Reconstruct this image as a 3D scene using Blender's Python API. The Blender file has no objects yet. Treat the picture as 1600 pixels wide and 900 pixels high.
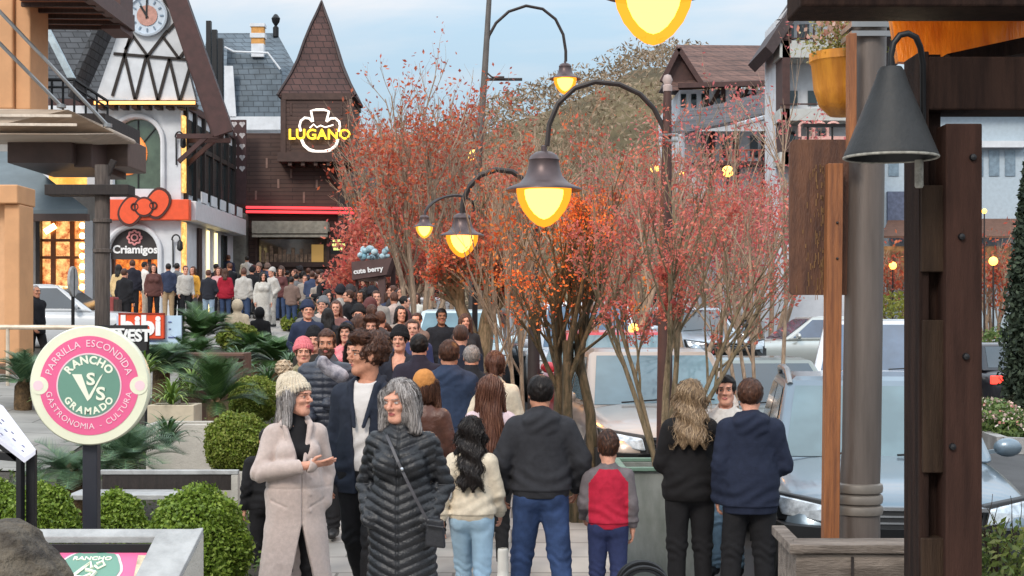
import bpy, math, random
import numpy as np
from mathutils import Vector, Matrix, Euler

# ------------------------------------------------------------------ camera, sky, sun, exposure
C = bpy.context.scene
COL = C.collection
R = math.radians
PI = math.pi
CAM_H, F_PX, HORIZON = 2.1, 2300.0, 500.0
cam_d = bpy.data.cameras.new("camera")
cam = bpy.data.objects.new("camera", cam_d)
COL.objects.link(cam)
cam.location = (0, 0, CAM_H)
cam.rotation_euler = (R(90), 0, 0)
cam_d.sensor_width = 36.0
cam_d.lens = F_PX / 1600 * 36
cam_d.shift_y = (HORIZON - 450) / 1600
cam_d.clip_start = 0.1
cam_d.clip_end = 3000
cam_d.dof.use_dof = False
C.camera = cam

SUN_EL, SUN_AZ = 38, 205          # soft light from behind the photographer's left shoulder
w = bpy.data.worlds.new("World")
C.world = w
w.use_nodes = True
nt = w.node_tree
nt.nodes.clear()
n_out = nt.nodes.new('ShaderNodeOutputWorld')
n_bg = nt.nodes.new('ShaderNodeBackground')
n_sky = nt.nodes.new('ShaderNodeTexSky')
n_sky.sky_type = 'NISHITA'
n_sky.sun_disc = False
n_sky.sun_elevation = R(SUN_EL)
n_sky.sun_rotation = R(SUN_AZ)
n_sky.air_density = 1.0
n_sky.dust_density = 1.2
n_sky.ozone_density = 2.0
n_tc = nt.nodes.new('ShaderNodeTexCoord')
n_map = nt.nodes.new('ShaderNodeMapping')
n_map.inputs['Scale'].default_value = (1.6, 1.6, 9.0)
n_map.inputs['Location'].default_value = (2.3, 0.4, 0.7)
n_no = nt.nodes.new('ShaderNodeTexNoise')
n_no.inputs['Scale'].default_value = 1.7
n_no.inputs['Detail'].default_value = 7
n_no.inputs['Roughness'].default_value = 0.52
n_no.inputs['Distortion'].default_value = 0.5
n_cr = nt.nodes.new('ShaderNodeValToRGB')
n_cr.color_ramp.elements[0].position = 0.40
n_cr.color_ramp.elements[0].color = (0.22, 0.22, 0.22, 1)
n_cr.color_ramp.elements[1].position = 0.62
n_cr.color_ramp.elements[1].color = (0.88, 0.88, 0.88, 1)
n_sep = nt.nodes.new('ShaderNodeSeparateXYZ')
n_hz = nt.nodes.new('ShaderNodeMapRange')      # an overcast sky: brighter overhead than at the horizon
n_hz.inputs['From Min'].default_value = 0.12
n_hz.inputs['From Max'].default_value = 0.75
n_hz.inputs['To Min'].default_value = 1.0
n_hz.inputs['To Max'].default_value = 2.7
n_cl = nt.nodes.new('ShaderNodeMix'); n_cl.data_type = 'RGBA'; n_cl.blend_type = 'MIX'
n_cl.inputs['A'].default_value = (7.6, 7.6, 7.9, 1)
n_cl.inputs['B'].default_value = (8.2, 7.4, 7.0, 1)
n_no2 = nt.nodes.new('ShaderNodeTexNoise')
n_no2.inputs['Scale'].default_value = 2.2
n_mul = nt.nodes.new('ShaderNodeVectorMath'); n_mul.operation = 'SCALE'
n_skyc = nt.nodes.new('ShaderNodeMix'); n_skyc.data_type = 'RGBA'; n_skyc.blend_type = 'MIX'
n_skyc.inputs['Factor'].default_value = 0.62
n_skyc.inputs['B'].default_value = (3.6, 6.1, 7.7, 1)
n_mix = nt.nodes.new('ShaderNodeMix'); n_mix.data_type = 'RGBA'; n_mix.blend_type = 'MIX'
L = nt.links.new
L(n_tc.outputs['Generated'], n_map.inputs['Vector'])
L(n_map.outputs['Vector'], n_no.inputs['Vector'])
L(n_map.outputs['Vector'], n_no2.inputs['Vector'])
L(n_no.outputs['Fac'], n_cr.inputs['Fac'])
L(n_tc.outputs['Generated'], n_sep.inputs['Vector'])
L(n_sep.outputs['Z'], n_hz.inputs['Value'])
L(n_no2.outputs['Fac'], n_cl.inputs['Factor'])
L(n_sky.outputs['Color'], n_skyc.inputs['A'])
L(n_cr.outputs['Color'], n_mix.inputs['Factor'])
L(n_skyc.outputs['Result'], n_mix.inputs['A'])
L(n_cl.outputs['Result'], n_mix.inputs['B'])
L(n_mix.outputs['Result'], n_mul.inputs[0])
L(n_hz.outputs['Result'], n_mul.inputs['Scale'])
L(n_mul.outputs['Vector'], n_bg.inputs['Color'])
n_bg.inputs['Strength'].default_value = 0.085
L(n_bg.outputs['Background'], n_out.inputs['Surface'])

sun_d = bpy.data.lights.new("sun", 'SUN')
sun_d.energy = 1.5
sun_d.angle = R(14)
sun_d.color = (1.0, 0.90, 0.78)
sun = bpy.data.objects.new("sun", sun_d)
COL.objects.link(sun)
# direction towards the sun for the Nishita convention (rotation measured from +Y towards +X)
sd = Vector((math.sin(R(SUN_AZ)) * math.cos(R(SUN_EL)), math.cos(R(SUN_AZ)) * math.cos(R(SUN_EL)), math.sin(R(SUN_EL))))
sun.rotation_euler = sd.to_track_quat('Z', 'Y').to_euler()
sun.location = (0, 0, 30)

C.view_settings.view_transform = 'Standard'
C.view_settings.look = 'None'
C.view_settings.exposure = 0.34
C.view_settings.gamma = 1
C.view_settings.use_curve_mapping = False
C.cycles.max_bounces = 6
C.cycles.diffuse_bounces = 3
C.cycles.glossy_bounces = 3
C.cycles.transmission_bounces = 4
C.cycles.transparent_max_bounces = 6
C.cycles.caustics_reflective = False
C.cycles.caustics_refractive = False
C.cycles.sample_clamp_indirect = 4.0
C.cycles.use_denoising = True

# ------------------------------------------------------------------ helpers
rng = random.Random(7)
nrs = np.random.RandomState(11)


def P3(px, py, Y):
    """a point at depth Y seen at photo pixel (px, py)"""
    return ((px - 800) / F_PX * Y, Y, CAM_H - (py - HORIZON) / F_PX * Y)


def PX(px, Y):
    return (px - 800) / F_PX * Y


def PZ(py, Y):
    return CAM_H - (py - HORIZON) / F_PX * Y


def sstep(a, b, x):
    t = min(1.0, max(0.0, (x - a) / (b - a)))
    return t * t * (3 - 2 * t)


def gz(x, y):
    """height of the ground: the street climbs away from the camera and banks up to the left"""
    up = 0.042 * max(0.0, min(y, 75) - 8)
    wr = 1 - sstep(4.0, 12.5, x)
    left = 0.07 * max(0.0, min(-x - 3, 8)) * sstep(10, 22, y)
    return up * wr + left


def srgb(r, g=None, b=None):
    if g is None:
        r, g, b = (r >> 16) & 255, (r >> 8) & 255, r & 255
    f = lambda c: (c / 255 / 12.92) if c / 255 <= 0.04045 else ((c / 255 + 0.055) / 1.055) ** 2.4
    return (f(r), f(g), f(b))


MATS = {}


def mat(name, col, rough=0.6, metal=0.0, var=0.18, scale=6.0, bump=0.0, bscale=60.0, coat=0.0,
        emit=None, estr=0.0, spec=0.5, stretch=None, trans=0.0, col2=None, sheen=0.0, detail=4):
    if name in MATS:
        return MATS[name]
    m = bpy.data.materials.new(name)
    m.use_nodes = True
    t = m.node_tree
    b = t.nodes['Principled BSDF']
    b.inputs['Roughness'].default_value = rough
    b.inputs['Metallic'].default_value = metal
    b.inputs['Specular IOR Level'].default_value = spec
    b.inputs['Coat Weight'].default_value = coat
    b.inputs['Coat Roughness'].default_value = 0.08
    b.inputs['Transmission Weight'].default_value = trans
    b.inputs['Sheen Weight'].default_value = sheen
    tc = t.nodes.new('ShaderNodeTexCoord')
    vec = tc.outputs['Object']
    if stretch:
        mp = t.nodes.new('ShaderNodeMapping')
        mp.inputs['Scale'].default_value = stretch
        t.links.new(vec, mp.inputs['Vector'])
        vec = mp.outputs['Vector']
    if var > 0 or col2:
        no = t.nodes.new('ShaderNodeTexNoise')
        no.inputs['Scale'].default_value = scale
        no.inputs['Detail'].default_value = detail
        no.inputs['Roughness'].default_value = 0.6
        t.links.new(vec, no.inputs['Vector'])
        cr = t.nodes.new('ShaderNodeValToRGB')
        a = col2 if col2 else tuple(c * (1 - var) for c in col)
        z = col if col2 else tuple(min(1, c * (1 + var)) for c in col)
        cr.color_ramp.elements[0].position = 0.36
        cr.color_ramp.elements[1].position = 0.64
        cr.color_ramp.elements[0].color = (*a, 1)
        cr.color_ramp.elements[1].color = (*z, 1)
        t.links.new(no.outputs['Fac'], cr.inputs['Fac'])
        t.links.new(cr.outputs['Color'], b.inputs['Base Color'])
    else:
        b.inputs['Base Color'].default_value = (*col, 1)
    if bump > 0:
        n2 = t.nodes.new('ShaderNodeTexNoise')
        n2.inputs['Scale'].default_value = bscale
        n2.inputs['Detail'].default_value = 3
        t.links.new(vec, n2.inputs['Vector'])
        bp = t.nodes.new('ShaderNodeBump')
        bp.inputs['Strength'].default_value = bump
        bp.inputs['Distance'].default_value = 0.02
        t.links.new(n2.outputs['Fac'], bp.inputs['Height'])
        t.links.new(bp.outputs['Normal'], b.inputs['Normal'])
    if emit:
        b.inputs['Emission Color'].default_value = (*emit, 1)
        b.inputs['Emission Strength'].default_value = estr
    m.diffuse_color = (*col, 1)
    MATS[name] = m
    return m


def mat_tiles(name, c1, c2, mortar, sx, sy, rough=0.7, bump=0.4, off=0.5, msize=0.02, axes='xy', var=0.25, flip=False):
    """rows of bricks, shingles or slabs; sx, sy the size of one in metres"""
    if name in MATS:
        return MATS[name]
    m = bpy.data.materials.new(name)
    m.use_nodes = True
    t = m.node_tree
    b = t.nodes['Principled BSDF']
    b.inputs['Roughness'].default_value = rough
    tc = t.nodes.new('ShaderNodeTexCoord')
    sp = t.nodes.new('ShaderNodeSeparateXYZ')
    cb = t.nodes.new('ShaderNodeCombineXYZ')
    t.links.new(tc.outputs['Object'], sp.inputs[0])
    if axes == 'h z':    # x+y across, z up: for walls in any direction
        ad = t.nodes.new('ShaderNodeMath'); ad.operation = 'ADD'
        t.links.new(sp.outputs['X'], ad.inputs[0]); t.links.new(sp.outputs['Y'], ad.inputs[1])
        t.links.new(ad.outputs[0], cb.inputs['X']); t.links.new(sp.outputs['Z'], cb.inputs['Y'])
    else:
        t.links.new(sp.outputs[axes[0].upper()], cb.inputs['X'])
        t.links.new(sp.outputs[axes[1].upper()], cb.inputs['Y'])
    br = t.nodes.new('ShaderNodeTexBrick')
    br.inputs['Scale'].default_value = 1.0
    br.inputs['Brick Width'].default_value = sx
    br.inputs['Row Height'].default_value = sy
    br.inputs['Mortar Size'].default_value = msize
    br.inputs['Mortar Smooth'].default_value = 0.3
    br.inputs['Color1'].default_value = (*c1, 1)
    br.inputs['Color2'].default_value = (*c2, 1)
    br.inputs['Mortar'].default_value = (*mortar, 1)
    br.offset = off
    t.links.new(cb.outputs[0], br.inputs['Vector'])
    no = t.nodes.new('ShaderNodeTexNoise')
    no.inputs['Scale'].default_value = 1.3
    no.inputs['Detail'].default_value = 6
    t.links.new(tc.outputs['Object'], no.inputs['Vector'])
    mr = t.nodes.new('ShaderNodeMapRange')
    mr.inputs['From Min'].default_value = 0.3; mr.inputs['From Max'].default_value = 0.7
    mr.inputs['To Min'].default_value = 1 - var; mr.inputs['To Max'].default_value = 1 + var
    t.links.new(no.outputs['Fac'], mr.inputs['Value'])
    vm = t.nodes.new('ShaderNodeVectorMath'); vm.operation = 'SCALE'
    t.links.new(br.outputs['Color'], vm.inputs[0]); t.links.new(mr.outputs['Result'], vm.inputs['Scale'])
    t.links.new(vm.outputs['Vector'], b.inputs['Base Color'])
    bp = t.nodes.new('ShaderNodeBump')
    bp.inputs['Strength'].default_value = bump
    bp.inputs['Distance'].default_value = 0.02
    bp.invert = True
    t.links.new(br.outputs['Fac'], bp.inputs['Height'])
    t.links.new(bp.outputs['Normal'], b.inputs['Normal'])
    MATS[name] = m
    return m


def mat_leaf(name, cols, rough=0.55, transl=0.3):
    """every separate leaf takes its own colour from the list"""
    if name in MATS:
        return MATS[name]
    m = bpy.data.materials.new(name)
    m.use_nodes = True
    t = m.node_tree
    b = t.nodes['Principled BSDF']
    b.inputs['Roughness'].default_value = rough
    b.inputs['Specular IOR Level'].default_value = 0.3
    g = t.nodes.new('ShaderNodeNewGeometry')
    cr = t.nodes.new('ShaderNodeValToRGB')
    el = cr.color_ramp.elements
    while len(el) < len(cols):
        el.new(0.5)
    for i, c in enumerate(cols):
        el[i].position = i / max(1, len(cols) - 1)
        el[i].color = (*c, 1)
    t.links.new(g.outputs['Random Per Island'], cr.inputs['Fac'])
    t.links.new(cr.outputs['Color'], b.inputs['Base Color'])
    tr = t.nodes.new('ShaderNodeBsdfTranslucent')
    t.links.new(cr.outputs['Color'], tr.inputs['Color'])
    mx = t.nodes.new('ShaderNodeMixShader')
    mx.inputs['Fac'].default_value = transl
    t.links.new(b.outputs[0], mx.inputs[1]); t.links.new(tr.outputs[0], mx.inputs[2])
    t.links.new(mx.outputs[0], t.nodes['Material Output'].inputs['Surface'])
    MATS[name] = m
    return m


def emis(name, col, s):
    return mat(name, col, 0.5, var=0, emit=col, estr=s)


def tag(o, label=None, cat=None, group=None, kind=None):
    if label: o['label'] = label
    if cat: o['category'] = cat
    if group: o['group'] = group
    if kind: o['kind'] = kind
    return o


def thing(name, label, cat, loc=(0, 0, 0), rz=0.0, group=None, scale=None):
    o = bpy.data.objects.new(name, None)
    COL.objects.link(o)
    o.empty_display_size = 0.1
    o.location = loc
    o.rotation_euler = (0, 0, rz)
    if scale: o.scale = (scale,) * 3
    return tag(o, label, cat, group)


KIDS = {}


def setparent(o, p):
    o.parent = p
    KIDS.setdefault(p.name, []).append(o)


def copy_tree(o, parent=None):
    c = o.copy()
    COL.objects.link(c)
    if parent: setparent(c, parent)
    for ch in KIDS.get(o.name, []):
        copy_tree(ch, c)
    return c


def mesh_from(name, V, F, mats, mi=None, smooth=True, parent=None):
    me = bpy.data.meshes.new(name)
    V = np.asarray(V, dtype=np.float32)
    if isinstance(F, np.ndarray):
        nf, k = F.shape
        me.vertices.add(len(V)); me.vertices.foreach_set('co', V.ravel())
        me.loops.add(nf * k); me.loops.foreach_set('vertex_index', F.astype(np.int32).ravel())
        me.polygons.add(nf)
        me.polygons.foreach_set('loop_start', np.arange(0, nf * k, k, dtype=np.int32))
        me.update(calc_edges=True)
    else:
        me.from_pydata([tuple(v) for v in V], [], F)
        me.update()
    if not isinstance(mats, (list, tuple)): mats = [mats]
    for m in mats: me.materials.append(m)
    if mi is not None:
        me.polygons.foreach_set('material_index', np.asarray(mi, dtype=np.int32))
    if smooth:
        me.polygons.foreach_set('use_smooth', np.ones(len(me.polygons), dtype=bool))
    me.validate()
    o = bpy.data.objects.new(name, me)
    COL.objects.link(o)
    if parent: setparent(o, parent)
    return o


class MB:
    """collects simple shapes and links them as one mesh object; coordinates are the scene's, less the thing's place"""

    def __init__(s, root=None):
        s.V, s.F, s.M = [], [], []
        s.root = root
        s.off = Vector(root.location) if root is not None else Vector((0, 0, 0))
        s.cur = 0
        s.T = None

    def add(s, vs, fs):
        n = len(s.V)
        if s.T is not None:
            vs = [s.T @ Vector(v) for v in vs]
        s.V += [tuple(Vector(v) - s.off) for v in vs]
        s.F += [tuple(i + n for i in f) for f in fs]
        s.M += [s.cur] * len(fs)
        return s

    def box(s, x0, x1, y0, y1, z0, z1):
        v = [(x, y, z) for x in (x0, x1) for y in (y0, y1) for z in (z0, z1)]
        f = [(0, 1, 3, 2), (4, 6, 7, 5), (0, 4, 5, 1), (2, 3, 7, 6), (0, 2, 6, 4), (1, 5, 7, 3)]
        return s.add(v, f)

    def bar(s, a, b, wd, th, up=(0, 0, 1)):
        """a square bar from a to b, wd across and th deep"""
        a, b = Vector(a), Vector(b)
        d = (b - a).normalized()
        u = Vector(up)
        if abs(d.dot(u)) > 0.99: u = Vector((0, 1, 0))
        r = d.cross(u).normalized() * wd / 2
        t = r.cross(d).normalized() * th / 2
        v = [p + i * r + j * t for p in (a, b) for i, j in ((-1, -1), (1, -1), (1, 1), (-1, 1))]
        return s.add(v, [(3, 2, 1, 0), (4, 5, 6, 7), (0, 1, 5, 4), (1, 2, 6, 5), (2, 3, 7, 6), (3, 0, 4, 7)])

    def prism(s, poly, ext):
        """a polygon of 3-D points pushed along ext"""
        e = Vector(ext)
        n = len(poly)
        v = [Vector(p) for p in poly] + [Vector(p) + e for p in poly]
        f = [tuple(range(n))[::-1], tuple(range(n, 2 * n))] + [(i, (i + 1) % n, n + (i + 1) % n, n + i) for i in range(n)]
        return s.add(v, f)

    def quad(s, *p):
        return s.add(p, [tuple(range(len(p)))])

    def tube(s, pts, rad, n=8, cap=True):
        pts = [Vector(p) for p in pts]
        if not hasattr(rad, '__len__'): rad = [rad] * len(pts)
        v, f = [], []
        prev = None
        for i, p in enumerate(pts):
            d = (pts[min(i + 1, len(pts) - 1)] - pts[max(i - 1, 0)])
            d = d.normalized() if d.length > 1e-9 else Vector((0, 0, 1))
            if prev is None:
                u = d.cross(Vector((0, 1, 0.01)))
                if u.length < 0.1: u = d.cross(Vector((1, 0, 0)))
            else:
                u = prev - d * prev.dot(d)
            u.normalize(); prev = u
            q = d.cross(u)
            for k in range(n):
                a = 2 * PI * k / n
                v.append(p + (u * math.cos(a) + q * math.sin(a)) * rad[i])
        for i in range(len(pts) - 1):
            for k in range(n):
                f.append((i * n + k, i * n + (k + 1) % n, (i + 1) * n + (k + 1) % n, (i + 1) * n + k))
        if cap:
            f.append(tuple(range(n))[::-1]); f.append(tuple(range((len(pts) - 1) * n, len(pts) * n)))
        return s.add(v, f)

    def lathe(s, prof, n=24, c=(0, 0, 0), axis='z', arc=1.0):
        v, f = [], []
        c = Vector(c)
        for (r, h) in prof:
            for k in range(n):
                a = 2 * PI * k / n
                x, y = r * math.cos(a), r * math.sin(a)
                p = (x, y, h) if axis == 'z' else ((x, h, y) if axis == 'y' else (h, x, y))
                v.append(c + Vector(p))
        for i in range(len(prof) - 1):
            for k in range(n):
                f.append((i * n + k, i * n + (k + 1) % n, (i + 1) * n + (k + 1) % n, (i + 1) * n + k))
        if prof[0][0] > 1e-4: f.append(tuple(range(n))[::-1])
        if prof[-1][0] > 1e-4: f.append(tuple(range((len(prof) - 1) * n, len(prof) * n)))
        return s.add(v, f)

    def ball(s, c, r, n=14, m=9):
        if not hasattr(r, '__len__'): r = (r, r, r)
        v, f = [], []
        for i in range(m + 1):
            t = PI * i / m
            for k in range(n):
                a = 2 * PI * k / n
                v.append((c[0] + r[0] * math.sin(t) * math.cos(a), c[1] + r[1] * math.sin(t) * math.sin(a), c[2] + r[2] * math.cos(t)))
        for i in range(m):
            for k in range(n):
                f.append((i * n + k, (i + 1) * n + k, (i + 1) * n + (k + 1) % n, i * n + (k + 1) % n))
        return s.add(v, f)

    def text(s, txt, size, M, depth=0.006, bold=0.0, align='CENTER', space=1.0):
        cu = bpy.data.curves.new('lettering', 'FONT')
        cu.body = txt
        cu.size = size
        cu.extrude = depth / 2
        cu.offset = bold
        cu.align_x = align
        cu.align_y = 'CENTER'
        cu.space_character = space
        cu.resolution_u = 3
        ob = bpy.data.objects.new('lettering', cu)
        me = bpy.data.meshes.new_from_object(ob)
        s.add([M @ v.co for v in me.vertices], [tuple(p.vertices) for p in me.polygons])
        bpy.data.objects.remove(ob); bpy.data.meshes.remove(me); bpy.data.curves.remove(cu)
        return s

    def obj(s, name, mats, parent='root', smooth=False, bevel=0.0, bseg=2, sub=0):
        par = s.root if parent == 'root' else parent
        o = mesh_from(name, s.V, s.F, mats, s.M, smooth, par)
        me = o.data
        if smooth and not sub:
            try:
                me.set_sharp_from_angle(angle=R(40))
            except Exception:
                pass
        if bevel > 0:
            b = o.modifiers.new('bevel', 'BEVEL')
            b.width = bevel; b.segments = bseg; b.limit_method = 'ANGLE'; b.angle_limit = R(35)
        if sub:
            q = o.modifiers.new('sub', 'SUBSURF'); q.levels = sub; q.render_levels = sub
        return o


# text stands upright facing the camera (towards -Y)
def face_m(x, y, z, rz=0.0, tilt=0.0):
    return Matrix.Translation((x, y, z)) @ Matrix.Rotation(rz, 4, 'Z') @ Matrix.Rotation(R(90) + tilt, 4, 'X')


def arc_text(mb, txt, size, M, rad, mid_deg, step_deg, depth=0.006, bold=0.0, inside=False):
    """letters along a circle of the sign's plane; inside=True reads along the bottom"""
    sg = 1 if inside else -1
    ws = []
    for ch in txt:
        q = MB(); q.text(ch if ch != ' ' else 'n', size, Matrix.Identity(4), depth, bold)
        x = [v[0] for v in q.V]
        ws.append((max(x) - min(x)) / rad + R(step_deg))
    a = R(mid_deg) - sg * (sum(ws) - R(step_deg)) / 2
    for ch, w_ in zip(txt, ws):
        am = a + sg * (w_ - R(step_deg)) / 2
        a += sg * w_
        if ch == ' ': continue
        rot = am + sg * PI / 2
        T = M @ Matrix.Translation((rad * math.cos(am), rad * math.sin(am), 0)) @ Matrix.Rotation(rot, 4, 'Z')
        mb.text(ch, size, T, depth, bold)


def ring_poly(cx, cz, r, n=32, a0=0, a1=360, y=0):
    return [(cx + r * math.cos(R(a0 + (a1 - a0) * i / n)), y, cz + r * math.sin(R(a0 + (a1 - a0) * i / n))) for i in range(n + (0 if a1 - a0 >= 360 else 1))]


# ------------------------------------------------------------------ smooth solids: distance fields turned into meshes
def cap(P, a, b, ra, rb, ky=1.0):
    a = np.array(a, np.float32); b = np.array(b, np.float32)
    if ky != 1.0:
        s = np.array((1, 1 / ky, 1), np.float32)
        P = P * s; a = a * s; b = b * s
    ba = b - a
    q = P - a
    t = np.clip(q @ ba / max(1e-9, float(ba @ ba)), 0, 1)
    d = np.linalg.norm(q - t[:, None] * ba, axis=1) - (ra + (rb - ra) * t)
    return d * min(1.0, ky if ky < 1 else 1.0)


def ell(P, c, r):
    q = P - np.array(c, np.float32)
    r = np.array(r, np.float32)
    k0 = np.linalg.norm(q / r, axis=1)
    k1 = np.linalg.norm(q / (r * r), axis=1) + 1e-6
    return k0 * (k0 - 1) / k1


def smin(a, b, k):
    h = np.clip(0.5 + 0.5 * (b - a) / k, 0, 1)
    return b + (a - b) * h - k * h * (1 - h)


def smax(a, b, k):
    return -smin(-a, -b, k)


def rbox(P, c, half, r):
    q = np.abs(P - np.array(c, np.float32)) - (np.array(half, np.float32) - r)
    return np.linalg.norm(np.maximum(q, 0), axis=1) + np.minimum(q.max(axis=1), 0) - r


def net(f, lo, hi, h):
    """surface nets: the zero level of f as quads"""
    B = 4
    lo = np.array(lo, np.float32); hi = np.array(hi, np.float32)
    nb = np.ceil((hi - lo) / (h * B)).astype(int)
    n = nb * B
    g = [np.arange(nb[i]) for i in range(3)]
    I, J, K = np.meshgrid(*g, indexing='ij')
    bc = np.stack([I, J, K], -1).reshape(-1, 3)
    cen = lo + (bc * B + (B - 1) / 2).astype(np.float32) * h
    d = f(cen.astype(np.float32))
    act = np.abs(d) < h * B * 2.2
    Fg = np.empty(tuple(n), np.float32)
    Fg[:] = np.repeat(np.repeat(np.repeat(d.reshape(tuple(nb)), B, 0), B, 1), B, 2)
    ab = bc[act]
    o = np.stack(np.meshgrid(*[np.arange(B)] * 3, indexing='ij'), -1).reshape(-1, 3)
    idx = (ab[:, None, :] * B + o[None]).reshape(-1, 3)
    vals = f((lo + idx * np.float32(h)).astype(np.float32))
    Fg[idx[:, 0], idx[:, 1], idx[:, 2]] = vals
    ins = Fg < 0
    c = [ins[dx:n[0] - 1 + dx, dy:n[1] - 1 + dy, dz:n[2] - 1 + dz] for dx in (0, 1) for dy in (0, 1) for dz in (0, 1)]
    anyc = c[0].copy(); allc = c[0].copy()
    for q in c[1:]:
        anyc |= q; allc &= q
    cell = np.argwhere(anyc & ~allc)
    vid = -np.ones(tuple(n - 1), np.int32)
    vid[cell[:, 0], cell[:, 1], cell[:, 2]] = np.arange(len(cell))
    S = np.zeros((len(cell), 3), np.float32); cnt = np.zeros(len(cell), np.float32)
    for ax in range(3):
        o1, o2 = [a for a in range(3) if a != ax]
        for i in (0, 1):
            for j in (0, 1):
                a = np.zeros(3, int); a[o1] = i; a[o2] = j
                b = a.copy(); b[ax] = 1
                pa, pb = cell + a, cell + b
                fa = Fg[pa[:, 0], pa[:, 1], pa[:, 2]]; fb = Fg[pb[:, 0], pb[:, 1], pb[:, 2]]
                m = (fa < 0) != (fb < 0)
                t = np.where(m, fa / np.where(np.abs(fa - fb) < 1e-12, 1, fa - fb), 0)
                pos = a + t[:, None] * (b - a)
                S[m] += pos[m]; cnt[m] += 1
    V = lo + (cell + S / np.maximum(cnt, 1)[:, None]) * h
    faces = []
    for ax in range(3):
        o1, o2 = (ax + 1) % 3, (ax + 2) % 3
        sl0 = [slice(None)] * 3; sl1 = [slice(None)] * 3
        sl0[ax] = slice(0, n[ax] - 1); sl1[ax] = slice(1, n[ax])
        cr = ins[tuple(sl0)] != ins[tuple(sl1)]
        e = np.argwhere(cr)
        ok = (e[:, o1] > 0) & (e[:, o2] > 0) & (e[:, o1] < n[o1] - 1) & (e[:, o2] < n[o2] - 1)
        e = e[ok]
        if not len(e): continue
        s = ins[e[:, 0], e[:, 1], e[:, 2]]
        q = []
        for (i, j) in ((-1, -1), (0, -1), (0, 0), (-1, 0)):
            k = e.copy(); k[:, o1] += i; k[:, o2] += j
            q.append(vid[k[:, 0], k[:, 1], k[:, 2]])
        q = np.stack(q, 1)
        q[~s] = q[~s][:, ::-1]
        faces.append(q)
    return V.astype(np.float32), np.concatenate(faces) if faces else np.zeros((0, 4), np.int32)


def wav(P, f, seed=0.0):
    """cheap smooth wrinkle noise in -1..1"""
    x, y, z = P[:, 0] * f + seed, P[:, 1] * f + seed * 1.7, P[:, 2] * f - seed
    return (np.sin(x + 1.7 * np.sin(1.3 * z + y)) + np.sin(1.9 * z + 1.1 * np.sin(1.7 * x - y)) + np.sin(1.5 * y + 1.4 * np.sin(1.1 * z + x))) / 3


def leaf_quads(c, size, nrs_, bias=None, asp=.55):
    """one small four-cornered leaf at each point"""
    n = len(c)
    d = nrs_.normal(0, 1, (n, 3)); d /= np.linalg.norm(d, axis=1)[:, None]
    if bias is not None:
        d = d + bias; d /= np.linalg.norm(d, axis=1)[:, None] + 1e-9
    u = np.cross(d, nrs_.normal(0, 1, (n, 3))); u /= np.linalg.norm(u, axis=1)[:, None] + 1e-9
    v = np.cross(d, u)
    s = (np.asarray(size) * nrs_.uniform(.6, 1.3, n))[:, None]
    V = np.stack([c - u * s, c + v * s * asp, c + u * s, c - v * s * asp], 1).reshape(-1, 3)
    F = np.arange(4 * n).reshape(n, 4)
    return V.astype(np.float32), F


# ------------------------------------------------------------------ people
HC = np.array((0, 0.0, 1.63), np.float32)     # centre of the head of a figure 1.75 m tall, facing -Y


def rotz_m(a):
    c, s = math.cos(a), math.sin(a)
    return np.array(((c, -s, 0), (s, c, 0), (0, 0, 1)), np.float32)


def rotx_m(a):
    c, s = math.cos(a), math.sin(a)
    return np.array(((1, 0, 0), (0, c, -s), (0, s, c)), np.float32)


ARMS = {   # elbow, wrist for the left arm (x > 0)
    'hang': ((.218, .04, 1.13), (.232, -.03, .89)),
    'pocket': ((.232, .09, 1.14), (.175, -.08, .95)),
    'fwd': ((.21, -.04, 1.13), (.21, -.18, .94)),
    'back': ((.225, .13, 1.15), (.24, .10, .91)),
    'hold': ((.22, -.01, 1.12), (.05, -.25, 1.13)),
    'front': ((.25, -.02, 1.12), (.10, -.23, 1.02)),
    'phone': ((.23, -.08, 1.15), (.09, -.28, 1.34)),
    'belly': ((.27, .03, 1.13), (.06, -.20, 1.00)),
    'out': ((.30, -.02, 1.16), (.40, -.16, 1.02)),
}
LEGS = {   # knee, ankle for the left leg
    'stand': ((.10, -.01, .50), (.105, .02, .085)),
    'fwd': ((.095, -.14, .52), (.09, -.20, .09)),
    'back': ((.095, .04, .50), (.09, .26, .13)),
    'wide': ((.13, -.01, .50), (.16, .02, .085)),
}


def mirror(p, s):
    return np.array((p[0] * s, p[1], p[2]), np.float32)


def joints(S):
    J = {}
    fem = S.get('fem', False)
    sw = S.get('sw', .150 if fem else .172)
    for side, s in (('L', 1), ('R', -1)):
        a = S.get('arms', {}).get(side, 'hang')
        e, wv = ARMS[a] if isinstance(a, str) else a
        J['S' + side] = np.array((s * sw, .012, 1.388), np.float32)
        J['E' + side] = mirror(e, s); J['W' + side] = mirror(wv, s)
        l = S.get('legs', {}).get(side, 'stand')
        k, an = LEGS[l] if isinstance(l, str) else l
        J['H' + side] = np.array((s * .09, .0, .90), np.float32)
        J['K' + side] = mirror(k, s); J['A' + side] = mirror(an, s)
    return J


def headframe(P, S):
    yaw, pitch = S.get('head', (0, 0))
    hs = S.get('hs', 1.0)
    M = rotz_m(R(yaw)) @ rotx_m(R(pitch))
    piv = np.array((0, .02, 1.52), np.float32)
    Q = (P - piv) @ M          # inverse rotation
    Q = Q / hs + piv - HC
    sd_ = S.get('seed', 0.0)
    return Q / np.array((1 + .05 * math.sin(sd_ * 7.3), 1, 1 + .04 * math.sin(sd_ * 11.1 + 1)), np.float32)


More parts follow.
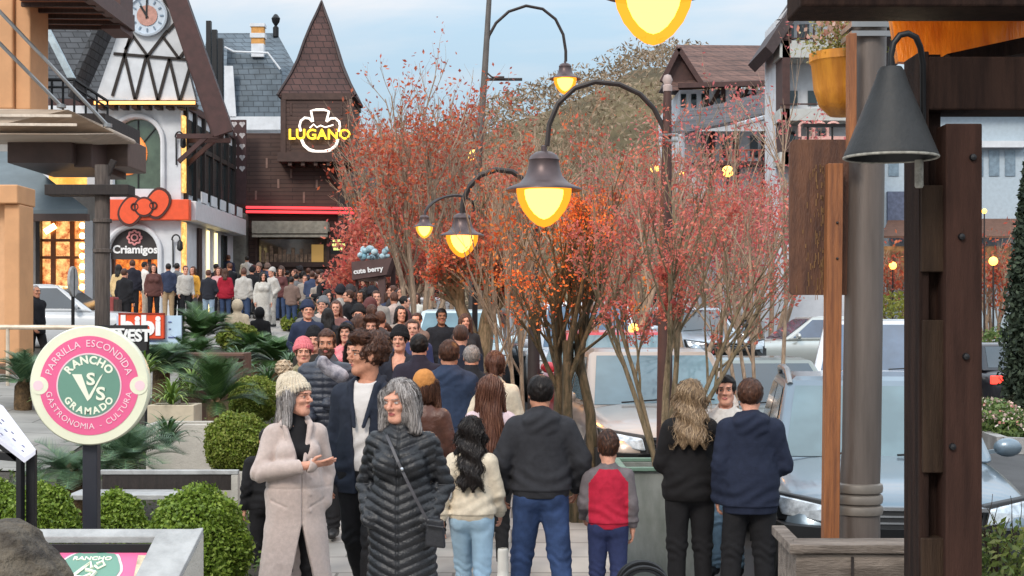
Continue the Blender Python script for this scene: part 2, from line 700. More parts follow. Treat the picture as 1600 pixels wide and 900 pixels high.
def head_sdf(Q, fem=False):
    """Q: points in the head's own frame, nose along -Y"""
    d = ell(Q, (0, .018, .032), (.074, .095, .092))
    d = smin(d, ell(Q, (0, -.020, -.028), (.056, .068, .092)), .03)
    d = smin(d, ell(Q, (0, -.058, -.098), (.030 if fem else .036, .028, .024)), .035)      # chin
    for s in (1, -1):
        d = smin(d, cap(Q, (s * (.043 if fem else .048), .0, -.060), (s * .018, -.055, -.100), .019, .015), .028)  # jaw
        d = smin(d, ell(Q, (s * .038, -.062, -.022), (.020, .020, .016)), .022)             # cheek
    d = smin(d, cap(Q, (.03, -.082, .030), (-.03, -.082, .030), .012, .012), .025)          # brow
    for s in (1, -1):
        d = smax(d, -ell(Q, (s * .033, -.098, .006), (.019, .020, .012)), .012)            # eye hollow
        d = smin(d, ell(Q, (s * .033, -.0745, .005), (.013, .0125, .010)), .004)
    d = smin(d, cap(Q, (0, -.086, .016), (0, -.112, -.022), .0070, .0120), .010)            # nose
    for s in (1, -1):
        d = smin(d, ell(Q, (s * .013, -.096, -.026), (.009, .010, .008)), .008)
    d = smin(d, ell(Q, (0, -.086, -.055), (.022, .010, .0055)), .008)                       # lips
    d = smin(d, ell(Q, (0, -.085, -.066), (.019, .010, .006)), .008)
    d = smax(d, -ell(Q, (0, -.098, -.0605), (.022, .008, .0018)), .004)
    for s in (1, -1):
        e = ell(Q, (s * .077, .012, -.002), (.010, .020, .032))
        e = smax(e, -ell(Q, (s * .088, .006, .0), (.006, .010, .018)), .006)
        d = smin(d, e, .008)
    d = smin(d, cap(Q, (0, .024, -.05), (0, .035, -.22), .043 if fem else .054, .047 if fem else .060), .03)
    return d


def head_mats(V, F, S):
    """lips, brows and eyes by where they sit on the face"""
    cen = V[F].mean(axis=1)
    Q = headframe(cen, S)
    x, y, z = Q[:, 0], Q[:, 1], Q[:, 2]
    mi = np.zeros(len(F), np.int32)
    front = y < -.06
    ax = np.abs(x)
    mi[front & (((x / .021) ** 2 + ((z + .0605) / .0095) ** 2) < 1)] = 1
    br = front & (ax > .012) & (ax < .054) & (np.abs(z - .029 + 6.0 * (ax - .034) ** 2) < S.get('brow', .0036))
    mi[br] = 2
    ey = front & ((((ax - .033) / .0115) ** 2 + ((z - .005) / .0045) ** 2) < 1)
    mi[ey] = 3
    mi[front & ((((ax - .033) / .0056) ** 2 + ((z - .005) / .0056) ** 2) < 1)] = 2
    lash = front & (ax > .018) & (ax < .049) & (np.abs(z - .0125 + 9.0 * (ax - .034) ** 2) < .0022)
    mi[lash] = 2
    return mi


def hand_sdf(P, W, d, up, side, pose):
    """palm, four bent fingers and a thumb; d along the forearm, up the back of the hand"""
    d = np.array(d, np.float32); d /= np.linalg.norm(d)
    up = np.array(up, np.float32); up -= d * (up @ d); up /= np.linalg.norm(up)
    r = np.cross(d, up)
    if side == 'R': r = -r              # r points towards the thumb
    B = np.stack([r, d, up], 1)
    Q = (P - W) @ B                      # x to the thumb, y along the hand, z out of the back
    s = smin(ell(Q, (0, .050, 0), (.040, .055, .0165)), cap(Q, (0, -.05, 0), (0, .015, 0), .029, .026), .02)
    curl = {'relax': 34, 'open': 10, 'grip': 78}[pose]
    spread = {'relax': 2, 'open': 7, 'grip': 0}[pose]
    for i, (fx, ln) in enumerate(((.028, .074), (.0095, .084), (-.0095, .078), (-.027, .060))):
        a = R(spread * (1.5 - i))
        p = np.array((fx, .088 - abs(fx - .005) * .25, .001))
        ang = R(curl * .45)
        for k, seg in enumerate((.46, .31, .25)):
            q = p + np.array((math.sin(a) * math.cos(ang), math.cos(a) * math.cos(ang), -math.sin(ang))) * ln * seg
            s = smin(s, cap(Q, p, q, .0095 - .0009 * k, .0088 - .001 * k), .004)
            p = q; ang += R(curl * (.75 if pose != 'open' else .5))
    t0, t1 = (.030, .020, -.006), (.056 if pose != 'grip' else .040, .048, -.018)
    t2 = (.066, .080, -.022) if pose != 'grip' else (.018, .075, -.030)
    s = smin(s, cap(Q, t0, t1, .014, .0115), .008)
    s = smin(s, cap(Q, t1, t2, .0108, .0085), .003)
    return s


def torso_sdf(P, S, infl=0.0, low=.93):
    fem = S.get('fem', False)
    b = S.get('bulk', 0.0) + infl
    wst, hip, ch = ((.128, .165, .148) if fem else (.150, .158, .168))
    bel = S.get('belly', 0.0)
    d = cap(P, (0, .012, low), (0, .012, 1.0), hip + b, hip + b, .74)
    d = smin(d, cap(P, (0, .008 - bel * .4, 1.0), (0, .0 - bel * .4, 1.14), hip + b * .9, wst + b + bel, .76), .05)
    d = smin(d, cap(P, (0, .0, 1.14), (0, .002, 1.30), wst + b + bel * .6, ch + b, .74), .05)
    sw = S.get('sw', .150 if fem else .172)
    d = smin(d, cap(P, (0, .018, 1.415), (sw - .03, .014, 1.375), .062 + b * .7, .056 + b * .7), .05)
    d = smin(d, cap(P, (0, .018, 1.415), (-(sw - .03), .014, 1.375), .062 + b * .7, .056 + b * .7), .05)
    d = smin(d, cap(P, (0, .025, 1.40), (0, .03, 1.50), .085 + b * .6, .056 + b * .3), .05)
    if fem:
        for s in (1, -1):
            d = smin(d, ell(P, (s * .072, -.10, 1.27), (.07 + b * .5, .06 + b * .5, .07 + b * .5)), .05)
    return d


def arms_sdf(P, J, r0, r1, r2, k=.04, sides='LR'):
    d = None
    for s in sides:
        a = smin(cap(P, J['S' + s], J['E' + s], r0, r1), cap(P, J['E' + s], J['W' + s], r1 * .99, r2), .025)
        d = a if d is None else np.minimum(d, a)
    return d


def legs_sdf(P, J, r0, r1, r2, seat=.125):
    d = ell(P, (0, .012, .93), (.172 if seat > .1 else .14, seat, .13))
    for s in 'LR':
        l = smin(cap(P, J['H' + s], J['K' + s], r0, r1), cap(P, J['K' + s], J['A' + s], r1 * .98, r2), .03)
        d = smin(d, l, .03)
    for s in (1, -1):
        d = smin(d, ell(P, (s * .075, .062 if seat > .1 else .04, .90), (.085, .072 if seat > .1 else .06, .09)), .03)
    return d


def folds(P, a, f=26, seed=0.0):
    Q = P * np.array((1, 1, .55), np.float32)
    return a * (1.5 * np.abs(wav(Q, f * .75, seed)) ** .75 - .6) + a * .7 * wav(P, f * .6, seed + 3) + a * .22 * wav(P, f * 3.2, seed + 5)


def strands(f, V, F, hf, kind, n, ln, wd, seed):
    """locks lying along the hair: ribbons that follow the surface away from the crown and downwards"""
    rs = np.random.RandomState(int(seed * 10) + 5)
    fi = rs.randint(0, len(F), n)
    P = V[F[fi]].mean(axis=1).astype(np.float32)

    def grad(P):
        e = np.float32(.003)
        d0 = f(P)
        g = np.stack([f(P + np.eye(3, dtype=np.float32)[i] * e) - d0 for i in range(3)], 1) / e
        return d0, g / (np.linalg.norm(g, axis=1)[:, None] + 1e-6)
    crown = hf(np.array([(0, .05, .12)], np.float32))[0]
    k = 6
    pts, nrm = [], []
    L_ = ln * rs.uniform(.5, 1.15, n).astype(np.float32)
    jit = rs.normal(0, {'short': .17, 'tousled': .3}.get(kind, .10), (n, 3)).astype(np.float32)
    lift = rs.uniform(.0015, .0045, n).astype(np.float32)
    if kind == 'tousled': lift *= 1.6
    for i in range(k):
        d, g = grad(P)
        P = P - g * (d - lift * (1 + (i / k) * (1.2 if kind == 'tousled' else .3)))[:, None]
        pts.append(P.copy()); nrm.append(g)
        if kind in ('short', 'tousled'):
            fl = (P - crown) * np.array((1, 1, .6), np.float32); fl = fl / (np.linalg.norm(fl, axis=1)[:, None] + 1e-6) + np.array((0, -.15 if kind == 'short' else -.35, -.55 if kind == 'short' else -.25), np.float32) + jit
        else:
            fl = (P - crown); fl = fl / (np.linalg.norm(fl, axis=1)[:, None] + 1e-6) * .35 + np.array((0, 0, -1), np.float32) + jit
            if kind == 'wavy': fl = fl + .55 * np.stack([np.sin(P[:, 2] * 75 + P[:, 0] * 20), np.cos(P[:, 2] * 60), 0 * P[:, 0]], 1)
        fl = fl - g * (fl * g).sum(1)[:, None]
        fl = fl / (np.linalg.norm(fl, axis=1)[:, None] + 1e-6)
        P = (P + fl * (L_ / k)[:, None]).astype(np.float32)
    VV, FF = [], []
    for i in range(k):
        t = pts[min(i + 1, k - 1)] - pts[max(i - 1, 0)]
        sd_ = np.cross(t, nrm[i]); sd_ /= (np.linalg.norm(sd_, axis=1)[:, None] + 1e-6)
        ww = wd * (1 - (i / (k - 1)) ** 2 * .85) * (.5 + .5 * min(1, i / 1.0))
        VV.append(pts[i] - sd_ * ww); VV.append(pts[i] + sd_ * ww)
    Vn = np.stack(VV, 1).reshape(-1, 3)
    for i in range(k - 1):
        b = np.arange(n) * 2 * k + i * 2
        FF.append(np.stack([b, b + 1, b + 3, b + 2], 1))
    return Vn.astype(np.float32), np.concatenate(FF)


def make_person(S, label, loc, rz, group=None, q=1.0):
    """one body with clothes and hair as its parts; q: coarseness"""
    J = joints(S)
    sc = S.get('h', 1.75) / 1.75
    skin = S.get('skin', M_SKIN[0])
    fem = S.get('fem', False)
    hs = S.get('hs', 1.0)
    Vs, Fs, Ms = [], [], []

    def put(V, F, mi):
        n = sum(len(v) for v in Vs)
        Vs.append(V); Fs.append(F + n); Ms.append(mi)
    seed = S.get('seed', 0.0)
    # body: head with face
    hh = .0042 * q if q < 3 else .011
    V, F = net(lambda P: head_sdf(headframe(P, S), fem), (-.15, -.18, 1.40), (.15, .18, 1.63 + .17 * hs), hh)
    put(V, F, head_mats(V, F, S))

    def fb(P):
        d = torso_sdf(P, S, -.022, 1.06)
        d = smin(d, arms_sdf(P, J, .046, .037, .027), .03)
        return np.minimum(d, smin(d, legs_sdf(P, J, .080, .052, .038, .09), .03))
    V, F = net(fb, (-.50, -.40, .02), (.50, .42, 1.52), .016 if q < 3 else .026)
    put(V, F, np.zeros(len(F), np.int32))
    for s in 'LR':
        hp = S.get('hands', {}).get(s, 'relax')
        if hp is None: continue
        W = J['W' + s]; d = W - J['E' + s]
        up = S.get('handup', {}).get(s)
        if up is None: up = (1 if s == 'L' else -1, .15, .1)
        hd = S.get('handdir', {}).get(s)
        if hd is None: hd = d
        V, F = net(lambda P: hand_sdf(P, W, hd, up, s, hp), W - .21, W + .21, .0042 * q if q < 3 else .0085)
        if len(F): put(V, F, np.zeros(len(F), np.int32))
    V = np.concatenate(Vs) * sc; F = np.concatenate(Fs); mi = np.concatenate(Ms)
    V[:, 2] -= .0
    body = mesh_from('person', V, F, [skin, S.get('lip', M_LIP), S.get('browm', M_DARKHAIR), M_EYE], mi)
    tag(body, label, 'person', group)
    body.location = loc
    body.rotation_euler = (0, 0, rz)

    def child(name, f, lo, hi, h, m, mi_f=None):
        V, F = net(f, lo, hi, h)
        if not len(F): return None
        mi = mi_f(V[F].mean(axis=1)) if mi_f else None
        return mesh_from(name, V * sc, F, m, mi, True, body)

    gh = .0072 * q if q < 3 else .02
    # ---------------- trousers
    bt = S.get('bottom', {})
    k = bt.get('w', 0.0)

    def ftr(P):
        d = legs_sdf(P, J, .098 + k, .070 + k, .056 + k * 1.1)
        d = d + folds(P, bt.get('fold', .004), 22, seed)
        kn = np.abs(P[:, 2] - .48)
        d = d + .004 * np.sin(P[:, 2] * 95 + 3 * np.sin(P[:, 0] * 30)) * np.exp(-(kn / .09) ** 2)
        hemk = np.abs(P[:, 2] - .13)
        d = d + .005 * np.sin(P[:, 2] * 120 + 2 * np.sin(P[:, 0] * 25)) * np.exp(-(hemk / .07) ** 2)
        d = smax(d, P[:, 2] - 1.03, .01)
        return smax(d, bt.get('hem', .06) - P[:, 2], .006)
    child('trousers', ftr, (-.34, -.36, .0), (.34, .40, 1.08), gh, bt.get('mat', M_BLACKCLOTH))
    # ---------------- shoes
    sh = S.get('shoes', {})

    sm = sh.get('mat', M_SHOE)
    for s, sg in (('L', 1), ('R', -1)):
        A = J['A' + s]

        def fsh(P):
            base = A[2] - .085
            z0 = .042 + base
            a = cap(P, (A[0], A[1] + .025, z0 + .005), (A[0] + sg * .012, A[1] - .15, z0 - .008), .044, .036)
            a = smin(a, cap(P, (A[0], A[1] + .01, z0), A + np.array((0, .005, .03 + sh.get('boot', 0))), .046, .044), .03)
            return smax(a, (base + .004) - P[:, 2], .006)
        child('shoe', fsh, (A[0] - .12, A[1] - .26, -.03), (A[0] + .12, A[1] + .14, .34), .007 * q if q < 3 else .018, [sm, sh.get('sole', sm)],
              lambda c: (c[:, 2] < .028).astype(np.int32))
    # ---------------- tops, inner first
    tops = S.get('tops', [])
    for tp in tops:
        kind = tp['kind']
        inf = tp.get('infl', .012)
        hem = tp.get('hem', .88)

        def ft(P, tp=tp, kind=kind, inf=inf, hem=hem):
            d = torso_sdf(P, S, inf)
            if hem < .84 or tp.get('flare'):
                fl = tp.get('flare', .0)
                d = smin(d, cap(P, (0, .012, 1.02), (0, .012 + tp.get('sweep', 0), hem - .08), .165 + inf + S.get('bulk', 0), .175 + inf + fl + S.get('bulk', 0), .74), .05)
            if tp.get('sleeves', True):
                ar = tp.get('ar', .0)
                a = arms_sdf(P, J, .057 + inf * .8 + ar, .049 + inf * .6 + ar, .040 + inf * .5 + ar)
                if kind in ('coat', 'jacket', 'hoodie', 'sweater', 'raglan'):
                    for s in 'LR':
                        E = J['E' + s]
                        de = np.linalg.norm(P - E, axis=1)
                        a = a + .0055 * np.sin(70 * (P @ ((J['W' + s] - J['S' + s]) / np.linalg.norm(J['W' + s] - J['S' + s]))) + 4 * np.sin(20 * P[:, 0])) * np.exp(-(de / .10) ** 2)
                d = smin(d, a, .035)
            if kind == 'puffer':
                step = tp.get('step', .055)
                ph = (P[:, 2] - tp.get('chev', .35) * np.abs(P[:, 0])) / step * PI
                arm = np.abs(P[:, 0]) > .20
                ph = np.where(arm, P[:, 2] / step * PI * .95, ph)
                d = d - .011 * np.abs(np.sin(ph)) ** .55 + .006 + folds(P, .002, 60, seed)
                d = d + .008 * np.exp(-(P[:, 0] / .006) ** 2) * (P[:, 1] < -.02)
            else:
                d = d + folds(P, tp.get('fold', .005), tp.get('ff', 20), seed)
                if kind in ('hoodie', 'sweater', 'raglan', 'jacket'):
                    # cloth sagging in rolls above the hem
                    d = d - .009 * np.exp(-((P[:, 2] - hem - .05) / .045) ** 2) + .006 * np.sin(P[:, 2] * 60 + 5 * np.sin(P[:, 0] * 9 + seed)) * np.exp(-((P[:, 2] - hem - .14) / .08) ** 2)
            if tp.get('rib'):
                d = d + np.where(P[:, 2] < hem + .055, .012, 0)
            if tp.get('seams'):
                ax = np.abs(P[:, 0]); fr = P[:, 1] < 0
                d = d + .005 * np.exp(-((P[:, 2] - 1.03) / .007) ** 2) * (ax < .24)
                d = d + .007 * np.exp(-((P[:, 2] - .93 - .45 * (ax - .13)) / .009) ** 2) * (ax > .075) * (ax < .18) * fr
                d = d + .006 * np.exp(-((P[:, 0] - .035) / .007) ** 2) * fr * (P[:, 2] < 1.16)
                for zz in (.88, .99, 1.10): d = d - .008 * np.exp(-(((P[:, 0] - .075) / .012) ** 2 + ((P[:, 2] - zz) / .012) ** 2)) * fr
            # collars and hoods
            if tp.get('hood'):
                hd = ell(P, (0, .105, 1.425), (.125, .062, .095))
                hd = smin(hd, cap(P, (.085, .05, 1.47), (-.085, .05, 1.47), .045, .045), .04)
                hd = smin(hd, cap(P, (.085, .05, 1.47), (.03, -.085, 1.40), .034, .026), .03)
                hd = smin(hd, cap(P, (-.085, .05, 1.47), (-.03, -.085, 1.40), .034, .026), .03)
                hd = hd + .006 * np.sin(P[:, 2] * 70 + 4 * np.sin(P[:, 0] * 14))
                d = smin(d, hd, .022)
            if tp.get('hoodup'):
                Q = headframe(P, S)
                hu = ell(Q, (0, .02, .02), (.118, .135, .150))
                hu = smax(hu, -ell(Q, (0, -.13, -.01), (.075, .10, .11)), .02)
                d = smin(d, hu, .04)
            if tp.get('collar'):
                cz, cr = tp['collar']
                d = smin(d, cap(P, (0, .03, 1.44), (0, .022, cz), cr + .012, cr, .95), .025)
            # neck opening
            nk = tp.get('neck', .052)
            top = tp.get('necktop', 1.475)
            d = smax(d, -cap(P, (0, -.01, top + .03), (0, -.03, top + .2), nk + .012, nk + .05), .01) if not (tp.get('collar') or tp.get('hoodup')) else d
            if tp.get('vopen'):      # front opening: half-widths at given heights
                zs, ws = zip(*tp['vopen'])
                wv = np.interp(P[:, 2], zs, ws).astype(np.float32)
                wedge = np.maximum(np.abs(P[:, 0] - tp.get('vx', 0)) - wv, P[:, 1] + .02)
                d = smax(d, -wedge, .008)
            if tp.get('lapel'):
                for s in (1, -1):
                    lp = cap(P, (s * .085, -.075, 1.44), (s * .03, -.158, 1.20), .020, .012)
                    lp = smin(lp, cap(P, (s * .09, -.06, 1.455), (s * .085, .07, 1.49), .020, .024), .02)
                    d = np.minimum(d, smin(d, lp, .01))
            return smax(d, hem - P[:, 2] + tp.get('tilt', 0) * P[:, 1], .006)
        lo = (-.52, -.46, max(0.02, hem - .12)); hi = (.52, .42, 1.56 if not tp.get('hoodup') else 1.88)
        mf = None
        mm = [tp['mat']]
        if tp.get('sleevemat'):
            mm = [tp['mat'], tp['sleevemat']]
            if kind == 'raglan':
                mf = lambda c: ((np.abs(c[:, 0]) > .185 - .75 * np.maximum(0, c[:, 2] - 1.33)) | (c[:, 2] > 1.462)).astype(np.int32)
            else:
                mf = lambda c: (np.abs(c[:, 0]) > .20).astype(np.int32)
        child(tp.get('name', kind), ft, lo, hi, tp.get('res', gh), mm, mf)
    # ---------------- hair and hats
    hr = S.get('hair')
    if hr:
        kind = hr['kind']
        vol = hr.get('vol', 0.0)
        ln = hr.get('len', .30)

        def fh(P):
            Q = headframe(P, S)
            ang = np.arctan2(Q[:, 1] - .015, Q[:, 0])
            cap0 = ell(Q, (0, .020, .034), (.084 + vol, .104 + vol, .103 + vol))
            face = np.maximum(Q[:, 1] + .048 - .55 * np.maximum(0, Q[:, 2] - .03), Q[:, 2] - .073)
            if kind == 'short':
                d = smax(cap0, -face, .014)
                d = smax(d, -.055 - .9 * Q[:, 1] * (Q[:, 1] < 0) - Q[:, 2] - .03 * (Q[:, 1] > .05), .015)
                side = np.maximum(np.maximum(-Q[:, 1] - .02 + .0, 0), 0)
                d = smax(d, -(np.maximum(Q[:, 2] + .005, Q[:, 1] + .012)), .01)
                d = d + .003 * wav(Q, 60, seed)
            elif kind == 'tousled':
                d = smin(cap0, ell(Q, (0, -.035, .115), (.085, .075, .045)), .03)
                d = smin(d, ell(Q, (0, .06, .06), (.095, .085, .10)), .03)
                d = smax(d, -face, .012)
                d = smax(d, -.075 - Q[:, 2], .02)
                d = smax(d, -(np.maximum(Q[:, 2] + .01, Q[:, 1] + .010)), .01)
                d = d + .008 * wav(Q, 50, seed) + .004 * wav(Q, 120, seed + 2)
            elif kind == 'bob':
                d = smin(cap0, ell(Q, (0, .030, -.030), (.108, .105, .150)), .03)
                for s in (1, -1):
                    d = smin(d, cap(Q, (s * .080, -.02, .03), (s * .105, -.015, -.17), .036, .030), .03)
                d = smax(d, -ell(Q, (.012, -.135, -.018), (.070, .10, .112)), .012)
                d = smax(d, -.205 + .02 * np.sin(ang * 9) - Q[:, 2], .02)
                d = d + .0025 * np.sin(ang * 46 + 6 * np.sin(Q[:, 2] * 18)) + .004 * wav(Q * np.array((1, 1, .25), np.float32), 45, seed)
                part = np.exp(-((Q[:, 0] - .02) / .006) ** 2) * (Q[:, 2] > .06)
                d = d + .008 * part
            elif kind in ('long', 'wavy'):
                wv = .018 if kind == 'wavy' else .003
                Q2 = Q.copy(); Q2[:, 0] += wv * np.sin(Q[:, 2] * 42 + 3 * ang); Q2[:, 1] += wv * .6 * np.cos(Q[:, 2] * 38 + 2 * ang)
                d = smin(cap0, cap(Q2, (0, .055, .0), (0, .115, -ln), .092, .078 + hr.get('spread', 0), .55), .05)
                if hr.get('front', True):
                    for s in (1, -1):
                        d = smin(d, cap(Q2, (s * .078, .0, .03), (s * .105, .02, -.18), .030, .030), .03)
                d = smax(d, -face, .012)
                d = smax(d, -(np.maximum(np.maximum(Q[:, 2] - .04, Q[:, 1] + .03), -.2 - Q[:, 2])), .01)
                d = d + .0032 * np.sin(Q2[:, 0] * 330 + 5 * np.sin(Q2[:, 2] * 12)) + .005 * wav(Q2 * np.array((1, 1, .3), np.float32), 45, seed)
                d = smax(d, -ln - .05 + .02 * np.sin(Q[:, 0] * 80) - Q[:, 2], .02)
            elif kind == 'tail':
                d = smax(cap0, -face, .012)
                d = smin(d, cap(Q, (0, .115, .04), (0, .135, -ln), .035, .022), .02)
                d = smax(d, -(np.maximum(Q[:, 2] + .03, Q[:, 1] + .0)), .01)
                d = d + .003 * np.sin(ang * 50) + .004 * wav(Q, 60, seed)
            return d
        lo = (-.24, -.24, 1.58 - ln - .14 if kind in ('long', 'wavy', 'tail') else 1.36)
        hhi = (.24, .34, 1.62 + .22 * hs)
        V, F = net(fh, lo, hhi, hr.get('res', .0058 * q if q < 3 else .013))
        mi = np.zeros(len(F), np.int32)
        if q < 3:
            yaw, pitch = S.get('head', (0, 0))
            MM = rotz_m(R(yaw)) @ rotx_m(R(pitch)); piv = np.array((0, .02, 1.52), np.float32)
            hf = lambda Q: ((Q + HC - piv) * hs) @ MM.T + piv
            n_s = hr.get('n', 2600 if kind not in ('short', 'tousled') else 2200)
            Vs2, Fs2 = strands(fh, V, F, hf, kind, n_s, {'short': .042, 'tousled': .055, 'bob': .12}.get(kind, .16) * hr.get('sl', 1), {'short': .0022, 'tousled': .0026}.get(kind, .0026), seed)
            F = np.concatenate([F, Fs2 + len(V)]); V = np.concatenate([V, Vs2]); mi = np.concatenate([mi, np.ones(len(Fs2), np.int32)])
        mesh_from('hair', V * sc, F, [hr['mat'], hr.get('locks', hr['mat'])] if q < 3 else hr['mat'], mi, True, body)
    if S.get('beard'):
        def fbd(P):
            Q = headframe(P, S)
            d = head_sdf(Q, fem) - .005 + .003 * wav(Q, 120, seed)
            cut = np.maximum(np.maximum(Q[:, 2] + .038 + .5 * np.maximum(0, .05 - np.abs(Q[:, 0])) * 0, Q[:, 1] - .005), -.135 - Q[:, 2])
            d = smax(d, cut, .006)
            return smax(d, -ell(Q, (0, -.10, -.060), (.023, .03, .011)), .004)
        child('beard', fbd, (-.14, -.2, 1.42), (.14, .14, 1.64), .006, S['beard'])
    ht = S.get('hat')
    if ht:
        def fhat(P):
            Q = headframe(P, S)
            ang = np.arctan2(Q[:, 1] - .02, Q[:, 0])
            d = ell(Q, (0, .030, .045), (.098, .112, .118))
            if ht['kind'] == 'beanie':
                d = smin(d, ell(Q, (0, .055, .10), (.078, .085, .085)), .03)
                lowz = .028 + .5 * Q[:, 1] * 0 - .35 * (Q[:, 1])
                d = smax(d, .028 - .34 * Q[:, 1] - Q[:, 2], .006)
                band = (Q[:, 2] - (.028 - .34 * Q[:, 1])) < .05
                d = d - np.where(band, .007, 0) + .006 * np.sin(ang * ht.get('ribs', 24)) + .0016 * np.sin(Q[:, 2] * 300 + 8 * np.sin(ang * 24))
            else:                       # a plain close cap
                d = smax(d, .03 - .3 * Q[:, 1] - Q[:, 2], .006)
                d = d + .003 * wav(Q, 70, seed)
                d = smin(d, smax(ell(Q, (0, -.115, .055), (.065, .075, .012)), Q[:, 1] + .02, .01), .01) if ht['kind'] == 'cap' else d
            return d
        ho = child('hat', fhat, (-.16, -.22, 1.50), (.16, .22, 1.64 + .24 * hs), .0048 * q if q < 3 else .012, ht['mat'])
        if ht.get('pom'):
            def fp(P):
                Q = headframe(P, S)
                c = np.array((0, .10, .205), np.float32)
                return np.linalg.norm(Q - c, axis=1) - .055 + .014 * wav(Q, 130, 1.0) + .008 * wav(Q, 260, 4.0)
            V, F = net(fp, (-.16, -.10, 1.62), (.16, .26, 2.0), .005)
            if len(F): mesh_from('pompom', V * sc, F, ht.get('pommat', ht['mat']), None, True, ho)
    return body


def cloth(name, col, rough=.85, var=.10, scale=26, bump=.35, bscale=220, **k):
    return mat(name, col, rough, 0, var, scale, bump, bscale, spec=.25, **k)


M_SKIN = [mat('skin_fair', srgb(212, 154, 130), .55, var=.13, scale=30, spec=.3, bump=.25, bscale=160),
          mat('skin_tan', srgb(188, 132, 106), .55, var=.13, scale=30, spec=.3, bump=.25, bscale=160),
          mat('skin_brown', srgb(150, 104, 80), .55, var=.13, scale=30, spec=.3, bump=.25, bscale=160)]
M_LIP = mat('lips', srgb(176, 92, 88), .4, var=.05)
M_EYE = mat('eye_white', srgb(186, 178, 172), .25, var=0)


def locks(name, cols):
    m = mat_leaf(name, cols, .38, .12)
    return m


def hairmat(name, c1, c2):
    return mat(name, c1, .42, 0, 0, 9, .5, 60, col2=c2, stretch=(9, 9, 1.1), spec=.35, detail=5)


M_DARKHAIR = hairmat('hair_black', srgb(34, 27, 25), srgb(14, 11, 11))
M_BROWNHAIR = hairmat('hair_brown', srgb(96, 62, 46), srgb(44, 27, 21))
M_GREYHAIR = hairmat('hair_grey', srgb(178, 170, 166), srgb(92, 86, 84))
M_BLONDHAIR = hairmat('hair_dark_blond', srgb(178, 150, 116), srgb(70, 54, 42))
M_CHESTNUT = hairmat('hair_chestnut', srgb(112, 72, 56), srgb(62, 37, 30))
M_BLACKCLOTH = cloth('cloth_black', srgb(30, 29, 31))
M_SHOE = mat('shoe_black', srgb(32, 31, 32), .5, var=.1)
M_WSOLE = mat('shoe_white', srgb(215, 212, 205), .6, var=.08)

LOCKS = {'black': locks('locks_black', [srgb(20, 16, 15), srgb(38, 31, 29), srgb(28, 23, 22), srgb(52, 44, 41)]),
         'brown': locks('locks_brown', [srgb(52, 33, 26), srgb(92, 60, 46), srgb(70, 45, 35), srgb(118, 80, 60)]),
         'grey': locks('locks_grey', [srgb(120, 114, 112), srgb(188, 180, 176), srgb(150, 143, 140), srgb(100, 94, 92), srgb(205, 198, 194)]),
         'blond': locks('locks_blond', [srgb(98, 78, 60), srgb(190, 162, 128), srgb(84, 66, 52), srgb(160, 132, 102), srgb(120, 98, 76)]),
         'chestnut': locks('locks_chestnut', [srgb(70, 43, 35), srgb(116, 76, 60), srgb(92, 58, 46), srgb(138, 96, 76)])}
H_BLACK = dict(mat=M_DARKHAIR, locks=LOCKS['black'])
H_BROWN = dict(mat=M_BROWNHAIR, locks=LOCKS['brown'])
H_GREY = dict(mat=M_GREYHAIR, locks=LOCKS['grey'])
H_BLOND = dict(mat=M_BLONDHAIR, locks=LOCKS['blond'])
H_CHEST = dict(mat=M_CHESTNUT, locks=LOCKS['chestnut'])
# ------------------------------------------------------------------ ground, road, pavement, hill
M_ASPHALT = mat('asphalt', (.062, .062, .064), .75, var=.25, scale=1.2, bump=.5, bscale=90)
M_PAVE = mat_tiles('stone_slabs', (.40, .37, .335), (.31, .285, .26), (.15, .135, .12), .9, .6, .6, .4, msize=.014, var=.3)
M_KERB = mat('kerb_stone', (.33, .32, .31), .8, var=.2, scale=5, bump=.4)
M_SOIL = mat('soil', (.045, .036, .026), .95, var=.4, scale=5, bump=.9, bscale=40)
M_CONC = mat('pale_concrete', (.47, .44, .39), .8, var=.13, scale=3, bump=.3, bscale=70)
M_GREYSTONE = mat('grey_stone', (.36, .36, .355), .55, var=.18, scale=9, bump=.15, bscale=120)
M_DARKWOOD = mat('dark_brown_wood', srgb(62, 44, 38), .65, var=.28, scale=5, bump=.4, bscale=40, stretch=(6, 6, .7))
M_BLACKWOOD = mat('old_black_wood', srgb(42, 34, 31), .7, var=.3, scale=6, bump=.4, bscale=40, stretch=(6, 6, .7))
M_WHITEWALL = mat('white_render', (.64, .66, .69), .85, var=.09, scale=2, bump=.15)
M_GLASS = mat('dark_window_glass', srgb(40, 52, 54), .08, var=.3, scale=2, spec=.8)
M_BLACKM = mat('black_metal', srgb(28, 28, 30), .45, .3, var=.15, scale=10)
M_STEEL = mat('grey_steel', srgb(150, 150, 150), .35, .8, var=.12, scale=6)


def heightgrid(name, xs, ys, dz, m, kind='structure', fz=gz):
    V = [(x, y, fz(x, y) + dz) for y in ys for x in xs]
    n = len(xs)
    F = [(j * n + i, j * n + i + 1, (j + 1) * n + i + 1, (j + 1) * n + i) for j in range(len(ys) - 1) for i in range(n - 1)]
    return tag(mesh_from(name, V, F, m), kind=kind)


def frange(a, b, n):
    return [a + (b - a) * i / n for i in range(n + 1)]


xs = [-900, -300, -100, -60, -40] + frange(-30, 30, 60) + [40, 60, 100, 300, 900]
ys = [-60, -20, 0] + frange(2, 80, 78) + [100, 140, 200, 320, 600, 1500]
heightgrid('ground', xs, ys, -.12, M_ASPHALT)

KERB = [(2.4, -10), (2.4, 4), (1.95, 7), (1.6, 10), (1.0, 13.5), (.25, 18), (-.8, 22), (-2.1, 28), (-3.8, 36), (-6, 48), (-8, 60), (-9.5, 75)]


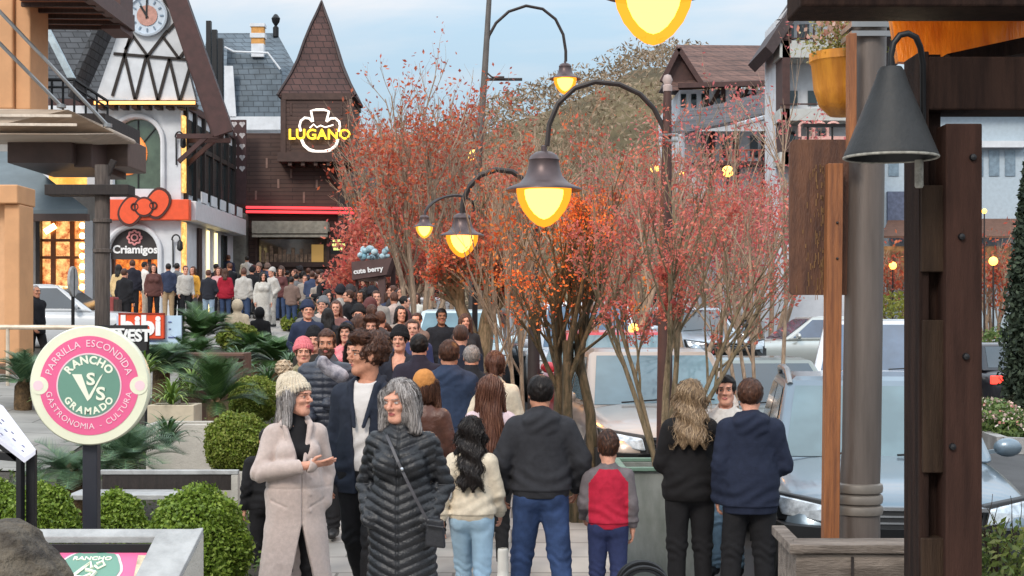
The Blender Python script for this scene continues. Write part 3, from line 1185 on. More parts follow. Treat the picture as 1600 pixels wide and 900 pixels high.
def kx(y):
    for (x0, y0), (x1, y1) in zip(KERB, KERB[1:]):
        if y0 <= y <= y1: return x0 + (x1 - x0) * (y - y0) / (y1 - y0)
    return KERB[-1][0]


def strip(name, fx0, fx1, ys, dz, m, n=6, drop=0.0):
    V, F = [], []
    for y in ys:
        a, b = fx0(y), fx1(y)
        for i in range(n + 1):
            x = a + (b - a) * i / n
            V.append((x, y, gz(x, y) + dz))
    k = n + 1
    for j in range(len(ys) - 1):
        for i in range(n):
            F.append((j * k + i, j * k + i + 1, (j + 1) * k + i + 1, (j + 1) * k + i))
    return tag(mesh_from(name, V, F, m), kind='structure')


ysw = frange(-8, 76, 84)
strip('pavement', lambda y: -40, lambda y: kx(y) - .16, ysw, 0.0, M_PAVE, 40)
mb = MB()
for y0, y1 in zip(ysw, ysw[1:]):
    p = []
    for y in (y0, y1):
        for dx, dz in ((-.16, .012), (-.02, .012), (0, -.005), (0, -.16), (-.16, -.16)):
            x = kx(y) + dx
            p.append((x, y, gz(x, y) + dz))
    mb.add(p, [(0, 1, 6, 5), (1, 2, 7, 6), (2, 3, 8, 7)])
tag(mb.obj('kerb', M_KERB, None), kind='structure')
# the planted bank left of the path
strip('garden_soil', lambda y: -9.5, lambda y: min(-1.35 - .115 * max(0, y - 8), -1.35), frange(7.2, 33, 40), .20, M_SOIL, 14)
mb = MB()
pv = None
for y in frange(7.2, 33, 40):
    x = min(-1.35 - .115 * max(0, y - 8), -1.35)
    if pv: mb.bar((pv[0], pv[1], gz(*pv) + .10), (x, y, gz(x, y) + .10), .09, .25)
    pv = (x, y)
tag(mb.obj('garden_kerb', M_KERB, None), kind='structure')
ng = 16000
gyv = 7.3 + 25 * nrs.uniform(0, 1, ng) ** 1.5
gxv = np.array([min(-1.5 - .115 * max(0, y - 8), -1.5) - u * 4.5 for y, u in zip(gyv, nrs.uniform(0, 1, ng))])
gpt = np.stack([gxv, gyv, np.array([gz(x, y) for x, y in zip(gxv, gyv)]) + .20 + nrs.uniform(0, .16, ng) ** 1.3 + .10 * np.maximum(0, np.sin(gxv * 4 + 1) * np.sin(gyv * 3))], 1)
gpt = gpt[(gyv < 14.8) & (gxv > -5.2) | (gyv >= 14.8) & (gxv > -4.5 - .08 * (gyv - 14))]
V, F = leaf_quads(gpt, .035, nrs, asp=.4)
tag(mesh_from('ground_cover', V, F, mat_leaf('ground_cover_leaves', [srgb(62, 84, 40), srgb(92, 116, 56), srgb(52, 70, 36), srgb(118, 132, 72)], .6, .2), None, False), kind='stuff')
strip('paved_terrace', lambda y: -16, lambda y: -4.7 - .08 * (y - 14), frange(15, 26, 16), .215, mat_tiles('terrace_slabs', (.27, .255, .23), (.22, .21, .19), (.11, .10, .09), 1.2, .8, .75, .4, msize=.012, var=.3), 10)
# a bed of flowers and grass in the middle of the street, with its kerb
def bed(x0, x1, y0, y1, dz):
    return heightgrid('median_bed', frange(x0, x1, 6), frange(y0, y1, 10), dz, M_SOIL)
bed(6.9, 16, 20.5, 27.0, .02)
mb = MB()
for a, b in (((6.8, 20.4), (16, 20.4)), ((6.8, 20.4), (6.8, 27.1)), ((6.8, 27.1), (16, 27.1))):
    mb.bar((a[0], a[1], gz(*a) - .02), (b[0], b[1], gz(*b) - .02), .16, .22)
tag(mb.obj('median_kerb', M_KERB, None), kind='structure')
# white lane dashes up the street
mb = MB()
for k in range(9):
    y = 30 + k * 5
    x = 4.6 - (y - 30) * .16
    mb.add([(x + dx, y + dy, gz(x + dx, y + dy) - .115) for dx, dy in ((0, 0), (.12, 0), (-.2, 2), (-.32, 2))], [(0, 1, 2, 3)])
tag(mb.obj('road_marking', mat('road_paint', (.7, .7, .68), .7), None), kind='structure')


def hill_z(x, y):
    px = 800 + x * F_PX / y
    top = np.interp(px, [300, 560, 640, 720, 790, 850, 930, 985, 1040, 1110, 1250, 1500, 1800], [215, 238, 222, 205, 168, 152, 120, 86, 80, 95, 150, 210, 240])
    rise = sstep(95, 185, y)
    return gz(x, 75) * (1 - rise) + (CAM_H + (HORIZON - top) / F_PX * 185) * rise * (1 if y < 200 else 1) - .3


hx = frange(-75, 110, 60)
hy = frange(92, 190, 22) + [230, 300]
heightgrid('hill', hx, hy, -2.2, mat('hill_ground', srgb(96, 84, 58), .95, var=.35, scale=.12), fz=lambda x, y: float(hill_z(x, min(y, 188))))
# the wood on the hill: many clumps of twigs and late leaves that read as one mass
N = 70000
hxp = nrs.uniform(-60, 95, N); hyp = 98 + 92 * nrs.uniform(0, 1, N) ** .8
base = np.array([hill_z(a, min(b, 188)) for a, b in zip(hxp, hyp)])
tree_id = (np.floor(hxp / 4.2) * 131 + np.floor(hyp / 5.0) * 17).astype(int)
bump_h = (np.abs(np.sin(tree_id * 12.9898) * 43758.5453) % 1)
hc = np.stack([hxp, hyp, base - 1.8 + nrs.uniform(0, 1, N) ** .7 * (1.2 + 3.0 * bump_h)], 1)


V, F = leaf_quads(hc, .36, nrs, asp=.3)
hw = mesh_from('woods', V, F, mat_leaf('hill_leaves', [srgb(134, 118, 98), srgb(152, 134, 112), srgb(122, 112, 92), srgb(160, 138, 116), srgb(144, 124, 106), srgb(166, 144, 120)], .9, .15), None, False)
tag(hw, kind='stuff')

# ------------------------------------------------------------------ shop with the clock
M_RED = mat('orange_red_panel', srgb(226, 82, 40), .45, var=.06)
M_GOLD2 = emis('pale_lit_strip', (1.0, .78, .34), 1.9)
M_BULB = emis('warm_bulb', (1.0, .62, .2), 9)
M_SLATE = mat_tiles('dark_slates', srgb(74, 76, 80), srgb(58, 60, 64), srgb(34, 35, 38), .45, .22, .75, .8, msize=.02, axes='h z')
M_SLATE2 = mat_tiles('blue_grey_slates', srgb(96, 108, 118), srgb(84, 95, 104), srgb(56, 64, 72), .5, .28, .7, .7, msize=.02, axes='h z')
M_LAMPORANGE = emis('lit_shop_inside', (1.0, .27, .04), .75)


def goods_glow(name, c1, c2, s, scale):
    """a lit shop window with goods in front of the light"""
    if name in MATS: return MATS[name]
    m = mat(name, (.05, .03, .02), .3, var=0)
    t = m.node_tree; b = t.nodes['Principled BSDF']
    tc = t.nodes.new('ShaderNodeTexCoord')
    vo = t.nodes.new('ShaderNodeTexNoise'); vo.inputs['Scale'].default_value = scale * .8; vo.inputs['Detail'].default_value = 5; vo.inputs['Roughness'].default_value = .75
    cr = t.nodes.new('ShaderNodeValToRGB')
    cr.color_ramp.elements[0].color = (*c1, 1); cr.color_ramp.elements[1].color = (*c2, 1)
    cr.color_ramp.elements[0].position = .38; cr.color_ramp.elements[1].position = .66
    t.links.new(tc.outputs['Object'], vo.inputs['Vector'])
    t.links.new(vo.outputs['Fac'], cr.inputs['Fac'])
    t.links.new(cr.outputs['Color'], b.inputs['Emission Color'])
    b.inputs['Emission Strength'].default_value = s
    return m


Yf = 48.0
fx = lambda px: PX(px, Yf)
fz = lambda py: PZ(py, Yf)
shop = thing('clock_shop', 'white half-timbered shop with a clock in its gable and an orange band with a bow', 'building', (-12.2, Yf, gz(-12, Yf) - .3))
W0, W1 = -15.2, -10.8
# front wall with its door arch and round-headed window cut out
dcx, dr, dsp = fx(209), .78, fz(394)
wcx, wr, wsp, wb = fx(214), .77, fz(222), fz(295)
zb, zt = gz(-12, Yf) - .3, fz(165)


def arch_wall(b, x0, x1, z0, z1, cx, r, zs, zbot, y0, y1, n=18):
    """a wall slab with a round-headed opening"""
    ar = [(cx + r * math.cos(PI - PI * i / n), zs + r * math.sin(PI - PI * i / n)) for i in range(n + 1)]
    b.box(x0, cx - r, y0, y1, z0, z1); b.box(cx + r, x1, y0, y1, z0, z1)
    if zbot > z0: b.box(cx - r, cx + r, y0, y1, z0, zbot)
    for (xa, za), (xb, zbb) in zip(ar, ar[1:]):
        b.prism([(xa, y0, za), (xb, y0, zbb), (xb, y0, z1), (xa, y0, z1)], (0, y1 - y0, 0))


b = MB(shop)
arch_wall(b, W0, W1, zb, fz(329), dcx, dr, dsp, zb, Yf, Yf + .35)
arch_wall(b, W0, W1, fz(329), zt, wcx, wr, wsp, wb, Yf, Yf + .35)
b.box(W1 - .35, W1, Yf + .35, Yf + 9, zb, zt)           # side wall
b.box(W0, W1 - .35, Yf + 8.65, Yf + 9, zb, zt)
b.obj('wall', M_WHITEWALL)
for (cx, r, zs, z0, nm) in ((dcx, dr, dsp, zb, 'door_surround'), (wcx, wr, wsp, wb, 'window_surround')):
    b = MB(shop)
    pts = [(cx - r - .09, Yf - .06, z0)] + [(cx + (r + .09) * math.cos(PI - PI * i / 20), Yf - .06, zs + (r + .09) * math.sin(PI - PI * i / 20)) for i in range(21)] + [(cx + r + .09, Yf - .06, z0)]
    b.tube(pts, .085, 8); b.obj(nm, M_WHITEWALL, smooth=True)
# the arched window: glass, bars and the orange hoop behind it
b = MB(shop)
b.prism([(wcx - wr, Yf + .2, wb)] + [(wcx + wr * math.cos(PI - PI * i / 18), Yf + .2, wsp + wr * math.sin(PI - PI * i / 18)) for i in range(19)] + [(wcx + wr, Yf + .2, wb)], (0, .03, 0))
win = b.obj('window', mat('green_glass', srgb(70, 88, 72), .06, var=.35, scale=1.5, spec=.9))
b = MB(shop)
for a in (90, 40, 140): b.bar((wcx, Yf + .17, wsp - .2), (wcx + .95 * wr * math.cos(R(a)), Yf + .17, wsp + .95 * wr * math.sin(R(a))), .04, .03)
b.bar((wcx, Yf + .17, wb), (wcx, Yf + .17, wsp - .2), .04, .03)
fr = b.obj('window_bar', M_BLACKM, parent=None); fr.location = (0, 0, 0); setparent(fr, win)
b = MB(shop); hp = ring_poly(wcx - .42, wsp - .35, .62, 24, 0, 360, Yf + .185)
b.tube(hp + [hp[0]], .10, 8); o = b.obj('hoop', emis('lit_orange_hoop', srgb(240, 140, 70), .55), parent=None, smooth=True); setparent(o, win)
# orange band with the bow, grey fascia round the corner
b = MB(shop); b.box(W0, W1 + .35, Yf - .42, Yf - .02, fz(345), fz(313)); b.obj('orange_band', M_RED, bevel=.02)
b = MB(shop); b.box(W1 + .01, W1 + .5, Yf - .02 + .03, Yf + 9, fz(345) + .02, fz(313) - .02); b.obj('grey_fascia', mat('pale_grey_panel', (.62, .64, .66), .5, var=.05), bevel=.02)
b = MB(shop)
by, bz, bx = Yf - .47, fz(325), fx(231)


def lobe(s, k):
    pts = []
    for i in range(26):
        a = 2 * PI * i / 26
        x, z = .36 * math.cos(a), .47 * math.sin(a)
        x2 = x * (1 + .12 * math.sin(a * 2))
        t = R(-14) if s > 0 else R(-14)
        pts.append((bx + s * .43 + (x2 * math.cos(t) - z * math.sin(t)) * k, by, bz + (.12 if s > 0 else -.12) + (x2 * math.sin(t) + z * math.cos(t)) * k))
    return pts


M_BOWEDGE = mat('dark_brown_edge', srgb(66, 30, 24), .5, var=.05)
b.cur = 0
for s in (1, -1): b.prism(lobe(s, 1.12), (0, .10, 0))
b.prism(ring_poly(bx, bz, .33, 28, y=by - .03), (0, .12, 0))
b.cur = 1
for s in (1, -1): b.prism([(x, y - .02, z) for x, y, z in lobe(s, .93)], (0, .05, 0))
b.prism(ring_poly(bx, bz, .26, 28, y=by - .055), (0, .05, 0))
b.cur = 0
for s in (1, -1):
    rg = ring_poly(bx + s * .30, bz + (.04 if s > 0 else -.0), .11, 16, y=by - .04)
    b.tube(rg + [rg[0]], .028, 6)
b.obj('bow_sign', [M_BOWEDGE, M_RED])
# doorway: dark tympanum with the name, lit inside
b = MB(shop)
b.prism([(dcx + (dr - .01) * math.cos(PI - PI * i / 18), Yf + .12, dsp + (dr - .01) * math.sin(PI - PI * i / 18)) for i in range(19)] + [(dcx + dr - .01, Yf + .12, fz(405)), (dcx - dr + .01, Yf + .12, fz(405))], (0, .08, 0))
tym = b.obj('door_sign', mat('charcoal_board', srgb(52, 46, 46), .6, var=.05))
b = MB(shop); b.text('Criamigos', .36, face_m(dcx + .02, Yf + .105, fz(390)), .02, .012)
b.cur = 1
rg = [(dcx + (.21 + .025 * math.cos(8 * 2 * PI * i / 48)) * math.cos(2 * PI * i / 48), Yf + .10, fz(371) + (.21 + .025 * math.cos(8 * 2 * PI * i / 48)) * math.sin(2 * PI * i / 48)) for i in range(48)]
b.tube(rg + [rg[0]], .035, 6)
rg = ring_poly(dcx, fz(371), .10, 20, y=Yf + .10); b.tube(rg + [rg[0]], .03, 6)
o = b.obj('lettering', [mat('white_lettering', (.85, .85, .85), .5, var=0), mat('pink_emblem', srgb(226, 150, 150), .5, var=.05)], parent=None); setparent(o, tym)
b = MB(shop); b.box(dcx - dr - .4, dcx + dr + .4, Yf + 2.2, Yf + 2.25, zb, fz(400)); b.obj('lit_interior', goods_glow('lit_goods_orange', srgb(120, 26, 6), (1.0, .30, .05), 1.3, 7))
b = MB(shop); b.box(dcx - dr, dcx - dr + .06, Yf + .2, Yf + .3, zb, fz(405)); b.box(dcx + .4, dcx + .5, Yf + .22, Yf + .3, zb, fz(405)); b.obj('door_frame', M_DARKWOOD)
# jettied gable: white panels, dark timbers, clock
gy = Yf - .55
gl0, gl1, apx, apz = -13.45, -10.2, -11.55, 14.6
b = MB(shop); b.prism([(gl0, gy, zt + .1), (gl1, gy, zt + .1), (apx, gy, apz)], (0, .4, 0)); b.obj('gable', M_WHITEWALL)
b = MB(shop)
tb = lambda p, q, w_=.09: b.bar((fx(p[0]) * gy / Yf, gy - .02, PZ(p[1], gy)), (fx(q[0]) * gy / Yf, gy - .02, PZ(q[1], gy)), w_, .07, up=(0, 1, 0))
for p, q in (((166, 158), (310, 166)), ((178, 84), (300, 94)), ((176, 150), (206, 50)), ((195, 86), (211, 155)), ((212, 155), (229, 88)), ((230, 88), (247, 158)),
             ((247, 158), (265, 92)), ((265, 92), (281, 160)), ((281, 160), (300, 95)), ((205, 52), (231, 88)), ((231, 88), (262, 48)), ((255, 58), (280, 92)),
             ((280, 92), (300, 66)), ((256, 0), (293, 50)), ((196, 78), (209, 56)), ((276, 34), (262, 50)), ((222, -40), (250, -90)), ((215, 0), (222, -40))):
    tb(p, q)
b.obj('gable_timber', M_BLACKWOOD)
b = MB(shop)
for i in range(9):
    x = gl0 + .15 + i * (gl1 - gl0 - .3) / 8
    b.box(x - .09, x + .09, gy + .05, Yf - .0, zt - .16, zt + .08)
b.obj('corbel', M_DARKWOOD)
b = MB(shop); b.box(gl0, gl1, gy - .10, gy - .04, zt - .05, zt + .05); b.obj('light_strip', emis('orange_strip', (1, .45, .12), 1.8))
ckx, ckz = fx(238), fz(31)
ck = MB(shop)
ck.lathe([(.66, 0), (.66, -.16), (.60, -.18), (.58, -.10), (.0, -.10)], 40, (ckx, gy - .02, ckz), 'y')
clk = ck.obj('clock', mat('clock_face', srgb(196, 208, 220), .5, var=.04), smooth=True)
ck = MB(shop)
ck.lathe([(0, -.13), (.33, -.13), (.33, -.105)], 32, (ckx, gy - .02, ckz), 'y')
o = ck.obj('clock_centre', mat('clock_pink', srgb(190, 142, 128), .6), parent=None); setparent(o, clk)
ck = MB(shop)
for h_ in range(12):
    a = 2 * PI * h_ / 12
    ck.bar((ckx + .41 * math.sin(a), gy - .145, ckz + .41 * math.cos(a)), (ckx + .52 * math.sin(a), gy - .145, ckz + .52 * math.cos(a)), .045, .02, up=(0, 1, 0))
o = ck.obj('numeral', mat('clock_marks', srgb(120, 140, 160), .5), parent=None); setparent(o, clk)
ck = MB(shop)
ck.bar((ckx - .02, gy - .17, ckz - .1), (ckx, gy - .17, ckz + .55), .05, .02, up=(0, 1, 0))
ck.bar((ckx + .02, gy - .19, ckz - .06), (ckx - .20, gy - .19, ckz + .30), .07, .02, up=(0, 1, 0))
o = ck.obj('clock_hand', M_BLACKM, parent=None); setparent(o, clk)
# steep roof with heavy dark verge boards
b = MB(shop)
for sx, ex, ez in ((1, -9.15, 8.1), (-1, -14.1, 9.2)):
    b.prism([(apx, gy - .7, apz + .3), (ex, gy - .7, ez), (ex, gy - .7, ez + .35), (apx, gy - .7, apz + .75)], (0, 1.5, 0))
b.obj('roof', M_SLATE)
b = MB(shop)
for ex, ez in ((-9.12, 8.0),):
    b.bar((apx, gy - .8, apz + .3), (ex, gy - .8, ez), .22, .62, up=(0, 0, 1))
    b.bar((apx, gy - .55, apz - .1), (ex + (-.22 if ex > -12 else .22), gy - .55, ez), .3, .40, up=(0, 0, 1))
b.obj('verge_board', mat('red_brown_boards', srgb(66, 38, 36), .6, var=.2, scale=4))
b = MB(shop)
b.box(W0, W1 + .1, Yf + .02, Yf + 9, zt, zt + .22)
for k, yy in enumerate((Yf - .55, Yf + .6)):
    b.bar((-9.75, yy, 8.1), (-10.75, yy, 7.2), .12, .14); b.box(-10.8, -9.3, yy - .08, yy + .08, 7.95, 8.1)
b.obj('eave_bracket', mat('red_brown_boards', srgb(66, 38, 36)))
# street side: dark posts, tall windows, lit strips
b = MB(shop)
for k in range(7):
    y = Yf + .5 + k * 1.4
    b.box(W1, W1 + .12, y - .11, y + .11, fz(313), zt)
    if k < 6: b.box(W1 + .005, W1 + .10, y, y + 1.4, fz(222), fz(214))
b.obj('side_timber', M_BLACKWOOD)
for k in range(6):
    y = Yf + .72 + k * 1.4
    b = MB(shop); b.box(W1 + .01, W1 + .04, y, y + .95, fz(300), fz(180)); b.obj('side_window', M_GLASS)
b = MB(shop); b.box(W1 + .02, W1 + .10, Yf + .05, Yf + .36, fz(300), fz(180)); b.obj('lit_strip', goods_glow('lit_gold_dots', (.5, .2, .03), (1, .62, .2), 1.6, 9))
b = MB(shop); b.box(W1 + .02, W1 + .10, Yf + .05, Yf + .4, fz(470), fz(347)); b.obj('lit_strip', goods_glow('lit_gold_dots', (.5, .2, .03), (1, .62, .2), 1.6, 9))
for k, (y, w_, m_) in enumerate(((.55, .6, M_WHITEWALL), (2.4, .5, M_DARKWOOD), (4.0, .14, M_GOLD2), (5.4, .14, M_GOLD2), (6.6, .8, M_GLASS))):
    b = MB(shop); b.box(W1 + .01, W1 + .09, Yf + y, Yf + y + w_, zb, fz(349)); b.obj('shop_panel' if m_ is not M_GOLD2 else 'light_tube', m_)
for k in range(5):
    b = MB(shop); b.box(W1 + .48, W1 + .52, Yf + .8 + k * 1.6, Yf + 1.75 + k * 1.6, fz(313), fz(296)); b.obj('parapet_panel', M_WHITEWALL)
for (px, py) in ((275, 215), (270, 375)):
    lx, lz = fx(px), fz(py)
    b = MB(shop)
    cv = [(lx + .02, Yf - .05, lz - .9), (lx + .02, Yf - .08, lz)] + [(lx + .15 - .13 * math.cos(PI * i / 8), Yf - .2 , lz + .16 * math.sin(PI * i / 8)) for i in range(9)]
    b.tube(cv, .025, 6); b.lathe([(.02, 0), (.09, -.08), (.10, -.30), (.05, -.36), (0, -.38)], 10, (lx + .28, Yf - .2, lz))
    b.obj('wall_lantern', M_BLACKM, smooth=True)

# ------------------------------------------------------------------ neighbouring dark slate roof
nb = thing('slate_roofed_house', 'old house with a dark slate roof left of the clock gable', 'building', (-16.5, 52, gz(-16, 52) - .3))
b = MB(nb)
b.box(-22, -14.3, 51.5, 58, nb.location.z, PZ(195, 50)); b.obj('wall', M_WHITEWALL)
b = MB(nb)
z0, z1 = PZ(196, 50.5), PZ(38, 52.5)
b.prism([(-22, 50.6, z0), (-13.6, 50.6, z0), (-12.9, 53.0, z1), (-22, 53.0, z1)], (0, .25, .1)); b.obj('roof', M_SLATE)

# ------------------------------------------------------------------ big grey-roofed hotel behind
Yg = 76.0
gx = lambda px: PX(px, Yg)
gzz = lambda py: PZ(py, Yg)
hb = thing('grey_roofed_hotel', 'large hotel with steep blue-grey roof and an ochre and white chimney', 'building', (-13.2, Yg, gz(-13, 75) - .3))
b = MB(hb); b.box(gx(300), gx(472), Yg - .5, Yg + 9, hb.location.z, gzz(190)); b.obj('wall', M_WHITEWALL)
b = MB(hb)
b.prism([(gx(300), Yg - 1.0, gzz(192)), (gx(486), Yg - 1.0, gzz(150)), (gx(470), Yg + .2, gzz(122)), (gx(412), Yg + 4, gzz(28)), (gx(300), Yg + 4, gzz(28))], (0, .3, .05)); b.obj('roof', M_SLATE2)
b = MB(hb)
b.prism([(gx(362), Yg - 1.7, gzz(190)), (gx(447), Yg - 1.7, gzz(190)), (gx(447), Yg - 1.5, gzz(118)), (gx(428), Yg - 1.1, gzz(92)), (gx(376), Yg - 1.1, gzz(90)), (gx(362), Yg - 1.2, gzz(84))], (0, .3, 0))
dm = b.obj('dormer_roof', M_SLATE2)
b = MB(hb)
b.tube([(gx(362), Yg - 1.9, gzz(84)), (gx(376), Yg - 1.9, gzz(91)), (gx(428), Yg - 1.9, gzz(93)), (gx(447), Yg - 1.9, gzz(118))], .05, 6)
b.box(gx(362), gx(447), Yg - 1.9, Yg - 1.6, gzz(210), gzz(190)); b.prism([(gx(362), Yg - 1.95, gzz(190)), (gx(380), Yg - 1.95, gzz(190)), (gx(375), Yg - 1.95, gzz(113)), (gx(362), Yg - 1.95, gzz(113))], (0, .1, 0))
o = b.obj('white_trim', M_WHITEWALL, parent=None); setparent(o, dm)
b = MB(hb)
for (pa, pb, m_) in ((96, 76, 0), (76, 67, 1), (67, 60, 0), (60, 50, 1), (50, 45, 0)):
    b.cur = m_
    wd = .06 if m_ == 0 and pa < 96 else 0
    b.box(gx(400) - wd, gx(419) + wd, Yg - 1.4 - wd, Yg - .9 + wd, gzz(pa), gzz(pb))
b.obj('chimney', [M_WHITEWALL, mat('ochre_band', srgb(206, 150, 84), .8)])
b = MB(hb); b.lathe([(.16, 0), (.16, .5), (.07, .6), (.2, .8), (.24, 1.0), (.1, 1.2), (0, 1.25)], 12, (gx(413), Yg + 3.7, gzz(36))); b.obj('finial', M_BLACKM, smooth=True)
b = MB(hb)
for px in (338, 347, 356): b.box(gx(px) - .12, gx(px) + .12, Yg - 2.0, Yg - 1.7, gzz(190), gzz(40 + (px - 335) * 1.5))
b.obj('gutter', M_BLACKM)

# ------------------------------------------------------------------ brown wooden chocolate shop with its spire
M_SHINGLE = mat_tiles('brown_wall_boards', srgb(84, 63, 56), srgb(72, 53, 48), srgb(50, 36, 33), 1.7, .16, .75, .6, msize=.012, axes='h z', var=.15)
M_SPIRE = mat_tiles('red_brown_roof_shingles', srgb(86, 57, 52), srgb(72, 47, 44), srgb(42, 27, 26), .34, .26, .75, .8, msize=.018, axes='h z')
M_TRIM = mat('brown_trim', srgb(74, 54, 48), .7, var=.2, scale=4)
Yl = 58.0
lx = lambda px: PX(px, Yl)
lz = lambda py: PZ(py, Yl)
lug = thing('chocolate_shop', 'brown wooden shop with a pointed spire and a yellow neon name', 'building', (lx(457), Yl, gz(-8.6, Yl) - .3))
zb = lug.location.z
wx0, wx1, wz0, wz1 = lx(403), lx(511), lz(410), lz(372)
b = MB(lug)
X0, X1 = lx(362), lx(528)
b.box(X0, wx0, Yl, Yl + .3, zb, lz(210)); b.box(wx1, X1, Yl, Yl + .3, zb, lz(210))
b.box(wx0, wx1, Yl, Yl + .3, zb, wz0); b.box(wx0, wx1, Yl, Yl + .3, lz(366), lz(210))
b.box(X1 - .3, X1, Yl + .3, Yl + 8, zb, lz(210)); b.box(X0, X0 + .3, Yl + .3, Yl + 8, zb, lz(210)); b.box(X0 + .3, X1 - .3, Yl + 7.7, Yl + 8, zb, lz(210))
b.box(X0, X1, Yl + .02, Yl + 7.98, lz(210) - .1, lz(210) + .05)
b.obj('wall', M_SHINGLE)
b = MB(lug)
for (px, pa, pb) in ((417, 247, 263), (455, 264, 278), (435, 280, 294), (495, 281, 294), (400, 298, 312), (475, 300, 317)):
    b.box(lx(px) - .04, lx(px) + .04, Yl - .025, Yl, lz(pb), lz(pa))
b.obj('wall_cleat', mat('pale_cleat', srgb(128, 102, 92), .7))
b = MB(lug)
tx0, tx1, tY = lx(447), lx(550), Yl - .7
b.box(tx0, tx1, tY, tY + 3.6, lz(243), lz(150)); tw = b.obj('tower', M_SHINGLE)
b = MB(lug)
b.box(tx0 - .2, tx1 + .12, tY - .18, tY + 3.7, lz(256), lz(242)); b.box(tx0 - .06, tx1 + .06, tY - .06, tY + 3.66, lz(160), lz(150))
for x in (tx0, tx1): b.box(x - .10, x + .10, tY - .05, tY + .1, lz(242), lz(160))
for k in range(5): b.box(tx0 + .2 + k * .5, tx0 + .34 + k * .5, tY - .1, Yl, lz(262), lz(256))
b.bar((lx(506), Yl - .6, lz(258)), (lx(528), Yl - .1, lz(290)), .14, .14)
for (px, pa, pb) in ((459, 166, 184), (537, 166, 184), (457, 222, 238), (535, 222, 238)): b.box(lx(px) - .035, lx(px) + .035, tY - .03, tY, lz(pb), lz(pa))
b.obj('tower_trim', M_TRIM)
# spire with a bell-cast foot
b = MB(lug)
cxs, cys = (tx0 + tx1) / 2, tY + 1.5
prof = [(1.52, lz(153)), (1.36, lz(140)), (1.08, lz(118)), (.82, lz(92)), (.60, lz(62)), (.36, lz(34)), (.16, lz(14)), (.0, lz(-6))]
for (r0, h0), (r1, h1) in zip(prof, prof[1:]):
    q0 = [(cxs + a * r0, cys + c * r0, h0) for a, c in ((-1, -1), (1, -1), (1, 1), (-1, 1))]
    q1 = [(cxs + a * r1, cys + c * r1, h1) for a, c in ((-1, -1), (1, -1), (1, 1), (-1, 1))]
    for i in range(4):
        j = (i + 1) % 4
        b.quad(q0[i], q0[j], q1[j], q1[i])
b.box(cxs - 1.5, cxs + 1.5, cys - 1.5, cys + 1.5, lz(156), lz(153) - .004)
b.obj('spire', M_SPIRE)
b = MB(lug)
for a, c in ((-1, -1), (1, -1)):
    b.tube([(cxs + a * r, cys + c * r - .02, h) for r, h in prof], [.06] * 7 + [.03], 6)
b.obj('spire_hip', mat('dark_lead', srgb(52, 38, 38), .6))
# neon sign
b = MB(lug)
ny = tY - .12
n_ = lambda px, py: (PX(px, ny), ny, PZ(py, ny))
hat = [n_(489, 190), n_(486, 173), n_(494, 171.5), n_(506, 171.5), n_(514, 174), n_(510, 190)]
b.tube(hat, .045, 6)
cxl = [n_(489 - 1, 190), n_(483, 185), n_(476, 184), n_(470, 189), n_(468, 197), n_(470, 205)]
cxr = [n_(510, 190), n_(517, 185), n_(524, 185), n_(530, 190), n_(531, 198), n_(529, 206)]
b.tube(cxl, .045, 6); b.tube(cxr, .045, 6)
b.tube([n_(471, 218), n_(475, 227), n_(483, 234), n_(493, 237), n_(506, 237), n_(517, 234), n_(525, 227), n_(528, 217)], .06, 6)
b.tube([n_(484, 200), n_(490, 194), n_(495, 199), n_(501, 196), n_(508, 199), n_(515, 197), n_(521, 195)], .028, 6)
sg = b.obj('neon_outline', emis('white_neon', (1, .90, .80), .95), smooth=True)
b = MB(lug); b.text('LUGANO', .56, face_m(PX(499.5, ny), ny - .08, PZ(211, ny)), .05, .012, space=1.05)
b.obj('neon_name', emis('yellow_neon', (1, .66, .03), 1.25))
# red light tubes over the window
for dz in (0, .17):
    b = MB(lug); b.tube([(lx(387), Yl - .35, lz(325) - dz), (lx(560), Yl - .35, lz(327) - dz)], .05, 6); b.obj('red_light_tube', emis('red_neon', (1, .05, .06), 1.5))
b = MB(lug); b.box(lx(387), lx(560), Yl - .31, Yl - .0, lz(334), lz(330)); b.obj('canopy_board', M_TRIM)
b = MB(lug); b.box(wx0 - .1, wx1 + .1, Yl - .12, Yl - .03, wz0 - .18, wz0); b.box(wx0 - .1, wx0, Yl - .1, Yl - .01, wz0, lz(366)); b.box(wx1, wx1 + .1, Yl - .1, Yl - .01, wz0, lz(366)); wf = b.obj('window_frame', M_TRIM)
b = MB(lug); b.box(wx0, wx1, Yl + .12, Yl + .15, wz0, lz(366)); b.obj('shop_window', mat('shop_window_glass', srgb(58, 48, 42), .06, var=.5, scale=1.8, col2=srgb(112, 92, 76), spec=.8))
b = MB(lug)
for k in range(12):
    x = wx0 + .12 + k * (wx1 - wx0 - .7) / 12
    b.box(x, x + .13, Yl + .06, Yl + .1, wz0 + .02, wz0 + rng.uniform(.3, .85))
b.obj('window_goods', mat('window_goods', srgb(150, 124, 104), .7, var=.5, scale=8))
b = MB(lug); b.box(wx1 - .62, wx1 - .15, Yl + .05, Yl + .09, wz0 + .02, lz(382)); b.obj('lit_poster', emis('lit_poster', srgb(190, 150, 84), .35))
b = MB(lug); b.box(lx(397), lx(516), Yl - .55, Yl - .05, lz(363), lz(349)); b.box(lx(398), lx(515), Yl - .62, Yl - .56, lz(366), lz(347)); b.box(lx(398), lx(515), Yl - .64, Yl - .57, lz(372), lz(368)); b.obj('roller_awning', mat('beige_canvas', srgb(158, 150, 136), .8))
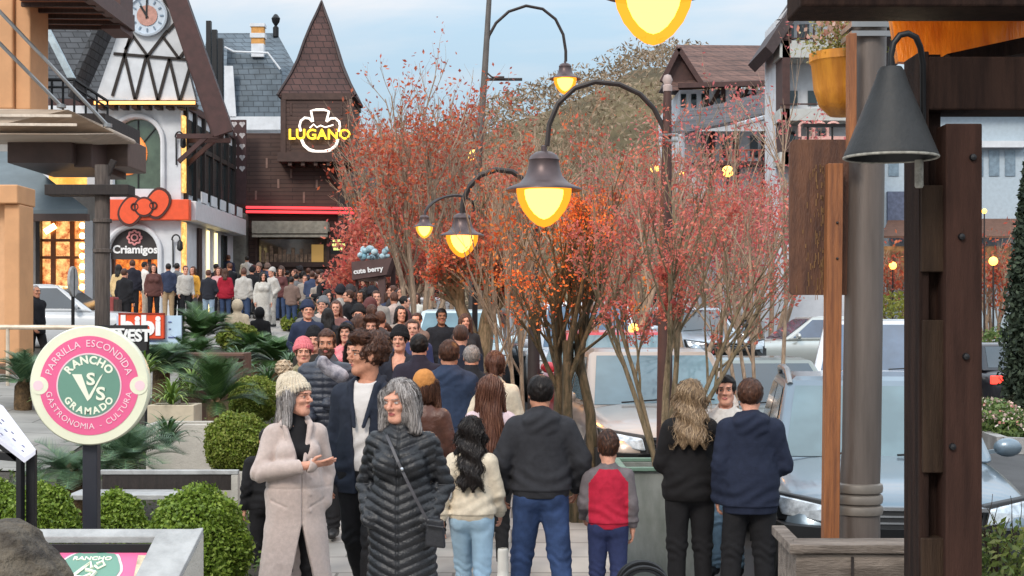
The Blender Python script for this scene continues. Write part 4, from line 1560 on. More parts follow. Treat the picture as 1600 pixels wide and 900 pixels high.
# left end: pierced balcony panel and rough stone pier
b = MB(lug); px0, px1 = lx(352), lx(391)
b.box(px0, px1, Yl - .9, Yl - .8, lz(322), lz(192)); pn = b.obj('pierced_panel', mat('maroon_boards', srgb(70, 46, 46), .7, var=.15))
b = MB(lug)
for r_ in range(5):
    for c_ in range(3):
        cx_, cz_ = lx(360 + c_ * 12.5), lz(199 + r_ * 17)
        for s in (-.05, .05): b.prism(ring_poly(cx_ + s, cz_ + .03, .065, 10, y=Yl - .91), (0, .008, 0))
        b.prism([(cx_ - .10, Yl - .911, cz_ + .01), (cx_, Yl - .911, cz_ - .13), (cx_ + .10, Yl - .911, cz_ + .01)], (0, .006, 0))
o = b.obj('heart_cutout', mat('pale_cutout', srgb(186, 180, 180), .7), parent=None); setparent(o, pn)
b = MB(lug); b.box(lx(364), lx(389), Yl - .7, Yl - .05, zb, lz(335)); b.obj('stone_pier', mat('rough_grey_stone', srgb(108, 104, 96), .9, var=.35, scale=3, bump=.8, bscale=12), bevel=.06)

# a low shop front in the shade beyond, mostly behind people and leaves
sf = thing('shaded_shop_front', 'dark shaded shop front beside the spire shop', 'building', (PX(545, 66), 66, gz(-7, 66) - .3))
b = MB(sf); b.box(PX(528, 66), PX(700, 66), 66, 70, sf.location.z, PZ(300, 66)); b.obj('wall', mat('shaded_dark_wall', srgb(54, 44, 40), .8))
for k in range(4):
    b = MB(sf); b.box(PX(540 + k * 38, 66), PX(566 + k * 38, 66), 65.94, 66.02, PZ(450, 66), PZ(372, 66)); b.obj('window', goods_glow('lit_warm_shop', (.12, .07, .04), (.9, .55, .25), .45, 3))
b = MB(sf); b.prism([(PX(520, 65), 64.6, PZ(305, 65)), (PX(705, 65), 64.6, PZ(305, 65)), (PX(690, 68), 68, PZ(250, 68)), (PX(530, 68), 68, PZ(250, 68))], (0, .2, .1)); b.obj('roof', M_SLATE)
# yellow-lettered board on a post
yb = thing('yellow_lettered_board', 'small black board with yellow-green lettering by the spire shop corner', 'sign', (PX(528, 55), 55, gz(-6.5, 55)))
b = MB(yb); b.box(PX(517, 55), PX(541, 55), 55, 55.06, PZ(397, 55), PZ(370, 55)); b.tube([(PX(529, 55), 55.05, gz(-6.5, 55) - .1), (PX(529, 55), 55.05, PZ(397, 55))], .04, 6); b.obj('board', M_BLACKM)
b = MB(yb)
for r_, (a0, a1) in enumerate(((520, 538), (519, 540), (521, 538))):
    x = PX(a0, 55)
    while x < PX(a1, 55) - .05:
        w_ = rng.uniform(.04, .09); b.box(x, x + w_, 54.985, 54.998, PZ(378 + r_ * 6.5, 55), PZ(374 + r_ * 6.5, 55)); x += w_ + .015
b.obj('lettering', emis('yellow_green_letters', (.75, .8, .25), .8))
# ------------------------------------------------------------------ near shop building at the far left
M_PEACH = mat('peach_render', srgb(204, 152, 108), .7, var=.08, scale=2)
M_BEIGE = mat('beige_board', srgb(186, 168, 150), .7, var=.12, scale=3, stretch=(.4, 4, 4))
M_BROWNBOX = mat('brown_fascia', srgb(74, 57, 52), .6, var=.15, scale=3)
M_SOFFIT = mat('warm_soffit_boards', srgb(140, 84, 58), .55, var=.25, scale=5, stretch=(8, .6, 8))


def at(px, py, Y): return P3(px, py, Y)


la = thing('awning_shop', 'peach-columned shop with a beige canopy on rods and a grey sloping awning', 'building', (-11.0, 31, gz(-11, 31) - .2))
zb = la.location.z
b = MB(la)
b.box(PX(-60, 32), PX(48, 32), 32, 32.3, zb, PZ(60, 32)); b.box(PX(145, 32) - .0, PX(160, 32), 32, 32.3, zb, PZ(300, 32))
b.box(PX(48, 32), PX(160, 32), 32.02, 32.3, PZ(345, 32), PZ(296, 32))
b.obj('wall', mat('grey_render', srgb(150, 146, 142), .8, var=.1))
b = MB(la); b.box(PX(48, 32), PX(62, 32), 32.0, 32.25, zb, PZ(345, 32)); b.obj('dark_shutter', M_BLACKWOOD)
b = MB(la); b.box(PX(133, 32), PX(145, 32), 31.95, 32.28, zb, PZ(345, 32)); b.obj('white_jamb', M_WHITEWALL)
b = MB(la); b.box(PX(62, 32), PX(133, 32), 32.2, 32.25, zb, PZ(345, 32)); sw_ = b.obj('lit_shop_window', goods_glow('lit_gold_goods', srgb(150, 60, 16), (1.0, .58, .2), 1.5, 6))
b = MB(la)
for px in (80, 110): b.box(PX(px, 32) - .05, PX(px, 32) + .05, 32.12, 32.19, zb, PZ(345, 32))
for py in (375, 402): b.box(PX(62, 32), PX(133, 32), 32.10, 32.15, PZ(py, 32) - .03, PZ(py, 32) + .03)
o = b.obj('shelf', mat('amber_shelf', srgb(120, 66, 28), .5), parent=None); setparent(o, sw_)
b = MB(la)
for k in range(8): b.ball((PX(126, 32), 32.12, PZ(352 + k * 16, 32)), .07, 8, 6)
o = b.obj('bulb_row', M_BULB, parent=None, smooth=True); setparent(o, sw_)
b = MB(la); b.bar((PX(68, 32), 32.1, PZ(362, 32)), (PX(84, 32), 32.1, PZ(352, 32)), .12, .05, up=(0, 1, 0)); o = b.obj('strip_lamp', M_BULB, parent=None); setparent(o, sw_)
# grey sloping awning roof
b = MB(la)
A = [at(-40, 243, 32), at(22, 244, 32), at(137, 334, 29.6), at(-40, 338, 29.6)]
b.prism(A, (0, 0, .10)); b.obj('sloping_awning', mat('grey_awning_sheet', srgb(112, 124, 130), .6, var=.1, scale=2))
b = MB(la); b.box(at(-40, 0, 29.6)[0], at(137, 0, 29.6)[0], 29.55, 29.75, PZ(345, 29.6), PZ(334, 29.6) - .002); b.obj('awning_edge', M_BROWNBOX)
b = MB(la); b.box(PX(38, 29.8), PX(48, 29.8), 29.9, 30.1, zb, PZ(345, 29.8)); b.obj('awning_post', mat('grey_render', srgb(150, 146, 142)))
# brown fascia boxes and the beige canopy over them
b = MB(la); b.box(PX(22, 29), PX(122, 29), 28.6, 31.5, PZ(258, 29), PZ(211, 29)); b.box(PX(122, 29.2), PX(150, 29.2), 28.9, 31.5, PZ(262, 29), PZ(211, 29)); b.obj('fascia_box', M_BROWNBOX, bevel=.02)
b = MB(la); b.box(PX(155, 30), PX(200, 30), 30, 31.5, PZ(260, 30), PZ(216, 30)); b.obj('end_box', mat('brown_end_board', srgb(92, 74, 66), .6, var=.12), bevel=.02)
b = MB(la)
b.prism([at(-60, 210, 27.4), at(118, 210, 27.4), at(180, 210, 28.6), at(180, 204, 28.6), at(106, 171, 27.4), at(-60, 169, 27.4)], (0, 1.6, 0))
b.obj('canopy', M_BEIGE, bevel=.03)
b = MB(la)
for py in (180, 194): b.bar(at(-60, py, 27.36), at(120 if py > 185 else 112, py + 1, 27.36), .03, .05)
b.obj('canopy_moulding', mat('canopy_line', srgb(206, 192, 176), .6))
for k, (p, q_) in enumerate(((at(-6, 12, 27), at(168, 196, 27.6)), (at(-8, 60, 27), at(96, 166, 27.5)))):
    b = MB(la); b.tube([p, q_], .035, 6); b.lathe([(.0, .05), (.09, .03), (.09, -.03), (0, -.05)], 10, q_); b.obj('tie_rod', M_STEEL, smooth=True)
# peach column, eaves with slats, balcony with rail
b = MB(la); b.box(PX(-30, 28), PX(20, 28), 28, 29.2, PZ(170, 28), PZ(-60, 28)); b.box(PX(20, 28) + .005, PX(45, 28), 28.1, 29.2, PZ(170, 28), PZ(-60, 28)); b.obj('column', M_PEACH, bevel=.03)
b = MB(la)
E0, E1, E2, E3 = at(30, -10, 27), at(130, -10, 27), at(205, 46, 31), at(45, 44, 31)
b.prism([E0, E1, E2, E3], (0, 0, .25)); b.obj('eave', M_SOFFIT)
b = MB(la)
for k in range(6):
    t = (k + .4) / 6
    p = Vector(E0).lerp(Vector(E3), t); q_ = Vector(E1).lerp(Vector(E2), t)
    b.bar(p + Vector((0, 0, -.04)), q_ + Vector((0, 0, -.04)), .09, .08)
b.obj('eave_slat', M_DARKWOOD)
b = MB(la); b.bar(Vector(E1) + Vector((0, -.1, .1)), Vector(E2) + Vector((0, -.1, .1)), .2, .32); b.box(PX(158, 30), PX(188, 30), 30, 31, PZ(45, 30), PZ(-40, 30)); b.obj('eave_board', mat('maroon_edge', srgb(80, 52, 46), .6))
b = MB(la); b.box(PX(46, 33), PX(166, 33), 32.9, 36, PZ(210, 33), PZ(178, 33)); bal = b.obj('balcony', M_BLACKWOOD)
b = MB(la)
R0, R1, R2 = at(46, 124, 33), at(116, 124, 33), at(168, 158, 35)
b.tube([R0, R1, R2], .04, 6); b.tube([at(46, 136, 33), at(116, 136, 33), at(168, 168, 35)], .03, 6)
for k in range(5):
    p = Vector(R0).lerp(Vector(R1), k / 4); b.tube([p, p - Vector((0, 0, .9))], .028, 5)
for k in range(1, 4):
    p = Vector(R1).lerp(Vector(R2), k / 3); b.tube([p, p - Vector((0, 0, .75))], .028, 5)
o = b.obj('balcony_rail', M_BLACKM, parent=None, smooth=True); setparent(o, bal)
b = MB(la); b.box(PX(57, 34), PX(63, 34), 34, 34.3, PZ(175, 34), PZ(44, 34)); b.box(PX(65, 34), PX(69, 34), 34, 34.3, PZ(175, 34), PZ(44, 34)); b.obj('white_post', M_WHITEWALL)
b = MB(la); b.bar(at(72, 44, 33.5), at(113, 124, 33.5), .16, .14); b.obj('strut', mat('pale_blue_strut', srgb(170, 184, 190), .5))
b = MB(la); b.box(PX(74, 33), PX(134, 33), 33.1, 33.2, PZ(292, 33), PZ(260, 33)); b.obj('upper_lit_window', goods_glow('lit_gold_room', (.7, .28, .04), (1, .6, .14), 1.5, 2))
b = MB(la); b.box(PX(134, 33), PX(174, 33), 33.1, 33.3, PZ(292, 33), PZ(255, 33)); b.obj('upper_wall', M_WHITEWALL)

# dark wooden post with its cross beam in front of the shop
tp = thing('timber_post', 'weathered dark timber post with a cross beam in front of the lit shop window', 'post', (PX(160, 27), 27, gz(-7.5, 27)))
b = MB(tp); b.tube([(tp.location.x, 27, gz(-7.5, 27) - .1), (tp.location.x, 27, PZ(258, 27))], .14, 12)
for py in (345, 392): b.lathe([(.14, -.04), (.175, -.03), (.175, .03), (.14, .04)], 12, (tp.location.x, 27, PZ(py, 27)))
b.obj('post', mat('weathered_post', srgb(92, 82, 76), .8, var=.3, scale=5, bump=.5, stretch=(5, 5, .5)), smooth=True)
b = MB(tp); b.box(PX(76, 27), PX(206, 27), 26.75, 27.25, PZ(306, 27), PZ(290, 27)); b.obj('beam', M_BLACKWOOD, bevel=.01)
b = MB(tp); b.bar((PX(178, 27), 27, PZ(250, 27)), (PX(160, 27), 27, PZ(290, 27)), .1, .1); b.obj('brace', M_BLACKWOOD)

# peach portal beside the terrace
po = thing('peach_portal', 'peach painted door portal at the left edge of the terrace', 'portal', (PX(0, 24), 24, gz(-8.3, 24)))
zb = po.location.z
b = MB(po); b.box(PX(-50, 24), PX(37, 24), 23.7, 24.6, PZ(320, 24), PZ(291, 24)); b.box(PX(13, 24), PX(37, 24), 23.8, 24.5, zb + .35, PZ(320, 24) - .003); b.box(PX(-50, 24), PX(0, 24), 24.3, 24.5, zb + .1, PZ(320, 24) - .003); b.obj('frame', M_PEACH, bevel=.02)
b = MB(po); b.box(PX(0, 24), PX(13, 24), 24.0, 24.35, zb + .35, PZ(320, 24) - .006); b.obj('reveal', mat('pale_peach', srgb(218, 172, 130), .7, var=.05))
b = MB(po); b.box(PX(-50, 24), PX(39, 24), 23.65, 24.55, zb - .15, zb + .35); b.obj('plinth', mat('brown_plinth', srgb(112, 84, 66), .8, var=.15))

# hand rail
hr = thing('hand_rail', 'pale pipe hand rail on thin posts above the terrace', 'railing', (PX(12, 22), 22, gz(-7.5, 22)))
b = MB(hr); b.tube([(PX(-60, 22), 22, PZ(511, 22)), (PX(196, 22), 22, PZ(512, 22))], .035, 8); b.obj('rail', mat('pale_rail', srgb(206, 190, 170), .5, .2), smooth=True)
for px in (12, 190):
    b = MB(hr); b.tube([(PX(px, 22), 22, gz(PX(px, 22), 22) - .05), (PX(px, 22), 22, PZ(512, 22))], .028, 8); b.obj('post', mat('pale_rail', srgb(206, 190, 170)), smooth=True)

# ------------------------------------------------------------------ signs on the left
M_CREAM = mat('cream_enamel', srgb(226, 226, 200), .35, var=.04, scale=4, coat=.2)
M_PINK = mat('pink_enamel', srgb(226, 98, 142), .4, var=.04, scale=4)
M_SAGE = mat('sage_enamel', srgb(104, 146, 128), .4, var=.05, scale=4)
M_LETTER = mat('cream_lettering', srgb(232, 234, 212), .5, var=0)
SY = 7.5
rs_ = thing('round_sign', 'round pink, cream and sage restaurant sign on a dark post', 'sign', (PX(142, SY), SY, gz(-2.1, SY)))
cx_, cz_ = PX(142, SY), PZ(602, SY)
RR = 93 / F_PX * SY
b = MB(rs_); b.box(PX(126, SY), PX(149, SY), SY + .03, SY + .10, gz(-2, SY) - .02, cz_); b.obj('post', mat('charcoal_post', srgb(44, 46, 54), .45, .2, var=.1), bevel=.004)
b = MB(rs_); b.lathe([(0, .03), (RR - .006, .03), (RR, .022), (RR, -.022), (RR - .006, -.03), (0, -.03)], 72, (cx_, SY, cz_), 'y'); b.obj('disc', M_CREAM, smooth=True)


b = MB(rs_); b.lathe([(0, -.0325), (RR * .83, -.0325), (RR * .83, -.028)], 80, (cx_, SY, cz_), 'y'); b.obj('pink_ring', M_PINK)
for s in (1, -1):
    b = MB(rs_); b.lathe([(0, -.0335), (RR * .15, -.0335), (RR * .15, -.031)], 24, (cx_ + s * RR * .83, SY, cz_), 'y'); b.obj('side_notch', M_CREAM)
b = MB(rs_); b.lathe([(0, -.0345), (RR * .545, -.0345), (RR * .545, -.033)], 64, (cx_, SY, cz_), 'y'); b.lathe([(0, -.0345), (RR * .085, -.0345), (RR * .085, -.032)], 24, (cx_ + RR * .85, SY, cz_), 'y'); b.lathe([(0, -.0345), (RR * .085, -.0345), (RR * .085, -.032)], 24, (cx_ - RR * .85, SY, cz_), 'y'); b.obj('inner_line', mat('pale_pink_line', srgb(236, 200, 206), .5, var=0))
b = MB(rs_); b.lathe([(0, -.036), (RR * .52, -.036), (RR * .52, -.033)], 64, (cx_, SY, cz_), 'y'); b.obj('sage_centre', M_SAGE)
M0 = face_m(cx_, SY - .0365, cz_)
M1 = face_m(cx_, SY - .0345, cz_)
b = MB(rs_)
arc_text(b, 'PARRILLA ESCONDIDA', .050, M1, RR * .70, 90, 1.7, .002, .0)
arc_text(b, 'GASTRONOMIA - CULTURA', .042, M1, RR * .685, 270, 1.6, .002, .0, inside=True)
b.obj('ring_lettering', mat('pale_pink_letters', srgb(244, 206, 214), .5, var=0))
b = MB(rs_)
arc_text(b, 'RANCHO', .056, M0, RR * .425, 90, 2.4, .003, .0022)
arc_text(b, 'GRAMADO', .048, M0, RR * .43, 270, 2.4, .003, .0018, inside=True)
T = M0
vs = lambda pts: b.prism([T @ Vector((x * RR, z * RR, 0)) for x, z in pts], Vector((0, -.002, 0)))
vs([(-.28, .19), (-.12, .19), (.005, -.17), (-.02, -.26)])
vs([(-.02, -.26), (.012, -.15), (.19, .15), (.24, .20), (.04, -.20)])
for tx, tz, sz in ((.035, .10, .085), (.20, -.145, .092)):
    b.text('S', sz, T @ Matrix.Translation((tx * RR, tz * RR, .0035)) @ Matrix.Scale(1.15, 4, (1, 0, 0)), .003, .0025)
b.obj('centre_lettering', M_LETTER)

# low sign table with the same emblem lying under its grey frame
ty0 = 5.6
tb_ = thing('sign_table', 'low grey-framed table sign with a pink and sage emblem', 'sign', (-1.55, 6.0, gz(-1.6, 6)))
top = PZ(826, 6.5)
G0, G1 = PX(40, 6.5), PX(318, 6.5)
b = MB(tb_)
sl = .55                       # the panel slopes down towards the path
zt_ = lambda y: top - (6.5 - y) * sl
b.prism([(G0 - .4, 6.45, zt_(6.45)), (G1 - .01, 6.45, zt_(6.45) - .0), (G1 + .0, 6.5, top), (G0 - .4, 6.5, top)], (0, 0, -.03))
b.prism([(PX(160, 5.85), 5.85, zt_(5.85)), (PX(228, 5.85), 5.85, zt_(5.85)), (G1, 6.5, top + .006), (PX(244, 6.46), 6.46, zt_(6.46) + .006)], (0, 0, -.03))
b.obj('frame', M_GREYSTONE, bevel=.004)
b = MB(tb_); b.prism([(PX(228, 5.85), 5.85, zt_(5.85) - .031), (G1, 6.5, top - .026), (G1, 6.5, gz(0, 6) - .02), (PX(228, 5.85), 5.85, gz(0, 6) - .02)], (-.03, 0, 0)); b.obj('side_panel', M_CONC)
b = MB(tb_); b.box(G0 - .4, PX(243, 6.45), 6.42, 6.45, zt_(6.45) - .07, zt_(6.45) - .031); b.obj('black_channel', M_BLACKM)
zp = lambda y: zt_(y) - .05
pan = [(-2.6, 5.86, zp(5.86)), (PX(172, 5.86), 5.86, zp(5.86)), (PX(243, 6.43), 6.43, zp(6.43)), (-2.6, 6.43, zp(6.43))]
b = MB(tb_); b.prism(pan, (0, 0, -.02)); pn_ = b.obj('panel', M_PINK)
ecx, ecy, er = PX(137, 6.3), 6.305, .132
disc = lambda r, dz, n=56: [(ecx + r * (1 + .014 * (abs((i % 8) - 4) - 2)) * math.cos(2 * PI * i / n), ecy + 1.0 * r * (1 + .014 * (abs((i % 8) - 4) - 2)) * math.sin(2 * PI * i / n), zp(ecy + 1.0 * r * math.sin(2 * PI * i / n)) + dz) for i in range(n)]
cl = lambda P_: [(x, min(y, 6.41), zp(min(y, 6.41)) + (z - zp(y))) for x, y, z in P_]
b = MB(tb_); b.prism(cl(disc(er + .012, .003)), (0, 0, -.004)); o = b.obj('emblem_line', mat('pale_pink_line', srgb(236, 200, 206)), parent=None); setparent(o, pn_)
b = MB(tb_); b.prism(cl(disc(er, .006)), (0, 0, -.004)); o = b.obj('emblem', M_SAGE, parent=None); setparent(o, pn_)
MT = Matrix(((.46, 0, 0, ecx), (0, .33, 0, ecy), (0, sl * .33, 1, zp(ecy) + .009), (0, 0, 0, 1)))
b = MB(tb_); b.text('RANCHO', .085, MT @ Matrix.Translation((0, .205, 0)), .003, .002)
# a little rider-like flourish of strokes, as on the sign
stroke = lambda pts, r: b.tube([MT @ Vector((x, y, 0)) for x, y in pts], r, 5)
stroke([(-.16, -.36), (-.12, -.12), (-.05, .03), (.0, .13), (.03, .02)], .009)
stroke([(-.02, .0), (.08, -.05), (.05, -.16), (.12, -.27), (.16, -.4)], .009)
stroke([(.06, .1), (.11, .15), (.14, .08), (.09, .02), (.05, .07)], .007)
stroke([(-.10, -.12), (-.02, -.14), (.04, -.08)], .007)
o = b.obj('emblem_marks', M_LETTER, parent=None); setparent(o, pn_)
b = MB(tb_); b.prism([(PX(202, 6.15), 6.15, zp(6.15) + .004), (PX(216, 6.4), 6.4, zp(6.4) + .004), (PX(238, 6.4), 6.4, zp(6.4) + .004), (PX(207, 6.15), 6.15, zp(6.15) + .004)], (0, 0, -.006)); o = b.obj('picture_strip', mat('picture_strip', srgb(196, 178, 150), .5, var=.5, scale=16), parent=None); setparent(o, pn_)
b = MB(tb_)
for x in (G0 - .3, G1 - .1): b.box(x, x + .06, 6.40, 6.46, gz(0, 6) - .02, top - .16)
b.obj('leg', M_BLACKM)

# menu stand at the left edge
ms = thing('menu_stand', 'black menu stand with a slanted white menu board at the left edge', 'stand', (PX(38, 7.0), 7.0, gz(-2.3, 7)))
b = MB(ms)
b.box(PX(28, 7), PX(36, 7), 6.97, 7.03, gz(-2, 7) - .02, PZ(712, 7)); b.box(PX(37, 7), PX(51, 7), 7.03, 7.07, gz(-2, 7) - .02, PZ(705, 7))
b.bar((PX(-40, 7), 7.0, PZ(708, 7)), (PX(34, 7), 7.0, PZ(715, 7)), .03, .04); b.bar((PX(-36, 7), 7.0, PZ(660, 7)), (PX(30, 7), 7.0, PZ(716, 7)), .03, .045)
b.obj('frame', M_BLACKM, bevel=.003)
b = MB(ms)
q4 = [at(-40, 612, 7.35), at(5, 634, 7.35), at(56, 702, 6.95), at(38, 716, 6.95), at(-40, 655, 6.95)]
b.prism(q4, (.0, 0, -.025)); bd = b.obj('menu_board', mat('menu_white', srgb(214, 214, 226), .35, var=.05, scale=8), bevel=.003)
b = MB(ms)
for i in range(16):
    u, v = rng.uniform(.05, .9), rng.uniform(.1, .85)
    A0 = Vector(at(-40, 612, 7.35)).lerp(Vector(at(56, 702, 6.95)), u); B0 = Vector(at(-40, 655, 6.95)).lerp(Vector(at(38, 716, 6.95)), u)
    c0 = A0.lerp(B0, v) + Vector((0, -.0, .004)); d0 = (Vector(at(56, 702, 6.95)) - Vector(at(-40, 612, 7.35))).normalized()
    b.bar(c0, c0 + d0 * rng.uniform(.012, .03), .006, .003)
o = b.obj('print', mat('menu_print', srgb(110, 108, 130), .6), parent=None); setparent(o, bd)

# red and pale blue board, and the black board in front of it
bs = thing('shoe_shop_board', 'orange-red board with white letters beside a pale blue panel in the plants', 'sign', (PX(234, 22), 22, gz(-5.4, 22)))
b = MB(bs); b.box(PX(182, 22), PX(283, 22), 22, 22.06, PZ(538, 22), PZ(493, 22)); b.obj('backboard', mat('pale_blue_board', srgb(182, 206, 226), .5, var=.04))
b = MB(bs); b.box(PX(186, 22), PX(258, 22), 21.965, 22.0, PZ(529, 22), PZ(490, 22)); b.obj('red_panel', mat('red_panel', srgb(224, 78, 34), .45, var=.05))
b = MB(bs); b.box(PX(257, 22), PX(259, 22), 21.95, 21.964, PZ(530, 22), PZ(490, 22)); b.box(PX(186, 22), PX(259, 22), 21.95, 21.964, PZ(530, 22), PZ(528, 22)); b.box(PX(186, 22), PX(259, 22), 21.95, 21.964, PZ(491, 22), PZ(489, 22)); b.obj('panel_edge', mat('dark_red_edge', srgb(140, 42, 22), .5))
b = MB(bs); b.text('bibi', .40, face_m(PX(221, 22), 21.955, PZ(510, 22)), .012, .018, space=1.05); b.obj('lettering', mat('white_lettering', (.85, .85, .85)))
b = MB(bs)
for i, (a, c, py) in enumerate(((231, 262, 533), (263, 277, 527), (263, 268, 503), (264, 267, 514))): b.box(PX(a, 22), PX(c, 22), 21.985, 21.998, PZ(py + .8, 22), PZ(py - .8, 22))
b.obj('small_print', mat('small_print', srgb(84, 96, 150), .6))
b = MB(bs)
for px in (190, 278): b.box(PX(px, 22), PX(px, 22) + .05, 22.06, 22.1, gz(-5.4, 22) - .05, PZ(500, 22))
b.obj('post', M_BLACKM)
bw = thing('black_board', 'black board with white capitals behind the round sign', 'sign', (PX(195, 18), 18, gz(-4.8, 18)))
b = MB(bw); b.box(PX(148, 18), PX(229, 18), 18, 18.06, PZ(548, 18), PZ(508, 18)); b.obj('board', mat('black_board', srgb(26, 24, 26), .5))
b = MB(bw); b.text('WEST', .20, face_m(PX(205, 18), 17.99, PZ(525, 18)) @ Matrix.Shear('XY', 4, (0.0, 0.0)), .008, .008, space=.9); b.box(PX(150, 18), PX(195, 18), 17.985, 17.998, PZ(516, 18), PZ(513, 18)); b.obj('lettering', mat('white_lettering', (.85, .85, .85)))
b = MB(bw)
for px in (152, 224): b.box(PX(px, 18), PX(px, 18) + .05, 18.06, 18.1, gz(-4.8, 18) - .05, PZ(520, 18))
b.obj('post', M_BLACKM)
# slim round-topped sign on a pole in the terrace, brick-red box
sp_ = thing('street_pole_sign', 'thin dark pole with a narrow oval sign in front of the lit window', 'sign', (PX(114, 25), 25, gz(-7.5, 25)))
b = MB(sp_); b.tube([(sp_.location.x, 25, sp_.location.z - .05), (sp_.location.x, 25, PZ(420, 25))], .03, 6); b.obj('pole', M_BLACKM, smooth=True)
b = MB(sp_); b.lathe([(0, -.02), (.26, -.02), (.26, .02), (0, .02)], 20, (sp_.location.x, 25, PZ(440, 25)), 'x'); b.obj('disc', M_GREYSTONE, smooth=True)
rb = thing('red_box', 'brick-red waste box with a dark post beside the shop door crowd', 'bin', (PX(174, 30), 30, gz(-8, 30)))
b = MB(rb); b.box(PX(164, 30), PX(178, 30), 30, 30.4, gz(-8, 30), PZ(464, 30)); b.obj('box', mat('brick_red', srgb(150, 66, 64), .7, var=.15), bevel=.02)
b = MB(rb); b.box(PX(178.5, 30), PX(186, 30), 29.95, 30.2, gz(-8, 30), PZ(468, 30)); b.obj('post', M_DARKWOOD)

# ------------------------------------------------------------------ garden
M_BOX = mat_leaf('boxwood_leaves', [srgb(80, 104, 34), srgb(126, 150, 54), srgb(102, 128, 44), srgb(154, 174, 76), srgb(66, 88, 32)], .5, .25)
M_BOXDRY = mat_leaf('boxwood_bronze_leaves', [srgb(88, 108, 38), srgb(136, 154, 60), srgb(112, 126, 50), srgb(156, 160, 80), srgb(76, 90, 36)], .5, .25)
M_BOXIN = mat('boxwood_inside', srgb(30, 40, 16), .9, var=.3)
M_TWIG = mat('boxwood_twigs', srgb(58, 44, 30), .9)


def boxwood(px, py_c, Y, rx, rz, n, label, m=None, flat=1.0, group='clipped boxwood balls', seed=1, size=.0155):
    n = int(n * 1.75) if Y < 20 else n
    rs = np.random.RandomState(seed)
    c = np.array(P3(px, py_c, Y))
    if Y < 12:
        c[2] -= .06; rz += .06
    u = rs.normal(0, 1, (n, 3)); u /= np.linalg.norm(u, axis=1)[:, None]
    lump = 1 + .035 * np.maximum(0, np.sin(u[:, 0] * 23 + seed) * np.sin(u[:, 2] * 19) * np.sin(u[:, 1] * 21)) + .05 * np.sin(u[:, 0] * 7 + seed) * np.cos(u[:, 2] * 6) + .035 * np.sin(u[:, 1] * 13 + u[:, 2] * 11 + seed)
    rad = lump * (1 - .16 * rs.uniform(0, 1, n) ** 2.2 + .032 * rs.normal(0, 1, n) + .10 * (rs.uniform(0, 1, n) > .992))
    p = u * rad[:, None] * np.array((rx, rx, rz))
    keep = p[:, 2] > -rz * .93
    V, F = leaf_quads(p[keep], size, rs, u[keep] * .6, asp=.6)
    root = thing('boxwood_ball', label, 'shrub', tuple(c), 0, group)
    mesh_from('foliage', V, F, m or M_BOX, None, False, root)
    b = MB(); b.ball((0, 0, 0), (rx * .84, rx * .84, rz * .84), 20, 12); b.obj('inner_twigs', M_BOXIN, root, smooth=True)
    return root


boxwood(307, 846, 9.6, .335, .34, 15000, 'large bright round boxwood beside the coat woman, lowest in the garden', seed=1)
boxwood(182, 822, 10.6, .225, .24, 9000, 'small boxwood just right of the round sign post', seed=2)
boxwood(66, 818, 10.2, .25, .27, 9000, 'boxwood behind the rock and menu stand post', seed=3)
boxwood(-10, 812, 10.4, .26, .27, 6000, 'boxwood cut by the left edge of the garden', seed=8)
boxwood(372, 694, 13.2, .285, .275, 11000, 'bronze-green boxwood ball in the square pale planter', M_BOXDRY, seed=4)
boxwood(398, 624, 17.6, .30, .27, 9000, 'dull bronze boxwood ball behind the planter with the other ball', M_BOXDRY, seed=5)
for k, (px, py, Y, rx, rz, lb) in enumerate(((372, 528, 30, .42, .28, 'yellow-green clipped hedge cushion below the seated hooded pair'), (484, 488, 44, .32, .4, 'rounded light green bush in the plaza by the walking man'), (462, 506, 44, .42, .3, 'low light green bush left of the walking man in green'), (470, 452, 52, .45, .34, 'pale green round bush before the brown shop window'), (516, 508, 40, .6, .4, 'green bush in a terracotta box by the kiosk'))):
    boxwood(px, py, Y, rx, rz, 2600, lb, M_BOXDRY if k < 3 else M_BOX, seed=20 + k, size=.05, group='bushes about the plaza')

M_SAGO = mat_leaf('sago_leaves', [srgb(44, 72, 40), srgb(74, 104, 58), srgb(58, 88, 50), srgb(98, 126, 74)], .35, .15)
M_SAGOB = mat_leaf('bluish_sago_leaves', [srgb(74, 102, 78), srgb(100, 128, 96), srgb(60, 88, 62), srgb(122, 146, 106)], .35, .15)
M_SPIDER = mat_leaf('lily_leaves', [srgb(96, 124, 52), srgb(136, 160, 76), srgb(78, 106, 46), srgb(160, 176, 98)], .4, .2)
M_TRUNKP = mat('palm_stump', srgb(92, 72, 48), .9, var=.4, scale=20, bump=.8)


